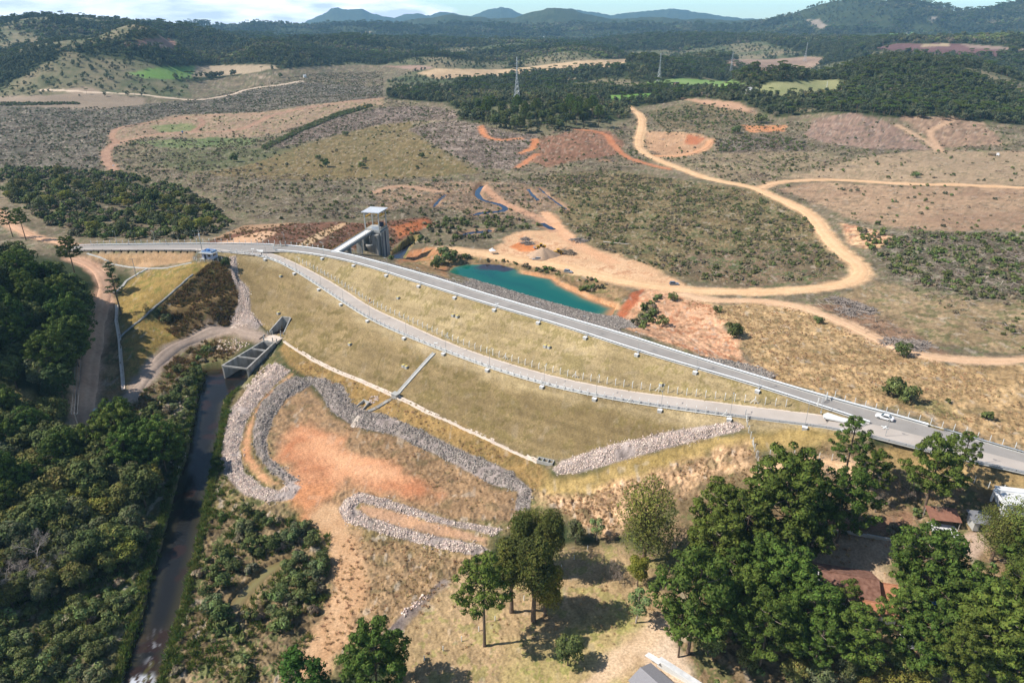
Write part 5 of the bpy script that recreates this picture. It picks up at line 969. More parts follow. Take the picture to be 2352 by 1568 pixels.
p = ground(1131, 583); tn = empty('canopy_tent', p, .3, 'white peaked canopy tent at the edge of the tan road', 'tent')
for sx in (-1, 1):
    for sy in (-1, 1): q = MB(); q.tube((sx * 1.5, sy * 1.5, 0), (sx * 1.5, sy * 1.5, 2.2), .05, n=6); q.build('leg', WHITE, tn)
q = MB(); q.add([(-1.7, -1.7, 2.1), (1.7, -1.7, 2.1), (1.7, 1.7, 2.1), (-1.7, 1.7, 2.1), (-.5, -.5, 2.9), (.5, -.5, 2.9), (.5, .5, 2.9), (-.5, .5, 2.9), (0, 0, 3.7)], [(0, 1, 5, 4), (1, 2, 6, 5), (2, 3, 7, 6), (3, 0, 4, 7), (4, 5, 8), (5, 6, 8), (6, 7, 8), (7, 4, 8)]); q.build('canopy', CARW, tn)
q = MB(); q.box((0, 0, .75), (1.8, .8, .06)); 
for sx in (-1, 1): q.box((sx * .8, 0, .36), (.06, .6, .72))
tb_ = q.build('table', SHEETW); tb_.location = p; tag(tb_, 'small pale table under the white canopy tent', 'table')
# standing person
def person(loc, rz, label, shirt, trousers):
    me = bpy.data.meshes.new('person'); J = [(0,0,.95),(0,0,1.2),(0,0,1.42),(0,.02,1.52),(0,.03,1.62),(0,.02,1.74),(.1,0,.9),(.11,.03,.5),(.11,-.02,.08),(.11,.14,.04),(-.1,0,.9),(-.12,.06,.5),(-.13,-.04,.08),(-.13,.12,.04),(.19,0,1.4),(.24,.02,1.12),(.22,.18,.95),(.22,.25,.9),(-.19,0,1.4),(-.25,0,1.12),(-.24,.1,.88),(-.24,.14,.8)]
    E_ = [(0,1),(1,2),(2,3),(3,4),(4,5),(0,6),(6,7),(7,8),(8,9),(0,10),(10,11),(11,12),(12,13),(2,14),(14,15),(15,16),(16,17),(2,18),(18,19),(19,20),(20,21)]; R_ = [.14,.13,.14,.055,.095,.075,.09,.065,.045,.04,.09,.065,.045,.04,.06,.045,.035,.035,.06,.045,.035,.035]
    me.from_pydata(J, E_, []); o = bpy.data.objects.new('person', me); COL.objects.link(o); o.location = tuple(loc); o.rotation_euler = (0, 0, rz); md = o.modifiers.new('s', 'SKIN'); 
    for i, v in enumerate(me.skin_vertices[0].data): v.radius = (R_[i], R_[i] * .8); v.use_root = (i == 0)
    sb = o.modifiers.new('d', 'SUBSURF'); sb.levels = 1; sb.render_levels = 2; me.materials.append(SKIN); tag(o, label, 'person')
    q = MB(); q.tube((0, 0, .92), (0, 0, 1.46), .2, .23, 10); q.build('shirt', shirt, o); q = MB(); q.tube((.1, .01, .1), (.1, 0, .95), .08, .12, 8); q.tube((-.11, .01, .1), (-.1, 0, .95), .08, .12, 8); q.build('trousers', trousers, o); q = MB(); q.ball((0, .0, 1.7), (.1, .11, .1), 8, 5); q.build('hair', NAVY, o)
    return o
person(ground(1240.5, 597.5), .6, 'person in a red top standing behind the open boot of the estate car', RED, NAVY)

# heaps
def heap(uv, rx, ry, h, m, name, label, cat, rough=.25):
    p = ground(*uv); n, k = 40, 14; V = []; 
    for j in range(k + 1):
        for i in range(n):
            t = 2 * math.pi * i / n; f = j / k; e = 1 + .12 * math.sin(3 * t + 1) + .06 * math.sin(7 * t); zz = h * (1 - f ** 1.25) + (random.random() - .5) * rough * .5 * (1 - f)
            V.append((rx * f * e * math.cos(t), ry * f * e * math.sin(t), zz - .1))
    q = MB(); q.add(V, [(j * n + i, (j + 1) * n + i, (j + 1) * n + (i + 1) % n, j * n + (i + 1) % n) for j in range(k) for i in range(n)]); o = q.build(name, m, smooth=True); o.location = p; return tag(o, label, cat)
SAND = mat('wood_chips', (.36, .24, .155), .95, 0, 1.4, c2=(.48, .345, .24), bump=.12, detail=8)
heap((1247, 588), 9.5, 6.5, 5.0, SAND, 'gravel_heap', 'large tan heap of chips between the loaders and the estate car', 'heap')
def logpile(uv, n, r_, ln, label, m=LOG, h=1.8, z=0):
    p = ground(*uv); q = MB()
    for k in range(n):
        a = random.random() * 6.28; d = r_ * random.random() ** .7; c = np.array([d * math.cos(a), d * math.sin(a), max(.15, h * (1 - d / r_) * random.random() + .2)]); t = random.random() * 3.14; e = np.array([math.cos(t), math.sin(t), (random.random() - .5) * .5]) * ln * (.5 + random.random() * .7) / 2; q.tube(c - e, c + e, .07 + random.random() * .13, n=5)
    o = q.build('log_pile', m); o.location = p; return tag(o, label, 'log pile')
logpile((1295, 580), 90, 3.6, 3.4, 'tangled heap of cut logs in front of the loader', h=3.0); logpile((1310, 583), 90, 3.2, 3.0, 'rounded heap of pale cut logs right of the loader', h=3.2)
BRUSH = mat('dead_brush', (.16, .13, .11), .95, 0, 2, c2=(.34, .29, .25)); PALEB = mat('bleached_wood', (.4, .36, .31), .9, 0, 2, c2=(.6, .55, .48))
logpile((1212, 560), 120, 4.5, 3.2, 'dark heap of brushwood behind the orange scrape', BRUSH, 1.6); logpile((1207, 551), 80, 3.4, 3.0, 'small grey heap of brushwood beyond the orange scrape', BRUSH, 2.0); logpile((1330, 553), 100, 5.5, 4, 'heap of branches at the edge of the earth yard', BRUSH, 1.4)
for k, (u, v) in enumerate([(1925, 692), (1960, 702), (1985, 712), (1950, 718), (2060, 790), (2090, 800), (2110, 794)]): logpile((u, v), 110, 5.5, 4, ['dark brush heap nearest the road loop', 'dark brush heap in the bare strip, second from the road loop', 'brush heap at the far end of the upper windrow', 'brush heap at the middle of the bare strip', 'brush heap left of the lower windrow', 'brush heap at the middle of the lower windrow', 'brush heap right of the lower windrow'][k], BRUSH, 1.5)
b = MB(); p = ground(1385, 557)
b.tube((0, 0, .5), (14, -4.5, .4), .3, .15, 7); b.path([(13, -4.2, .4), (16, -6, .8)], .12, .05); b.path([(12, -3.8, .4), (16, -4.5, 1.0)], .1, .05); o = b.build('fallen_trunk', PALEB); o.location = p; tag(o, 'long pale fallen trunk at the edge of the earth yard', 'log')

# ------------------------------------------------------------------ pylons
py = None
for uv, h, rz, lb in [((1187, 236), 54, .3, 'tall lattice pylon rising out of the wooded hill'), ((1513, 188), 48, .4, 'lattice pylon beyond the light green field'), ((1677, 176), 50, .5, 'lattice pylon between two dark woods, left of the bare hill'), ((1848, 142), 50, .5, 'faint lattice pylon in front of the reddish bare hill')]:
    p = ground(*uv)
    if py is None:
        py = empty('pylon', p, rz, lb, 'pylon', 'pylons crossing the valley'); hw = lambda z: 3.6 * (1 - z / 36) + .55 if z < 32 else .8 - .5 * (z - 32) / 22
        hw = lambda z: max(.28, 3.7 - z * .094 if z < 32 else .69 - (z - 32) * .018); lv = [0, 8, 15, 21, 26, 30, 34, 38, 42, 46, 50, 54]
        for sx, sy in ((-1, -1), (1, -1), (1, 1), (-1, 1)):
            q = MB()
            for z0, z1 in zip(lv[:-1], lv[1:]): q.tube((sx * hw(z0), sy * hw(z0), z0), (sx * hw(z1), sy * hw(z1), z1), .2, n=4)
            q.build('leg', STEEL, py)
        q = MB()
        for z0, z1 in zip(lv[:-1], lv[1:]):
            for k in range(4):
                a_ = [(-1, -1), (1, -1), (1, 1), (-1, 1)][k]; b_ = [(-1, -1), (1, -1), (1, 1), (-1, 1)][(k + 1) % 4]
                q.tube((a_[0] * hw(z0), a_[1] * hw(z0), z0), (b_[0] * hw(z1), b_[1] * hw(z1), z1), .11, n=3); q.tube((b_[0] * hw(z0), b_[1] * hw(z0), z0), (a_[0] * hw(z1), a_[1] * hw(z1), z1), .11, n=3); q.tube((a_[0] * hw(z1), a_[1] * hw(z1), z1), (b_[0] * hw(z1), b_[1] * hw(z1), z1), .1, n=3)
        q.build('bracing', STEEL, py)
        for z_ in (36, 41, 46):
            q = MB()
            for s_ in (-1, 1): q.tube((0, 0, z_ + .8), (s_ * 3.6, 0, z_), .13, n=4); q.tube((0, 0, z_ - .5), (s_ * 3.6, 0, z_), .13, n=4)
            q.build('crossarm', STEEL, py)
        py.scale = (h / 54,) * 3
    else: dup(py, p, rz, lb, scale=h / 54)

# ------------------------------------------------------------------ houses among the trees
def gable(name, loc, rz, L_, W_, eave, rise, roofm, wallm, label, over=.6, cat='house'):
    r = empty(name, loc, rz, label, cat); q = MB(); q.box((0, 0, eave / 2 - .3), (L_, W_, eave + .6)); 
    q.add([(s_ * L_ / 2, y, z) for s_ in (-1, 1) for y, z in ((-W_ / 2, eave), (W_ / 2, eave), (0, eave + rise * .96))], [(2, 1, 0), (3, 4, 5)]); q.build('wall', wallm, r)
    q = MB(); l2, w2 = L_ / 2 + over, W_ / 2 + over; dz = rise * over / (W_ / 2)
    for s_ in (-1, 1): q.slab([(-l2, s_ * w2, eave - dz), (l2, s_ * w2, eave - dz), (l2, 0, eave + rise), (-l2, 0, eave + rise)][::s_ * -1], .14)
    q.build('roof', roofm, r); q = MB(); q.tube((-l2, 0, eave + rise + .02), (l2, 0, eave + rise + .02), .12, n=6); q.build('ridge_cap', roofm, r)
    for x in (-L_ * .28, L_ * .28): q = MB(); q.box((x, -W_ / 2 - .02, eave * .55), (1.2, .08, 1.1)); q.build('window', GLASS, r)
    q = MB(); q.box((0, -W_ / 2 - .02, 1.0), (.95, .08, 2.1)); q.build('door', WOODP, r); return r
gable('house', ground(1938, 1362), math.radians(-14), 11.5, 10.5, 3.0, 2.6, TILE, WALLW, 'large brown tiled house under the araucarias'); p = ground(1938, 1362)
gable('house_wing', p + np.array([7.6, -1.4, 0]), math.radians(-14), 4.6, 4.6, 2.6, 1.9, TILE_O, WALLW, 'small orange tiled gabled annex at the end of the brown house', .5, 'annex')
gable('outbuilding', ground(2010, 1412), math.radians(-14), 7, 4, 2.4, 1.3, TILE_O, WALLW, 'orange tiled lean-to below the brown house', .4, 'outbuilding'); gable('outbuilding', ground(2118, 1468), math.radians(-10), 8, 5, 2.4, 1.4, TILE_O, WALLW, 'bright orange tiled outbuilding behind the lower araucarias', .4, 'outbuilding')
wh = empty('white_house', ground(2325, 1178), math.radians(-12), 'white flat roofed house with an open frame at the picture edge', 'house'); q = MB(); q.box((3, 2, 1.6), (11, 7, 3.8)); q.build('wall', WALLW, wh); q = MB(); q.box((3, 2, 3.6), (11.6, 7.6, .25)); q.build('roof', SHEETW, wh)
for a_, d_ in (((-3.6, 3.5, 1.5), (.4, .4, 4.2)), ((-3.6, -2.5, 1.5), (.4, .4, 4.2))): q = MB(); q.box(a_, d_); q.build('pillar', WALLW, wh)
q = MB(); q.box((-3.6, .5, 3.75), (.5, 6.6, .4)); q.box((0, 3.6, 3.95), (7.4, .5, .4)); q.build('beam', WALLW, wh); q = MB(); q.box((-2.52, 1, 1.7), (.06, 1.8, 1.2)); q.build('window', GLASS, wh)
sh = empty('shed', ground(2160, 1200), math.radians(-10), 'open shed with a rusty sheet roof above a white slab', 'shed')
q = MB(); q.slab([(-3.6, -2.2, 2.3), (3.6, -2.2, 2.3), (3.6, 2.2, 3.2), (-3.6, 2.2, 3.2)], .1); q.build('roof', RUST, sh)
for sx in (-1, 1):
    for sy, h_ in ((-1, 2.2), (1, 3.1)): q = MB(); q.tube((sx * 3.3, sy * 2, -.3), (sx * 3.3, sy * 2, h_), .09, n=6); q.build('post', WOODP, sh)
q = MB(); P = [ground(u, v) for u, v in ((2128, 1202), (2192, 1208), (2212, 1246), (2150, 1235))]; q.prism([tuple(p[:2]) for p in P], min(p[2] for p in P) - .5, max(p[2] for p in P) + .1); tag(q.build('slab', SHEETW), 'whitish concrete slab below the rusty shed', 'slab', kind='thing')
hu = empty('hut', ground(2246, 1208), math.radians(-8), 'small grey hut with a dark doorway left of the white house', 'hut'); q = MB(); q.box((0, 0, 1.2), (4, 3.6, 2.6)); q.build('wall', CONC, hu); q = MB(); q.slab([(-2.5, -2.3, 2.5), (2.5, -2.3, 2.5), (2.5, 2.3, 3.0), (-2.5, 2.3, 3.0)], .12); q.build('roof', SHEET, hu); q = MB(); q.box((0, -1.83, .9), (1.5, .08, 1.9)); q.build('doorway', NAVY, hu)
gable('barn', ground(1506, 1600) + np.array([0, .5, 0]), math.radians(-52), 8, 6, 2.6, 1.0, mat('corrugated_roof', (.2, .19, .2), .6, 0, 8, c2=(.32, .31, .32), stretch=(8, .2, .2), bump=.04), WALLW, 'grey corrugated roof at the bottom edge of the picture', .4, 'barn')
r = empty('low_wall', ground(1545, 1548), math.radians(-42), 'long low white wall capped with loose sheets near the grey roof', 'wall'); q = MB(); q.box((3, 0, .6), (13, .5, 1.6)); q.build('wall', WHITE, r); q = MB(); q.slab([(-3.6, -.2, 1.5), (9.4, -.2, 1.5), (9.4, 1.2, 1.35), (-3.6, 1.2, 1.35)], .06); q.build('capping', SHEETW, r); q = MB(); q.slab([(-6.4, -.6, 1.0), (-3.0, -.9, 1.3), (-2.8, .5, 1.35), (-6.2, .6, 1.1)], .05); q.build('loose_sheet', SHEETW, r)
ds = empty('satellite_dish', ground(2140, 1390), 0, 'blue satellite dish on a post beside the garden path', 'satellite dish'); q = MB(); q.tube((0, 0, 0), (0, 0, 1.4), .06, n=6); q.build('post', STEEL, ds); q = MB()
V = [(0, 0, 0)] + [(r_ * math.cos(t), r_ * math.sin(t), .25 * r_ * r_) for r_ in (.5, 1.0) for t in np.linspace(0, 2 * math.pi, 16, endpoint=False)]; q.add(V, [(0, 1 + i, 1 + (i + 1) % 16) for i in range(16)] + [(1 + i, 17 + i, 17 + (i + 1) % 16, 1 + (i + 1) % 16) for i in range(16)]); o = q.build('dish', BLUE, ds, True); o.location = (0, 0, 1.45); o.rotation_euler = (.5, .3, 0)
q = MB(); P = G([(1885, 1228), (1925, 1221), (1990, 1233), (2056, 1243)]); 
for a_, b_ in zip(P[:-1], P[1:]): d = b_ - a_; q.box(((a_ + b_) / 2 + (0, 0, .3))[:3], (np.linalg.norm(d[:2]), .35, 1.0), math.atan2(d[1], d[0]))
tag(q.build('garden_wall', CONC), 'low grey garden wall above the brown house', 'wall')
# far farm buildings
for uv, lb, d in [((1549, 213), 'white roofed farmhouse beside a brown tower', (9, 7, 4)), ((1722, 212), 'pale farm shed behind the vineyard field', (14, 7, 4)), ((1915, 90), 'white farm buildings below the mountain, middle one', (16, 9, 5)), ((1843, 88), 'low white sheds below the big mountain, left of the middle one', (24, 10, 5)), ((2005, 93), 'long white shed left of the distant green field', (30, 10, 5)), ((2085, 77), 'white shed above the distant green field', (26, 10, 6)), ((1248, 88), 'tiny white farmhouse far off in the middle woods', (12, 8, 5)), ((1658, 98), 'tiny white house far off at the foot of the mountain slope', (12, 8, 5)), ((700, 178), 'small pale hut by the far earth road', (5, 4, 3))]:
    r = empty('farmhouse', ground(*uv) + np.array([0, 0, .5]), random.random(), lb, 'farm building'); q = MB(); q.box((0, 0, d[2] / 2 - 1), (d[0], d[1], d[2] + 2)); q.build('wall', WALLW, r); q = MB()
    for s_ in (-1, 1): q.slab([(-d[0] / 2 - .5, s_ * (d[1] / 2 + .5), d[2] - .1), (d[0] / 2 + .5, s_ * (d[1] / 2 + .5), d[2] - .1), (d[0] / 2 + .5, 0, d[2] + 2), (-d[0] / 2 - .5, 0, d[2] + 2)][::-s_], .2)
    q.build('roof', SHEETW, r)
r = empty('brown_tower', ground(1553, 208), .2, 'brown square tower house beside the white farmhouse', 'tower'); q = MB(); q.box((0, 0, 6), (6, 6, 13)); q.build('wall', TILE, r); q = MB(); q.box((0, 0, 12.7), (7, 7, .5)); q.build('roof', SHEET, r); q = MB(); q.box((0, -3.05, 9), (3.6, .1, 1.4)); q.build('window', GLASS, r)
for uv, lb in [((1898, 206), 'left white post standing in the vineyard field'), ((2105 - 2, 200), 'white post at the right end of the vineyard field')][:1]:
    q = MB(); q.tube((0, 0, 0), (0, 0, 11), .35, .25, 6); o = q.build('field_pole', WHITE); o.location = ground(*uv); tag(o, lb, 'pole')
# ------------------------------------------------------------------ plants
LEAF = attr_mat('leaves', 'tint', rough=.75, amt=0, bump=0, spec=.15, rnd=.2, trans=.14)
BARK = attr_mat('bark', 'tint', rough=.95, amt=.25, scale=2.5, bump=.02, spec=.05)
STONE = attr_mat('broken_stone', 'tint', rough=.95, amt=.12, scale=2, bump=.03, spec=.1, rnd=.38)
DRY = attr_mat('dry_stalks', 'tint', rough=.95, amt=0, bump=0, spec=.05, rnd=.2, trans=.4)
class PL:
    def __init__(s, seed): s.r = np.random.default_rng(seed); s.V = []; s.Fq = []; s.C = []; s.n = 0
    def _add(s, V, F_, C_): s.V.append(V); s.Fq.append(F_ + s.n); s.C.append(C_); s.n += len(V)
    def cards(s, C, D, w, l, col, N_=None, var=.28):
        n = len(C); D = D / (np.linalg.norm(D, axis=1)[:, None] + 1e-9); R_ = s.r.normal(size=(n, 3)) if N_ is None else np.cross(N_, D)
        R_ = R_ - D * (R_ * D).sum(1)[:, None]; R_ /= np.linalg.norm(R_, axis=1)[:, None] + 1e-9
        w = np.broadcast_to(np.asarray(w, float), (n,))[:, None] / 2; l = np.broadcast_to(np.asarray(l, float), (n,))[:, None] / 2
        V = np.stack([C - D * l - R_ * w * .75, C - D * l * .2 + R_ * w * -1.05, C + D * l, C - D * l * .2 + R_ * w], 1).reshape(-1, 3)
        c = np.asarray(col)[None] * (1 + var * s.r.uniform(-1, 1, (n, 1))) * (1 + .1 * s.r.uniform(-1, 1, (n, 3))); c = np.repeat(c, 4, 0)
        s._add(V, np.arange(4 * n).reshape(-1, 4), np.clip(c, .003, .95))
    def lump(s, c, r, n, col, size, up=.0, flat=1.0, droop=.0):
        d = s.r.normal(size=(n, 3)); d /= np.linalg.norm(d, axis=1)[:, None]; d[:, 2] = np.where(d[:, 2] < -.45, -d[:, 2], d[:, 2])
        P = np.asarray(c) + d * np.array([1, 1, flat]) * r * s.r.uniform(.78, 1.06, (n, 1)); N_ = d + s.r.normal(size=(n, 3)) * .42 + (0, 0, up)
        T = np.cross(N_, s.r.normal(size=(n, 3))); T[:, 2] -= droop
        s.cards(P, T, size * s.r.uniform(.6, 1.2, n), size * s.r.uniform(.9, 1.7, n), col, N_)
    def tube(s, pts, r0, r1, col, n=6):
        pts = np.asarray(pts, float); m = len(pts); rad = np.linspace(r0, r1, m); t = np.linspace(0, 2 * np.pi, n, endpoint=False); d = np.gradient(pts, axis=0); d /= np.linalg.norm(d, axis=1)[:, None] + 1e-9
        u = np.cross(d, np.array([.31, .93, .2])); u /= np.linalg.norm(u, axis=1)[:, None] + 1e-9; w = np.cross(d, u)
        V = (pts[:, None] + rad[:, None, None] * (np.cos(t)[None, :, None] * u[:, None] + np.sin(t)[None, :, None] * w[:, None])).reshape(-1, 3)
        a = (np.arange(m - 1)[:, None] * n + np.arange(n)).ravel(); b = (np.arange(m - 1)[:, None] * n + (np.arange(n) + 1) % n).ravel()
        s._add(V, np.stack([a, b, b + n, a + n], 1), np.tile(np.asarray(col), (len(V), 1)) * s.r.uniform(.85, 1.15, (len(V), 1)))
    def build(s, name, m, parent=None, coll=None):
        o = mesh_np(name, np.concatenate(s.V), np.concatenate(s.Fq), m, parent=parent, col=np.concatenate(s.C))
        if coll is not None: COL.objects.unlink(o); coll.objects.link(o)
        return o
G_AR = lin(88, 106, 46); G_DK = lin(76, 90, 48); G_MD = lin(104, 114, 64); G_OL = lin(122, 120, 62); G_YE = lin(138, 138, 62); G_GR = lin(104, 108, 78); G_PA = lin(122, 140, 84); BK = lin(112, 96, 82); BKP = lin(170, 158, 144); GREY = lin(150, 138, 126)
def araucaria(seed, h, R_, tiers=7, full=1.0, col=G_AR, low=.55):
    w = PL(seed); c = PL(seed + 500); b = PL(seed + 900); r = w.r
    lean = r.normal(size=2) * .012 * h; ax_ = lambda z: np.array([lean[0] * z / h, lean[1] * z / h, z])
    w.tube([ax_(z) for z in (-1, .3, h * .25, h * .6, h * .97)], .42 * h / 20, .14 * h / 20, BK, 9)
    for k in range(tiers):
        f = k / (tiers - 1); z = h * (low + (.97 - low) * f); nb = max(5, int(r.integers(6, 8) * full)); L_ = R_ * (1.0 - .62 * f ** 2.2) * (.82 if k == 0 else 1); a0 = r.uniform(0, 6.28)
        for j in range(nb):
            a = a0 + 6.283 * j / nb + r.normal() * .22; l = L_ * r.uniform(.68, 1.08); rise = R_ * (.20 + .12 * f); sag = -R_ * .07 * (1 - f); e = np.array([math.cos(a), math.sin(a), 0]); o = ax_(z)
            pts = [o, o + e * l * .4 + (0, 0, sag), o + e * l * .75 + (0, 0, sag + rise * .35), o + e * l + (0, 0, rise)]
            b.tube(pts, .095, .035, lin(140, 128, 114) if r.random() < .35 else lin(78, 70, 58), 4)
            nt_ = max(3, min(5, int(round(l / 1.15))))
            for q in range(nt_):
                t = 1 - q * .165 - r.uniform(0, .04)
                if t < .38: break
                p = np.array([np.interp(t, (0, .4, .75, 1), [pt[i] for pt in pts]) for i in range(3)]) + r.normal(size=3) * ((.2, .2, .2) if q == 0 else (.8, .8, .15)); rt_ = R_ * .138 * r.uniform(.75, 1.25); n = 72
                d = r.normal(size=(n, 3)); d /= np.linalg.norm(d, axis=1)[:, None]; d[:, 2] = np.abs(d[:, 2]) * 1.0 - .12; d /= np.linalg.norm(d, axis=1)[:, None]
                N_ = d + r.normal(size=(n, 3)) * .24; T = np.cross(N_, r.normal(size=(n, 3))) + d * .3
                c.cards(p + d * rt_ * r.uniform(.55, 1, (n, 1)) * (1, 1, .8), T, .30 * rt_, .62 * rt_, col * r.uniform(.85, 1.15), N_, .3)
    return w, b, c
def broadleaf(seed, h, R_, col=G_DK, lumps=15, cards_=95, size=.55, flat=.8, base=.35, bark=BK, col2=None, droop=0.0, tall=1.0):
    w = PL(seed); c = PL(seed + 500); r = w.r; hc = h * (1 + base) / 2; rz = h * (1 - base) / 2 * tall
    w.tube([(0, 0, -1), (0, 0, h * .12), (r.normal() * .2, r.normal() * .2, h * .4), (r.normal() * .4, r.normal() * .4, h * .72)], .028 * h, .010 * h, bark, 7)
    for k in range(lumps):
        a = 2.4 * k + r.normal() * .3; f = (k + .5) / lumps; z = hc + rz * (-.75 + 1.6 * f) * .82; rad = R_ * math.sqrt(max(.03, 1 - ((z - hc) / rz) ** 2)) * r.uniform(.35, .82)
        p = np.array([rad * math.cos(a), rad * math.sin(a), z]); w.tube([(0, 0, h * .3 + .3 * (z - h * .3) * .5), p * (.5, .5, .82), p], .010 * h, .004 * h, bark, 4)
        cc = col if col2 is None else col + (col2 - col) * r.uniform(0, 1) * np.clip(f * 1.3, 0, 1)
        c.lump(p, R_ * r.uniform(.36, .52), cards_, cc * r.uniform(.8, 1.2), size, .15, flat, droop)
    return w, c
def bare(seed, h, spread, col=GREY, depth=4, leaf=None):
    w = PL(seed); r = w.r
    def grow(p, d, l, rad, k):
        q = p + d * l * .5 + r.normal(size=3) * l * .06; e = p + d * l; w.tube([p, q, e], rad, rad * .62, col, 5 if k > 1 else 3)
        if k == 0:
            w.cards(e + r.normal(size=(7, 3)) * l * .4, r.normal(size=(7, 3)) + d, .035, l * .9, col * .95); return
        for _ in range(3 if k > 1 else 4):
            n = d * .75 + r.normal(size=3) * spread; n[2] = abs(n[2]) * .6 + .22; grow(e if r.random() < .7 else q, n / np.linalg.norm(n), l * r.uniform(.58, .8), rad * .58, k - 1)
    grow(np.array([0, 0, -.5]), np.array([.05, 0, 1.0]), h * .32, h * .02, depth)
    return w
def layered_pine(seed, h, R_, col=lin(72, 88, 44)):
    w = PL(seed); c = PL(seed + 5); r = w.r; w.tube([(0, 0, -1), (.1, 0, h * .5), (0, .1, h)], .4, .08, BK, 8)
    for z in np.arange(h * .42, h, h * .06):
        f = (z - h * .42) / (h * .58)
        for j in range(4):
            a = r.uniform(0, 6.28); l = R_ * (1 - f * .75) * r.uniform(.4, 1.05); e = np.array([math.cos(a), math.sin(a), .12]); p = np.array([0, 0, z]); w.tube([p, p + e * l * .6, p + e * l + (0, 0, .3)], .07, .02, BK, 4)
            for t in (.55, .8, 1): c.lump(p + e * l * t + (0, 0, .2), .8, 15, col * r.uniform(.8, 1.2), .42, .3, .45)
    return w, c
def tree_thing(proto, loc, rz=None, scale=1.0, label=None, group=None):
    return dup(proto, loc, random.uniform(0, 6.28) if rz is None else rz, label, group, scale)
STORE = []
def make_tree(name, parts, cat='tree'):
    """a tree kept aside as the pattern for its copies"""
    r = bpy.data.objects.new(name, None); r.empty_display_size = .5; r['category'] = cat
    for nm, pl, m in parts: o = pl.build(nm, m, parent=r); COL.objects.unlink(o)
    STORE.append(r); return r
def place(proto, loc, label, group=None, scale=1.0, rz=None):
    if proto.get('placed') is None and proto in STORE:
        STORE.remove(proto)
    return dup(proto, loc, random.uniform(0, 6.28) if rz is None else rz, label, group, scale)
AR = []
for k, (h, R_, ti, fu, lo) in enumerate([(20, 6.4, 5, 1.0, .62), (17, 6.8, 6, 1.1, .42), (19, 5.6, 5, .95, .52), (15, 7.4, 6, 1.25, .4)]):
    w, b, c = araucaria(100 + k, h, R_, ti, fu, G_AR * (1, 1, .9), lo); AR.append((make_tree('araucaria_tree', [('trunk', w, BARK), ('branches', b, BARK), ('crown', c, LEAF)]), h))
BR = []
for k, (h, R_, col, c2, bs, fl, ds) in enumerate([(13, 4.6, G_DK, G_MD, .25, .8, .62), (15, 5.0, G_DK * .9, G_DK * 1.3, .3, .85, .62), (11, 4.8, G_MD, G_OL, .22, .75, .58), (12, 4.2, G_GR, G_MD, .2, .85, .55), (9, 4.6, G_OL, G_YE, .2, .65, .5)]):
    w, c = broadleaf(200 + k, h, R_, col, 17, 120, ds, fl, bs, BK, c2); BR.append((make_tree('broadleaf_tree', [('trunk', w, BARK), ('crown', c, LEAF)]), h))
CY = []
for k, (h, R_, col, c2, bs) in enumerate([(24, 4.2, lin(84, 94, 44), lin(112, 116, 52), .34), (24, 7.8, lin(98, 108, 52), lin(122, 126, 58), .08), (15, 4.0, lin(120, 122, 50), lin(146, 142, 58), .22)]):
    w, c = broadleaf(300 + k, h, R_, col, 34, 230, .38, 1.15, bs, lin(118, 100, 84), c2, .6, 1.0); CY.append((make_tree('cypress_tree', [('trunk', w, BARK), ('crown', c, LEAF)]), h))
BU = []
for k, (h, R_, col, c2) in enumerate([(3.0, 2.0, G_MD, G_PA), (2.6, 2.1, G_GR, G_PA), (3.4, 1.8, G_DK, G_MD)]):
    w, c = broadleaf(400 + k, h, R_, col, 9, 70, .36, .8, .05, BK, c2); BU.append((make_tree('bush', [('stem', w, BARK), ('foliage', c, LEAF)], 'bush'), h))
BA = [(make_tree('bare_tree', [('trunk', bare(501, 15, .62, lin(168, 156, 146), 5), BARK)]), 15), (make_tree('bare_tree', [('trunk', bare(502, 8, .4, lin(150, 136, 122), 4), BARK)]), 8)]
w, c = layered_pine(600, 24, 5.0); PI = make_tree('pine_tree', [('trunk', w, BARK), ('crown', c, LEAF)])
w, c = layered_pine(601, 12, 4.4, lin(66, 98, 36)); PI2 = make_tree('pine_tree', [('trunk', w, BARK), ('crown', c, LEAF)])
w, c = broadleaf(610, 9, 2.6, G_PA, 10, 80, .4, .9, .3, BKP, lin(132, 150, 96)); YT = make_tree('young_tree', [('trunk', w, BARK), ('crown', c, LEAF)])

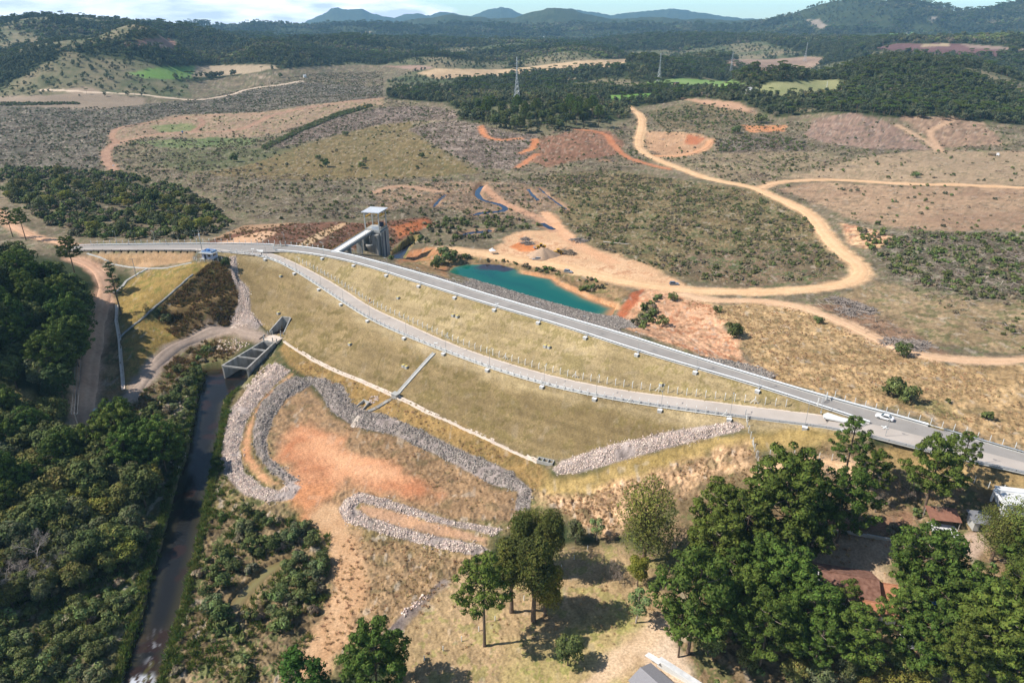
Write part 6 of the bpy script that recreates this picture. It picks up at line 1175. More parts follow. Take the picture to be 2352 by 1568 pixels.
# foreground araucarias: crown centre in the picture, foot in the picture, height
A_LIST = [((1113,1483),0,21,.98,'tall slim araucaria standing alone on the dry lawn with its shadow beside it'), ((868,1596),3,15,1.0,'dense araucaria rising from the bottom edge left of the dry lawn'), ((1936,1112),2,17,.95,'araucaria in front of the white traffic wedge by the lower road'), ((1990,1142),1,13,.85,'smaller araucaria just right and below the one before the white wedge'),
 ((2122,1172),1,18,1.0,'left one of the twin araucarias below the joined road'), ((2196,1112),2,14,.85,'right one of the twin araucarias, leaning beside the joined road'), ((1640,1262),1,17,1.05,'araucaria at the upper left corner of the grove over the dry slope'), ((1792,1258),3,22,.98,'dark round topped araucaria at the top of the grove left of the courtyard'), ((1922,1245),1,18,.95,'araucaria beside the shaded courtyard above the brown house'),
 ((1702,1300),3,16,1.0,'araucaria in the middle of the grove below its upper corner trees'), ((1580,1500),1,22,1.0,'broad araucaria whose pale trunk stands by the stone garden edge'), ((1558,1508),2,13,.7,'thin trunked araucaria next to the white low wall'), ((1795,1432),3,16,1.1,'wide araucaria left of the brown tiled house'), ((2108,1392),3,17,1.15,'light green araucaria between brown house and rusty shed'),
 ((1745,1530),1,16,1.0,'araucaria low in the grove below the wide one left of the house'), ((2046,1512),0,16,1.0,'araucaria in front of the orange outbuilding'), ((2262,1560),3,17,1.25,'massive araucaria filling the lower right corner'), ((2385,1600),1,17,1.1,'araucaria at the extreme lower right edge'), ((1922,1448),2,13,.8,'small araucaria in front of the brown roof'), ((2170,1600),1,15,1.0,'araucaria at the bottom edge left of the massive corner one'), ((1660,1390),2,15,.9,'araucaria behind the broad one with the pale trunk'),
 ((1860,1560),2,13,.95,'araucaria at the bottom edge below the brown house'), ((60,552),0,16,.75,'first umbrella araucaria by the lane at the left edge'), ((175,640),0,17,1.0,'flat topped araucaria leaning over the lane bend at the left'), ((149,1122),1,15,.85,'araucaria on the river bank below the round tree'), ((30,545),2,15,.7,'darker araucaria behind the lane at the left edge'), ((2335,1330),1,14,.9,'araucaria at the right edge below the white house')]
A_LIST += [((1640,1335),3,15,.95,'araucaria at the left side of the grove beside the lawn edge'), ((1730,1385),1,16,1.0,'araucaria in the dense heart of the grove'), ((1690,1455),1,15,.95,'araucaria behind the pale trunk in the lower grove'), ((1850,1490),3,14,1.0,'araucaria directly below the brown house front'), ((1940,1540),1,14,.95,'araucaria at the bottom edge under the small one before the roof'), ((2100,1545),3,14,1.0,'araucaria beside the orange outbuilding at the bottom'), ((2215,1480),3,15,1.0,'araucaria right of the garden path below the blue dish'), ((2320,1450),1,15,1.0,'araucaria at the right edge above the massive corner one'), ((1850,1300),1,14,.9,'araucaria left of the brown house roof ridge')]
for (uv, pi, h, s_, lb) in A_LIST: place(AR[pi][0], ground(*uv), lb, 'araucarias', h / AR[pi][1] * (1.08 if s_ > .9 else 1.0))
for uv, pr, h, lb in [((1175,1406),0,22,'tall dark cypress left in the cluster above the lawn shadow'), ((1225,1426),0,25,'tallest cypress with a forked grey trunk in the middle of the cluster'), ((1252,1412),2,15,'yellow green rounded tree at the right of the cluster'), ((1262,1330),0,21,'dark cypress at the back right of the cluster'), ((1200,1318),0,20,'dark cypress at the back left of the cluster'), ((1478,1290),1,24,'very large olive green cypress standing alone above the grove'), ((1464,1345),2,9,'small olive tree in front of the very large cypress'), ((1238,1300),1,17,'bushy dark tree behind the cypress cluster'), ((2320,1300),1,18,'tall pale grey green tree at the right edge before the white house'), ((2275,1290),1,15,'grey green feathery tree left of the white house corner'), ((2352,1400),1,16,'feathery grey tree at the right edge below the white house')]:
    place(CY[pr][0], ground(*uv), lb, None, h / CY[pr][1])
place(PI, ground(279, 722), 'tall sparse pine standing alone between lane and grass slope', None, 1.02); place(PI2, ground(688, 1600), 'fan shaped bright green pine at the bottom edge', None, 1.1); place(PI2, ground(735, 1610), 'green conifer right of the fan shaped pine', None, .95)
place(BR[2][0], ground(125, 990), 'round olive tree at the edge of the lawn left of the lane', None, 1.15); place(BA[0][0], ground(108, 1338), 'large silvery leafless tree over the dark river bank', None, 1.05); place(BA[0][0], ground(40, 1360), 'second silvery leafless tree at the left edge', None, .9)
place(YT, ground(1461, 1430), 'young pale green tree on the lawn left of the grove', None, 1.1); place(BR[0][0], ground(1304, 1527), 'low dark rounded tree with a black shadow on the dry lawn', None, .62); place(YT, ground(1371, 1240), 'thin upright young tree on the dry slope', None, .8); place(BR[3][0], ground(1322, 1246), 'small brownish tree at the upper edge of the lawn', None, .6); place(BA[1][0], ground(1411, 1332), 'leafless shrub in the middle of the lawn', None, .95); place(BA[1][0], ground(1422, 1338), 'second leafless shrub in the middle of the lawn', None, .8)
for k, (u, v, lb) in enumerate([(2000,1130,'bare grey tree below the small araucaria'), (2060,1120,'bare pale tree above the courtyard'), (2080,1150,'tangled bare tree left of the twin araucarias'), (1830,1085,'bare tree beside the sandy loop track'), (1880,1092,'thin bare tree on the sandy loop track'), (2010,1175,'leafless tree over the courtyard'), (2150,1190,'leafless tree in front of the rusty shed')]): place(BA[1][0], ground(u, v), lb, 'bare trees above the courtyard', .8 + .12 * (k % 3))
for k, (uv, pr, s_, lb) in enumerate([((1684,775),2,1.9,'dark rounded bush with a palm beside it on the eroded slope'), ((1692,766),0,1.3,'palm like bush on the eroded slope'), ((538,372),2,2.4,'dark lone tree on the left edge of the tan meadow'), ((748,384),2,2.3,'dark lone tree in the middle of the tan meadow'), ((730,366),1,1.6,'low bush beside the middle meadow tree'), ((832,386),0,1.8,'light green lone tree in the tan meadow'), ((838,370),0,1.2,'small thin tree behind the light green meadow tree'), ((970,363),2,1.5,'dark round bush near the grey hillside'), ((795,312),1,1.8,'grey bush at the upper edge of the tan meadow'), ((1020,590),1,2.2,'large bush above the upper end of the pond'), ((1035,600),0,2.0,'bush hanging over the pond corner'), ((1010,606),1,1.8,'bush on the bank between pond and crest'), ((1000,618),2,1.6,'dark bush by the riprap at the pond corner'), ((1648,718),0,1.0,'round bush at the top of the eroded slope'), ((1880,742),0,1.0,'bright bush on the dry meadow below the track'), ((2072,818),2,1.6,'dark bush pair beside the narrow track'), ((1520,748),0,1.4,'green bush in the gully of the eroded slope'), ((1545,690),0,1.2,'bush below the pond end road'), ((520,612),2,1.3,'dark bush right of the guard house'), ((385,738),1,1.2,'pale bush on the grass slope below the dark scrub'), ((2050,912),2,1.9,'long dark bush on the meadow above the white car'), ((2075,918),0,1.9,'green bush at the end of the long dark one'), ((1745,283),0,3.4,'bright green round tree clump by the bare knoll'), ((1690,306),0,2.6,'bright green bush left of the bare knoll'), ((2100,408),0,1.6,'lone green bush on the pale upper field'), ((645,178),2,2.6,'lone dark tree beside the far earth road'), ((404,180),2,2.6,'lone dark tree at the edge of the green field')]):
    place(BU[pr][0], ground(*uv), lb, None, s_)

def clear_of(P, road=1.0, water_=1.0):
    k = np.ones(len(P), bool)
    for nm, R_, w, a, b in wROADS:
        d, s = pdist(P[:, 0], P[:, 1], R_); k &= d > w / 2 + road
    for W_ in (wRIV, wMUD, wPOND, wINT): k &= sdf(P[:, 0], P[:, 1], W_) < -water_
    for W_, w in wSTR: k &= pdist(P[:, 0], P[:, 1], W_)[0] > w + water_
    k &= ~((sdf(P[:, 0], P[:, 1], np.vstack([wKERB + [3, 6, 0], LOW_R[::-1], wTOE[::-1], LOW_L[::-1]])) > -2))
    return k
# zones of trees, one by one
def in_zone(L_, n, gap, seed=1, world=None, tries=40):
    P = G(dens(L_)) if world is None else world; r = np.random.default_rng(seed); lo = P[:, :2].min(0); hi = P[:, :2].max(0); out = []
    C = r.uniform(lo, hi, (n * tries, 2)); C = C[sdf(C[:, 0], C[:, 1], P) > 0]
    for c in C:
        if len(out) >= n: break
        if all((c[0] - o[0]) ** 2 + (c[1] - o[1]) ** 2 > gap * gap for o in out): out.append(c)
    out = np.array(out); return np.c_[out, height(out[:, 0], out[:, 1])]
def zone(L_, n, gap, mix, where, group, seed, s0=.8, s1=1.15):
    r = random.Random(seed)
    for p in in_zone(L_, n, gap, seed):
        pr, h, kind = r.choice(mix); place(pr, p, '%s %s' % (kind, where), group, r.uniform(s0, s1))
dk, dk2, ol, gr, ye = [(BR[0][0], 13, 'dense dark tree'), (BR[1][0], 15, 'tall dark tree'), (BR[2][0], 11, 'olive green tree'), (BR[3][0], 12, 'grey green tree'), (BR[4][0], 9, 'low yellowish tree')]
ar0, ar3 = (AR[0][0], 20, 'umbrella araucaria'), (AR[3][0], 15, 'thick crowned araucaria')
zone([(-150,640),(0,620),(90,640),(160,672),(212,712),(190,800),(176,880),(150,960),(60,900),(0,880),(-150,900)], 72, 4.6, [dk, dk, dk2, dk2, gr, ar3, ar3], 'in the dark wood left of the lane', 'trees of the dark wood left of the lane', 11, .85, 1.2)
zone([(150,700),(206,725),(200,790),(188,870),(166,885),(150,800)], 13, 3.2, [dk2, dk, dk2, ar3], 'on the near edge of the dark wood, leaning towards the lane', 'trees at the edge of the lane', 21, .9, 1.2)
zone([(-150,1010),(60,985),(110,1030),(200,1040),(275,1030),(335,1030),(400,1030),(405,1080),(385,1130),(345,1190),(280,1180),(200,1240),(100,1290),(0,1320),(-150,1300)], 84, 3.8, [dk, dk, ol, ol, gr, ar3, ye], 'on the river bank below the tractor', 'trees on the river bank below the tractor', 12, .75, 1.15)
zone([(-150,420),(0,400),(90,400),(200,405),(290,410),(340,425),(420,450),(500,490),(535,520),(440,540),(300,548),(220,545),(130,520),(40,470),(-100,440)], 64, 7.5, [dk, gr, gr, ol, ye, ye, ol], 'in the thicket behind the left end of the crest road', 'trees of the thicket behind the crest road', 13, .5, .95)
zone([(1050,262),(1110,284),(1150,302),(1240,308),(1290,300),(1350,293),(1400,292),(1380,270),(1300,255),(1200,262),(1120,255)], 60, 8, [dk, dk2, dk2, ar0, ar0, gr], 'at the front of the wooded hill under the pylon', 'trees at the front of the wooded hill', 14, .9, 1.25)
zone([(1640,1270),(1700,1330),(1760,1480),(1700,1560),(1640,1590),(1620,1480),(1600,1380)], 9, 5, [gr, ol, (BR[2][0], 11, 'olive green tree')], 'among the araucaria trunks in the lower grove', 'smaller trees in the lower grove', 15, .45, .7)
zone([(1780,1480),(1900,1500),(2020,1540),(2150,1550),(2150,1600),(1800,1600)], 16, 4, [gr, ol, ye], 'under the araucarias below the brown house', 'smaller trees below the brown house', 16, .4, .65)

zone([(-150,1300),(60,1305),(200,1262),(285,1212),(335,1205),(310,1290),(240,1340),(100,1390),(-150,1420)], 34, 3.6, [gr, ol, dk, gr, ye], 'on the dark river bank around the silvery trees', 'smaller trees around the silvery leafless trees', 31, .5, .85)
def bushes(L_, n, gap, where, group, seed, s0, s1):
    r = random.Random(seed); P = in_zone(L_, n, gap, seed); P = P[clear_of(P, .5, 1.5)]
    for p in P: k = r.randrange(3); place(BU[k][0], p, '%s %s' % (['pale green bush', 'grey green bush', 'dark green bush'][k], where), group, r.uniform(s0, s1))
bushes([(-120,1430),(200,1400),(300,1380),(285,1460),(262,1568),(-120,1600)], 34, 3.0, 'on the low bank at the bottom left', 'bushes on the low bank at the bottom left', 32, .8, 1.5)
bushes([(505,1200),(560,1175),(640,1180),(740,1225),(748,1330),(690,1410),(640,1450),(520,1440),(470,1400),(480,1300)], 38, 3.2, 'between the river and the bare flat', 'bushes between the river and the bare flat', 33, .7, 1.4)
bushes([(320,1000),(345,930),(400,860),(450,830),(462,860),(440,940),(425,1020),(405,1060)], 24, 2.6, 'along the upper left river bank', 'bushes along the upper left river bank', 34, .7, 1.3)

# ------------------------------------------------------------------ uncountable cover, instanced
PROTO = {}
EXCL = [G(dens(L_)) for L_ in ([(480,375),(620,352),(800,305),(870,287),(945,278),(950,300),(985,330),(1060,372),(1098,396),(1000,406),(880,410),(640,400)], [(1790,410),(1860,395),(2000,358),(2120,345),(2400,352),(2600,360),(2600,530),(2200,534),(2050,518),(1960,500),(1862,462),(1784,434)], [(1240,316),(1330,299),(1400,300),(1440,332),(1410,358),(1340,366),(1255,384),(1222,372),(1234,345)], [(255,330),(262,302),(400,264),(600,258),(720,240),(880,224),(886,240),(770,262),(640,306),(520,322),(330,314)], [(1846,312),(1870,272),(1960,259),(2050,285),(2140,345),(2000,342),(1900,330)], [(2060,266),(2260,282),(2310,332),(2150,342)], [(1478,300),(1600,306),(1640,320),(1610,352),(1540,362),(1485,345)], [(470,558),(560,520),(690,512),(780,510),(835,512),(980,498),(1000,512),(900,566),(770,576),(640,563)], [(1160,545),(1200,530),(1290,528),(1330,556),(1480,608),(1570,650),(1640,690),(1560,690),(1400,648),(1230,606),(1060,592),(960,600)], [(1930,512),(1962,518),(2010,528),(2045,545),(2020,570),(1980,572),(1950,560)])]
def off_fields(P, keep=.06, seed=5):
    m = np.ones(len(P), bool)
    for E_ in EXCL: m &= sdf(P[:, 0], P[:, 1], E_) < 0
    return P[m | (np.random.default_rng(seed).random(len(P)) < keep)]
def protos(key, objs):
    c = bpy.data.collections.new(key)
    for o in objs: COL.objects.unlink(o); c.objects.link(o)
    PROTO[key] = c; return c
def scatter(name, label, pts, key, scale, tilt=.12, seed=0, cat=None, idx=None):
    n = len(pts); r = np.random.default_rng(seed); me = bpy.data.meshes.new(name); me.vertices.add(n); me.vertices.foreach_set('co', np.asarray(pts, np.float32).ravel())
    for nm, ty, ar in (('rot', 'FLOAT_VECTOR', np.c_[r.normal(size=(n, 2)) * tilt, r.uniform(0, 6.28, n)]), ('scl', 'FLOAT', scale), ('idx', 'INT', r.integers(0, len(PROTO[key].objects), n) if idx is None else idx)):
        a = me.attributes.new(nm, ty, 'POINT'); a.data.foreach_set('vector' if ty == 'FLOAT_VECTOR' else 'value', np.asarray(ar, np.int32 if ty == 'INT' else np.float32).ravel())
    o = bpy.data.objects.new(name, me); COL.objects.link(o)
    ng = bpy.data.node_groups.new(name, 'GeometryNodeTree'); ng.interface.new_socket('Geometry', in_out='INPUT', socket_type='NodeSocketGeometry'); ng.interface.new_socket('Geometry', in_out='OUTPUT', socket_type='NodeSocketGeometry')
    N, L = ng.nodes, ng.links; gi = N.new('NodeGroupInput'); go = N.new('NodeGroupOutput'); ip = N.new('GeometryNodeInstanceOnPoints'); ci = N.new('GeometryNodeCollectionInfo')
    ci.inputs['Collection'].default_value = PROTO[key]; ci.inputs['Separate Children'].default_value = True; ci.inputs['Reset Children'].default_value = True
    def at(nm, ty): a = N.new('GeometryNodeInputNamedAttribute'); a.data_type = ty; a.inputs['Name'].default_value = nm; return a.outputs[0]
    L.new(gi.outputs[0], ip.inputs['Points']); L.new(ci.outputs[0], ip.inputs['Instance']); ip.inputs['Pick Instance'].default_value = True
    L.new(at('idx', 'INT'), ip.inputs['Instance Index']); L.new(at('rot', 'FLOAT_VECTOR'), ip.inputs['Rotation']); L.new(at('scl', 'FLOAT'), ip.inputs['Scale']); L.new(ip.outputs[0], go.inputs[0])
    m = o.modifiers.new('cover', 'NODES'); m.node_group = ng; return tag(o, label, cat or name.replace('_', ' '), kind='stuff')
def stone(seed):
    r = np.random.default_rng(seed); q = MB(); q.ball((0, 0, 0), .5, 7, 4); V = np.array(q.v); V *= r.uniform(.7, 1.2, 3) * (1 + .35 * (vnoise(V[:, 0] * 3 + seed, V[:, 1] * 3 + V[:, 2] * 2)[:, None] - .5)); V += r.normal(size=V.shape) * .05
    return mesh_np('stone', V, [np.array(q.f)], STONE, col=np.tile(lin(*[(218,196,178), (200,184,170), (232,216,198), (186,168,156), (160,152,142), (142,134,126), (182,174,162), (130,122,114)][seed % 8]), (len(V), 1)))
protos('stones', [stone(k) for k in range(4)]); protos('grey_stones', [stone(k) for k in range(4, 8)])
def tuft(seed, col, n=16, h=.7, w=.09, spread=.45):
    p = PL(seed); a = p.r.uniform(0, 6.28, n); d = np.stack([np.cos(a) * spread, np.sin(a) * spread, np.ones(n)], 1) + p.r.normal(size=(n, 3)) * .2; b0 = np.c_[p.r.normal(size=(n, 2)) * .22, np.zeros(n)]; l = h * p.r.uniform(.6, 1.2, n); d /= np.linalg.norm(d, axis=1)[:, None]
    p.cards(b0 + d * l[:, None] / 2, d, w, l, col, var=.3); return p.build('tuft', DRY)
protos('dry_tufts', [tuft(1, lin(222, 196, 150), w=.16), tuft(2, lin(206, 178, 136), 20, w=.16), tuft(3, lin(190, 166, 122), 18, .6, .18)])
protos('brown_tufts', [tuft(7, lin(138, 116, 80), 20, .8, .18, .6), tuft(8, lin(112, 104, 62), 22, .8, .2, .7), tuft(9, lin(120, 98, 70), 18, .7, .18, .6)])
protos('green_tufts', [tuft(4, lin(112, 124, 62), 20, .9, .18, .6), tuft(5, lin(140, 138, 80), 20, .9, .16, .6), tuft(6, lin(88, 108, 52), 24, 1.1, .2, .7)])
def bushm(seed, h, R_, col, c2, n=5, cn=34, sz=.5):
    w, c = broadleaf(seed, h, R_, col, n, cn, sz, .75, .05, BK, c2); w.V += c.V; w.Fq += [f + w.n for f in c.Fq]; w.C += c.C; return w.build('shrub', LEAF)
protos('shrubs', [bushm(21, 1.7, 1.2, G_MD, G_PA), bushm(22, 1.4, 1.3, G_GR, lin(140, 134, 108)), bushm(23, 2.0, 1.2, G_DK, G_MD), bushm(24, 1.3, 1.3, lin(128, 116, 92), lin(150, 140, 112)), bushm(25, 1.5, 1.1, lin(92, 110, 50), G_PA)])
def sticks(seed, n=9, sp=1.6, ln=2.6, col=lin(206, 190, 172)):
    p = PL(seed); r = p.r; a0 = r.uniform(0, 3.14)
    for k in range(n):
        c = np.r_[r.normal(size=2) * sp, .2 + .3 * r.random()]; a = a0 + r.normal() * .7; d = np.array([math.cos(a), math.sin(a), r.normal() * .15]) * ln * r.uniform(.4, 1.2) / 2; p.tube([c - d, c + d], .05 + .08 * r.random(), .03, col * r.uniform(.6, 1.15), 3)
    return p.build('sticks', DRY)
protos('valley_scrub', [bushm(51, 1.1, 1.2, lin(138,130,102), lin(158,148,120)), bushm(52, 1.0, 1.3, lin(150,136,112), lin(172,158,134)), bushm(53, 1.3, 1.1, lin(116,122,76), lin(140,140,96)), bushm(54, .9, 1.4, lin(132,126,92), lin(154,144,112)), bushm(55, 1.5, 1.3, lin(96,106,60), lin(118,124,76))])
protos('felled_wood', [sticks(31), sticks(32, 12, 2.0, 2.0, lin(176, 158, 140)), sticks(33, 5, 1.4, 4.5, lin(216, 204, 188)), sticks(34, 14, 1.2, 1.6, lin(150, 134, 118))])
def far_tree(seed, h, R_, col, c2, n=8, cn=30, sz=1.3, trunk=False, fl=.75, bs=.15):
    w, c = broadleaf(seed, h, R_, col, n, cn, sz, fl, bs, BK, c2); w.V += c.V; w.Fq += [f + w.n for f in c.Fq]; w.C += c.C; return w.build('wood_tree', LEAF)
def far_araucaria(seed, h):
    p = PL(seed); p.tube([(0, 0, 0), (0, 0, h)], .35, .2, BK, 5); r = p.r
    for k in range(13): a = 2.4 * k; rr_ = 4.2 * math.sqrt((k + .5) / 13); p.lump((rr_ * math.cos(a), rr_ * math.sin(a), h * .93 - .05 * rr_ ** 2 * .6), 1.7, 24, G_AR * .85, 1.0, .3, .55)
    return p.build('wood_tree', LEAF)
W_DK = lin(74, 85, 58); W_MD = lin(99, 106, 76)
protos('wood', [far_tree(41, 12, 4.6, W_DK, W_MD * 1.1), far_araucaria(42, 15), far_tree(43, 14, 4.8, W_DK * .95, W_DK * 1.3), far_tree(44, 13, 3.6, W_MD, G_GR * 1.1, bs=.4), far_tree(45, 10, 4.4, W_MD, G_GR * 1.2), far_tree(46, 9, 4.4, G_GR * 1.1, G_OL), far_tree(47, 8, 4.2, lin(138, 128, 108), G_GR * 1.2), far_tree(48, 7, 4.4, lin(112, 124, 70), G_PA)])

HOUSE_KEEP = [(1938, 1362, 10), (2010, 1412, 5), (2118, 1468, 6), (2160, 1200, 5), (2325, 1178, 9), (2246, 1208, 4), (2160, 1222, 5)]
def pts_poly(L_, per_m2, seed, patch=0.0, ps=14, world=None, clear=True, road=1.0):
    P = G(dens(L_)) if world is None else world; r = np.random.default_rng(seed); lo = P[:, :2].min(0); hi = P[:, :2].max(0); n = int((hi - lo).prod() * per_m2); C = r.uniform(lo, hi, (n, 2)); C = C[sdf(C[:, 0], C[:, 1], P) > 0]
    if patch: C = C[fbm(C[:, 0], C[:, 1], ps, 3, seed) > .5 + .25 * (patch - .5) + .08 * r.normal(size=len(C))]
    if clear and len(C): C = C[clear_of(C, road)]
    return np.c_[C, height(C[:, 0], C[:, 1])]
U = lambda n, a, b, s=0: np.random.default_rng(s).uniform(a, b, n)
# stones of the rock banks
lbs = ['pale stone bank curving along the river side', 'dark stone bank inside the curving one', 'long stone bank along the foot of the dam', 'stone bank looping round the lower end of the orange flat', 'stone bank climbing to the lower road', 'stone groin running down beside the grass face']
for k, P in enumerate(W_rock):
    lo_, hi_ = P[:, :2].min(0) - 1.5, P[:, :2].max(0) + 1.5; p = np.random.default_rng(60 + k).uniform(lo_, hi_, (int((hi_ - lo_).prod() * 11), 2)); dd = sdf(p[:, 0], p[:, 1], P) + (fbm(p[:, 0], p[:, 1], 2.6, 3, 23) - .5) * 3.0 - .1; gap = fbm(p[:, 0], p[:, 1], 3.0, 2, 24)
    p = p[(dd > 0) & (gap < .70) | (dd > -1.2) & (np.random.default_rng(k).random(len(p)) < .05)]; p = np.c_[p, height(p[:, 0], p[:, 1])]; p[:, 2] += .03; scatter('riprap', lbs[k], p, 'grey_stones' if k in (1, 2) else 'stones', .17 + .4 * U(len(p), 0, 1, k) ** 1.6 , 1.0, k, 'stone bank')
r_ = np.random.default_rng(70); w_ = np.array([.9, .9]); j = r_.choice(W_rip, 26000); jit = r_.normal(size=(26000, 2)) * .35; q = np.c_[Xf[j] + jit[:, 0], Yf[j] + jit[:, 1]]; q = q[(sdf(q[:, 0], q[:, 1], wPOND) < .5)]
dK, _s = pdist(q[:, 0], q[:, 1], wKERB); q = q[dK > 1.6]
q = np.c_[q, height(q[:, 0], q[:, 1]) + .05]; scatter('riprap', 'grey broken stone on the upstream face above the pond', q, 'grey_stones', U(len(q), .2, .6, 9), 1.0, 71, 'stone facing')
for L_, dn, lb in [([(618,833),(640,846),(600,880),(572,905),(560,892),(590,860)], 3.5, 'pale stones beside the basin wall'), ([(850,912),(866,908),(872,918),(852,930),(838,930)], 4, 'small patch of pale stones by the winged outlet'), ([(395,940),(430,880),(447,870),(440,960),(432,1040),(410,1090),(390,1060)], .8, 'dark stones along the left river bank'), ([(925,1420),(955,1395),(985,1370),(975,1362),(945,1386),(915,1412)], 2.5, 'dark stones in a dry ditch across the lawn'), ([(500,782),(540,776),(575,790),(530,815),(495,800)], 1.6, 'scattered stones left of the basin')]:
    p = pts_poly(L_, dn, int(dn * 10), clear=False); scatter('riprap', lb, p, 'stones', U(len(p), .3, .8, 4), 1.0, 5, 'stones')
# dry grass and low scrub
dry = [([(1560,690),(1740,696),(1860,710),(2060,802),(2180,840),(2352,840),(2500,845),(2500,1080),(2352,1036),(2060,940),(1890,902),(1785,872),(1720,826),(1662,738)], .5, .3), ([(1215,1135),(1350,1135),(1500,1085),(1720,1020),(1745,1060),(1750,1110),(1660,1120),(1540,1160),(1470,1200),(1400,1240),(1290,1180)], .9, .3), ([(790,1222),(960,1254),(1080,1282),(1030,1360),(940,1440),(800,1500),(720,1500),(760,1350)], .6, .3), ([(730,920),(815,985),(1000,1048),(1130,1118),(1180,1190),(1060,1180),(960,1090),(820,1020)], .3, .5), ([(1740,1040),(1900,1025),(2130,1040),(2352,1100),(2352,1500),(1900,1500),(1600,1300)], .35, .4), ([(940,1440),(1060,1330),(1300,1270),(1540,1300),(1560,1420),(1500,1568),(900,1600)], .16, .5), ([(650,850),(790,890),(960,985),(1170,1078),(1240,1068),(1060,990),(850,892),(700,830)], .5, .4), ([(1270,404),(1420,398),(1600,422),(1750,444),(1850,502),(1915,560),(1940,606),(1900,640),(1720,656),(1560,634),(1350,560),(1290,505)], .22, .4)]
P = np.vstack([pts_poly(L_, d, 80 + k, pa, 9) for k, (L_, d, pa) in enumerate(dry)]); scatter('dry_grass', 'tussocks of dry tan grass over meadows and banks', P, 'dry_tufts', U(len(P), .4, 1.05, 1), .15, 81)
gt = [([(480,1180),(560,1165),(690,1200),(760,1235),(750,1400),(680,1560),(380,1600),(420,1400)], .7, .3), ([(-150,1280),(100,1330),(300,1200),(370,1245),(330,1400),(275,1560),(-150,1600)], .7, .3), ([(495,1000),(530,930),(510,1020),(512,1090),(560,1150),(480,1180),(478,1120)], 1.0, .2), ([(320,900),(420,840),(460,800),(500,775),(470,850),(440,900),(330,960)], .6, .3)]
rb = []
for L_, sd in ((RIV_L, 1), (RIV_R[:-3], -1)):
    Q = resample(smooth(np.array([at_z(u, v, -25.2) for u, v in L_])), step=.16); o_ = np.random.default_rng(5).normal(size=(len(Q), 2)) * .55; o_[:, 0] -= sd * .8; Q = Q[:, :2] + o_; rb.append(np.c_[Q, np.maximum(height(Q[:, 0], Q[:, 1]), -25.3)])
P = np.vstack([pts_poly(L_, d, 90 + k, pa, 6) for k, (L_, d, pa) in enumerate(gt)] + rb); scatter('bank_grass', 'rank green and straw grass along the river', P, 'green_tufts', U(len(P), .6, 1.5, 2), .2, 91)
val_core = [(-100,250),(300,245),(480,225),(700,170),(880,165),(880,225),(1040,255),(1400,302),(1480,260),(1700,245),(1780,280),(2200,285),(2400,300),(2400,540),(2380,830),(2050,640),(1980,520),(1900,480),(1700,425),(1550,372),(1450,380),(1240,470),(1180,520),(1000,500),(900,500),(700,505),(560,500),(420,420),(0,380),(-100,380)]
vs = [(val_core, .07, .42), ([(1270,404),(1420,398),(1600,422),(1750,444),(1850,502),(1915,560),(1940,606),(1900,640),(1720,656),(1560,634),(1350,560),(1290,505)], .22, .42)]
P = off_fields(np.vstack([pts_poly(L_, d, 170 + k, pa, 11) for k, (L_, d, pa) in enumerate(vs)])); scatter('valley_scrub', 'grey green low scrub speckling the cleared valley floor', P, 'valley_scrub', .3 + .9 * U(len(P), 0, 1, 13) ** 2.2, .15, 171)
sh = [(val_core, .003, .5), ([(480,1180),(560,1165),(690,1200),(740,1240),(740,1400),(660,1560),(380,1600),(420,1400)], .075, .5), ([(-150,1290),(100,1330),(300,1210),(365,1250),(330,1400),(275,1560),(-150,1600)], .08, .42), ([(310,925),(430,855),(470,800),(500,790),(462,860),(440,960),(410,1040),(330,1010),(270,960)], .12, .3), ([(1960,530),(2400,540),(2400,690),(2250,690),(2060,640)], .10, .4), ([(1490,262),(1600,236),(1690,244),(1730,270),(1640,296),(1520,292)], .03, .4), ([(1640,320),(1760,312),(1850,322),(1845,348),(1760,345),(1650,350)], .08, .3), 
      ([(600,340),(700,290),(770,262),(850,240),(856,245),(770,272),(690,305),(610,345)], .35, 0), ([(0,236),(180,236),(190,240),(0,244)], .2, 0), ([(870,560),(1000,505),(1120,490),(1260,520),(1180,530),(1040,570),(960,560),(900,600)], .10, .4), ([(1010,600),(1060,586),(1200,600),(1300,622),(1400,655),(1350,680),(1280,636),(1180,614),(1060,602)], .10, .4), ([(1760,1090),(2000,1100),(2130,1130),(2352,1180),(2352,1568),(1700,1600),(1560,1450),(1600,1260)], .035, .5), ([(1560,1240),(1660,1230),(1760,1400),(1700,1568),(1620,1600),(1590,1400)], .1, .4), ([(1960,880),(2100,900),(2300,960),(2280,985),(2100,940)], .05, .5), ([(1490,690),(1520,680),(1500,740),(1470,760),(1450,745)], .2, .3)]
P = np.vstack([pts_poly(L_, d, 100 + k, pa, 22 if d < .03 else 9) for k, (L_, d, pa) in enumerate(sh)]); keep = np.ones(len(P), bool)
for u, v, rr_ in HOUSE_KEEP: g_ = ground(u, v); keep &= np.hypot(P[:, 0] - g_[0], P[:, 1] - g_[1]) > rr_
P = P[keep]; scatter('scrub', 'low mixed scrub of green and grey bushes over the valley floor and banks', P, 'shrubs', U(len(P), .5, 1.45, 3), .15, 101)
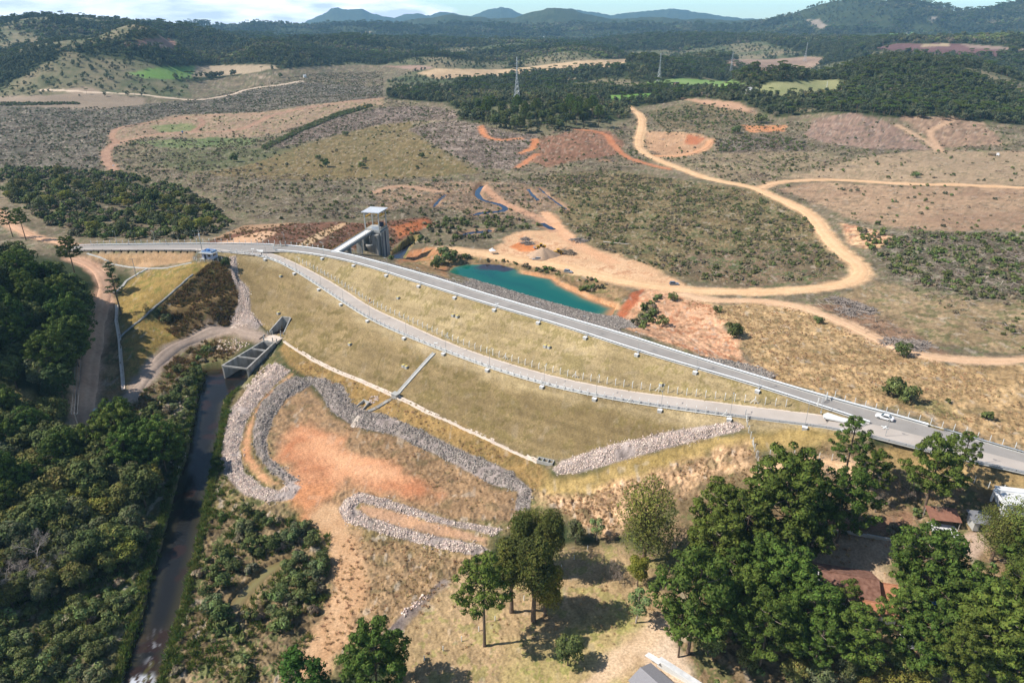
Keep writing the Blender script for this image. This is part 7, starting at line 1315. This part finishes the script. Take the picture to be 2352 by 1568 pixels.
fw = [(val_core, .03, .45), ([(940,300),(1000,282),(1050,278),(1105,290),(1238,314),(1232,336),(1218,358),(1170,390),(1100,380),(1040,353),(990,325)], .10, .2), ([(760,272),(880,248),(1000,247),(1048,272),(960,278),(800,302),(640,338),(640,325)], .06, .3), ([(2040,540),(2400,545),(2400,690),(2250,690),(2060,640)], .07, .3), ([(870,440),(1000,420),(1200,424),(1290,475),(1250,515),(1180,510),(1000,500),(700,500),(560,480)], .03, .35), ([(1870,702),(1960,692),(2080,760),(2170,818),(2060,790),(1940,738)], .04, .3), ([(1650,322),(1760,312),(1850,322),(1845,348),(1660,352)], .09, .2), ([(-100,260),(300,255),(440,240),(300,300),(230,350),(0,380)], .008, .4)]
P = off_fields(np.vstack([pts_poly(L_, d, 130 + k, pa, 18) for k, (L_, d, pa) in enumerate(fw)]), .15, 6); P[:, 2] += .05; scatter('felled_brush', 'pale felled branches strewn over the cleared valley floor', P, 'felled_wood', U(len(P), .7, 1.6, 4), .08, 131)
P = pts_poly([(-100,385),(90,388),(300,402),(440,440),(540,520),(440,550),(200,550),(120,525),(0,440)], .075, 180, .2, 12); scatter('thicket', 'dense pale green thicket behind the left end of the crest road', P, 'shrubs', U(len(P), 1.0, 2.4, 8), .12, 181)
SS = [(478,607),(524,594),(548,660),(547,702),(528,745),(467,760),(415,782),(362,745),(372,702)]; BK_ = [(470,558),(560,522),(690,514),(780,512),(835,514),(980,500),(1000,514),(900,564),(770,574),(640,562)]
P = np.vstack([pts_poly(SS, 2.2, 182, .2, 5), pts_poly(BK_, .22, 183, .35, 6), pts_poly([(285,930),(314,905),(345,862),(380,826),(420,799),(470,775),(560,800),(510,835),(470,850),(440,870),(380,930),(330,985)], 1.0, 184, .3, 5)]); scatter('slope_scrub', 'low brown scrub covering the cut slopes beside the crest', P, 'brown_tufts', U(len(P), .7, 1.5, 8), .2, 183)
# the far woods, read as one mass
r_ = np.random.default_rng(150)
def wood_pts(r0, r1, sp):
    n = int(1.34 * (r1 * r1 - r0 * r0) / 2 / sp ** 2 * 1.0); a = r_.uniform(-.67, .67, n); d = np.sqrt(r_.uniform(r0 * r0, r1 * r1, n)); return np.c_[d * np.sin(a), d * np.cos(a)], np.full(n, sp)
A_ = [wood_pts(430, 800, 5.4), wood_pts(800, 1300, 6.2), wood_pts(1300, 2200, 8.5), wood_pts(2200, 3600, 12), wood_pts(3600, 5200, 19)]
W_ = np.vstack([a for a, b in A_]); sp_ = np.concatenate([b for a, b in A_]); k = sdf(W_[:, 0], W_[:, 1], wVAL) < -1
for P in FIELD_P: k &= sdf(W_[:, 0], W_[:, 1], P) < -2
for nm, R_, w, a, b in wROADS:
    if nm in ('white', 'far', 'main', 'lane'): k &= pdist(W_[:, 0], W_[:, 1], R_)[0] > w / 2 + 4
k &= ~((W_[:, 0] < -100) & (np.hypot(W_[:, 0], W_[:, 1]) < 620) & (W_[:, 1] < 430))
op = fbm(W_[:, 0], W_[:, 1], 260, 4, 160) + .12 * (fbm(W_[:, 0], W_[:, 1], 40, 2, 161) - .5); k &= (op < .545) | (r_.random(len(W_)) < .30)
W_ = W_[k]; sp_ = sp_[k]; op = op[k]; W_ = np.c_[W_, height(W_[:, 0], W_[:, 1]) - .4]
scatter('woods', 'broad mixed woods covering the hills beyond the cleared valley', W_, 'wood', np.maximum(.75, sp_ / 9) * r_.uniform(.55, 1.25, len(W_)) * np.where(op > .53, .62, 1), .06, 151, idx=np.clip((fbm(W_[:, 0], W_[:, 1], 210, 3, 163) - .5) * 16 + 2.6 + r_.normal(size=len(W_)) * 1.5, 0, 7).astype(int))
# ------------------------------------------------------------------ haze
def haze():
    b = MB(); b.box((0, 29000, 440), (70000, 64000, 1000)); o = b.build('haze', None) if False else None
    me = bpy.data.meshes.new('haze'); me.from_pydata([(x, y, z) for z in (ZB, 430) for x, y in ((-16000, -900), (16000, -900), (16000, 14500), (-16000, 14500))], [], [(3, 2, 1, 0), (4, 5, 6, 7), (0, 1, 5, 4), (1, 2, 6, 5), (2, 3, 7, 6), (3, 0, 4, 7)])
    o = bpy.data.objects.new('haze', me); COL.objects.link(o); m = bpy.data.materials.new('thin_haze'); m.use_nodes = True; N, L = m.node_tree.nodes, m.node_tree.links
    for n in list(N): N.remove(n)
    out = N.new('ShaderNodeOutputMaterial'); v = N.new('ShaderNodeVolumePrincipled'); v.inputs['Color'].default_value = (.36, .69, 1.0, 1); v.inputs['Density'].default_value = 6.5e-5; v.inputs['Anisotropy'].default_value = .0
    L.new(v.outputs[0], out.inputs['Volume']); me.materials.append(m); tag(o, 'thin blue haze over the whole valley', 'haze', kind='stuff')
ZB = float(Zf.min()) - 4
haze()
print('scripted objects', len(bpy.data.objects))
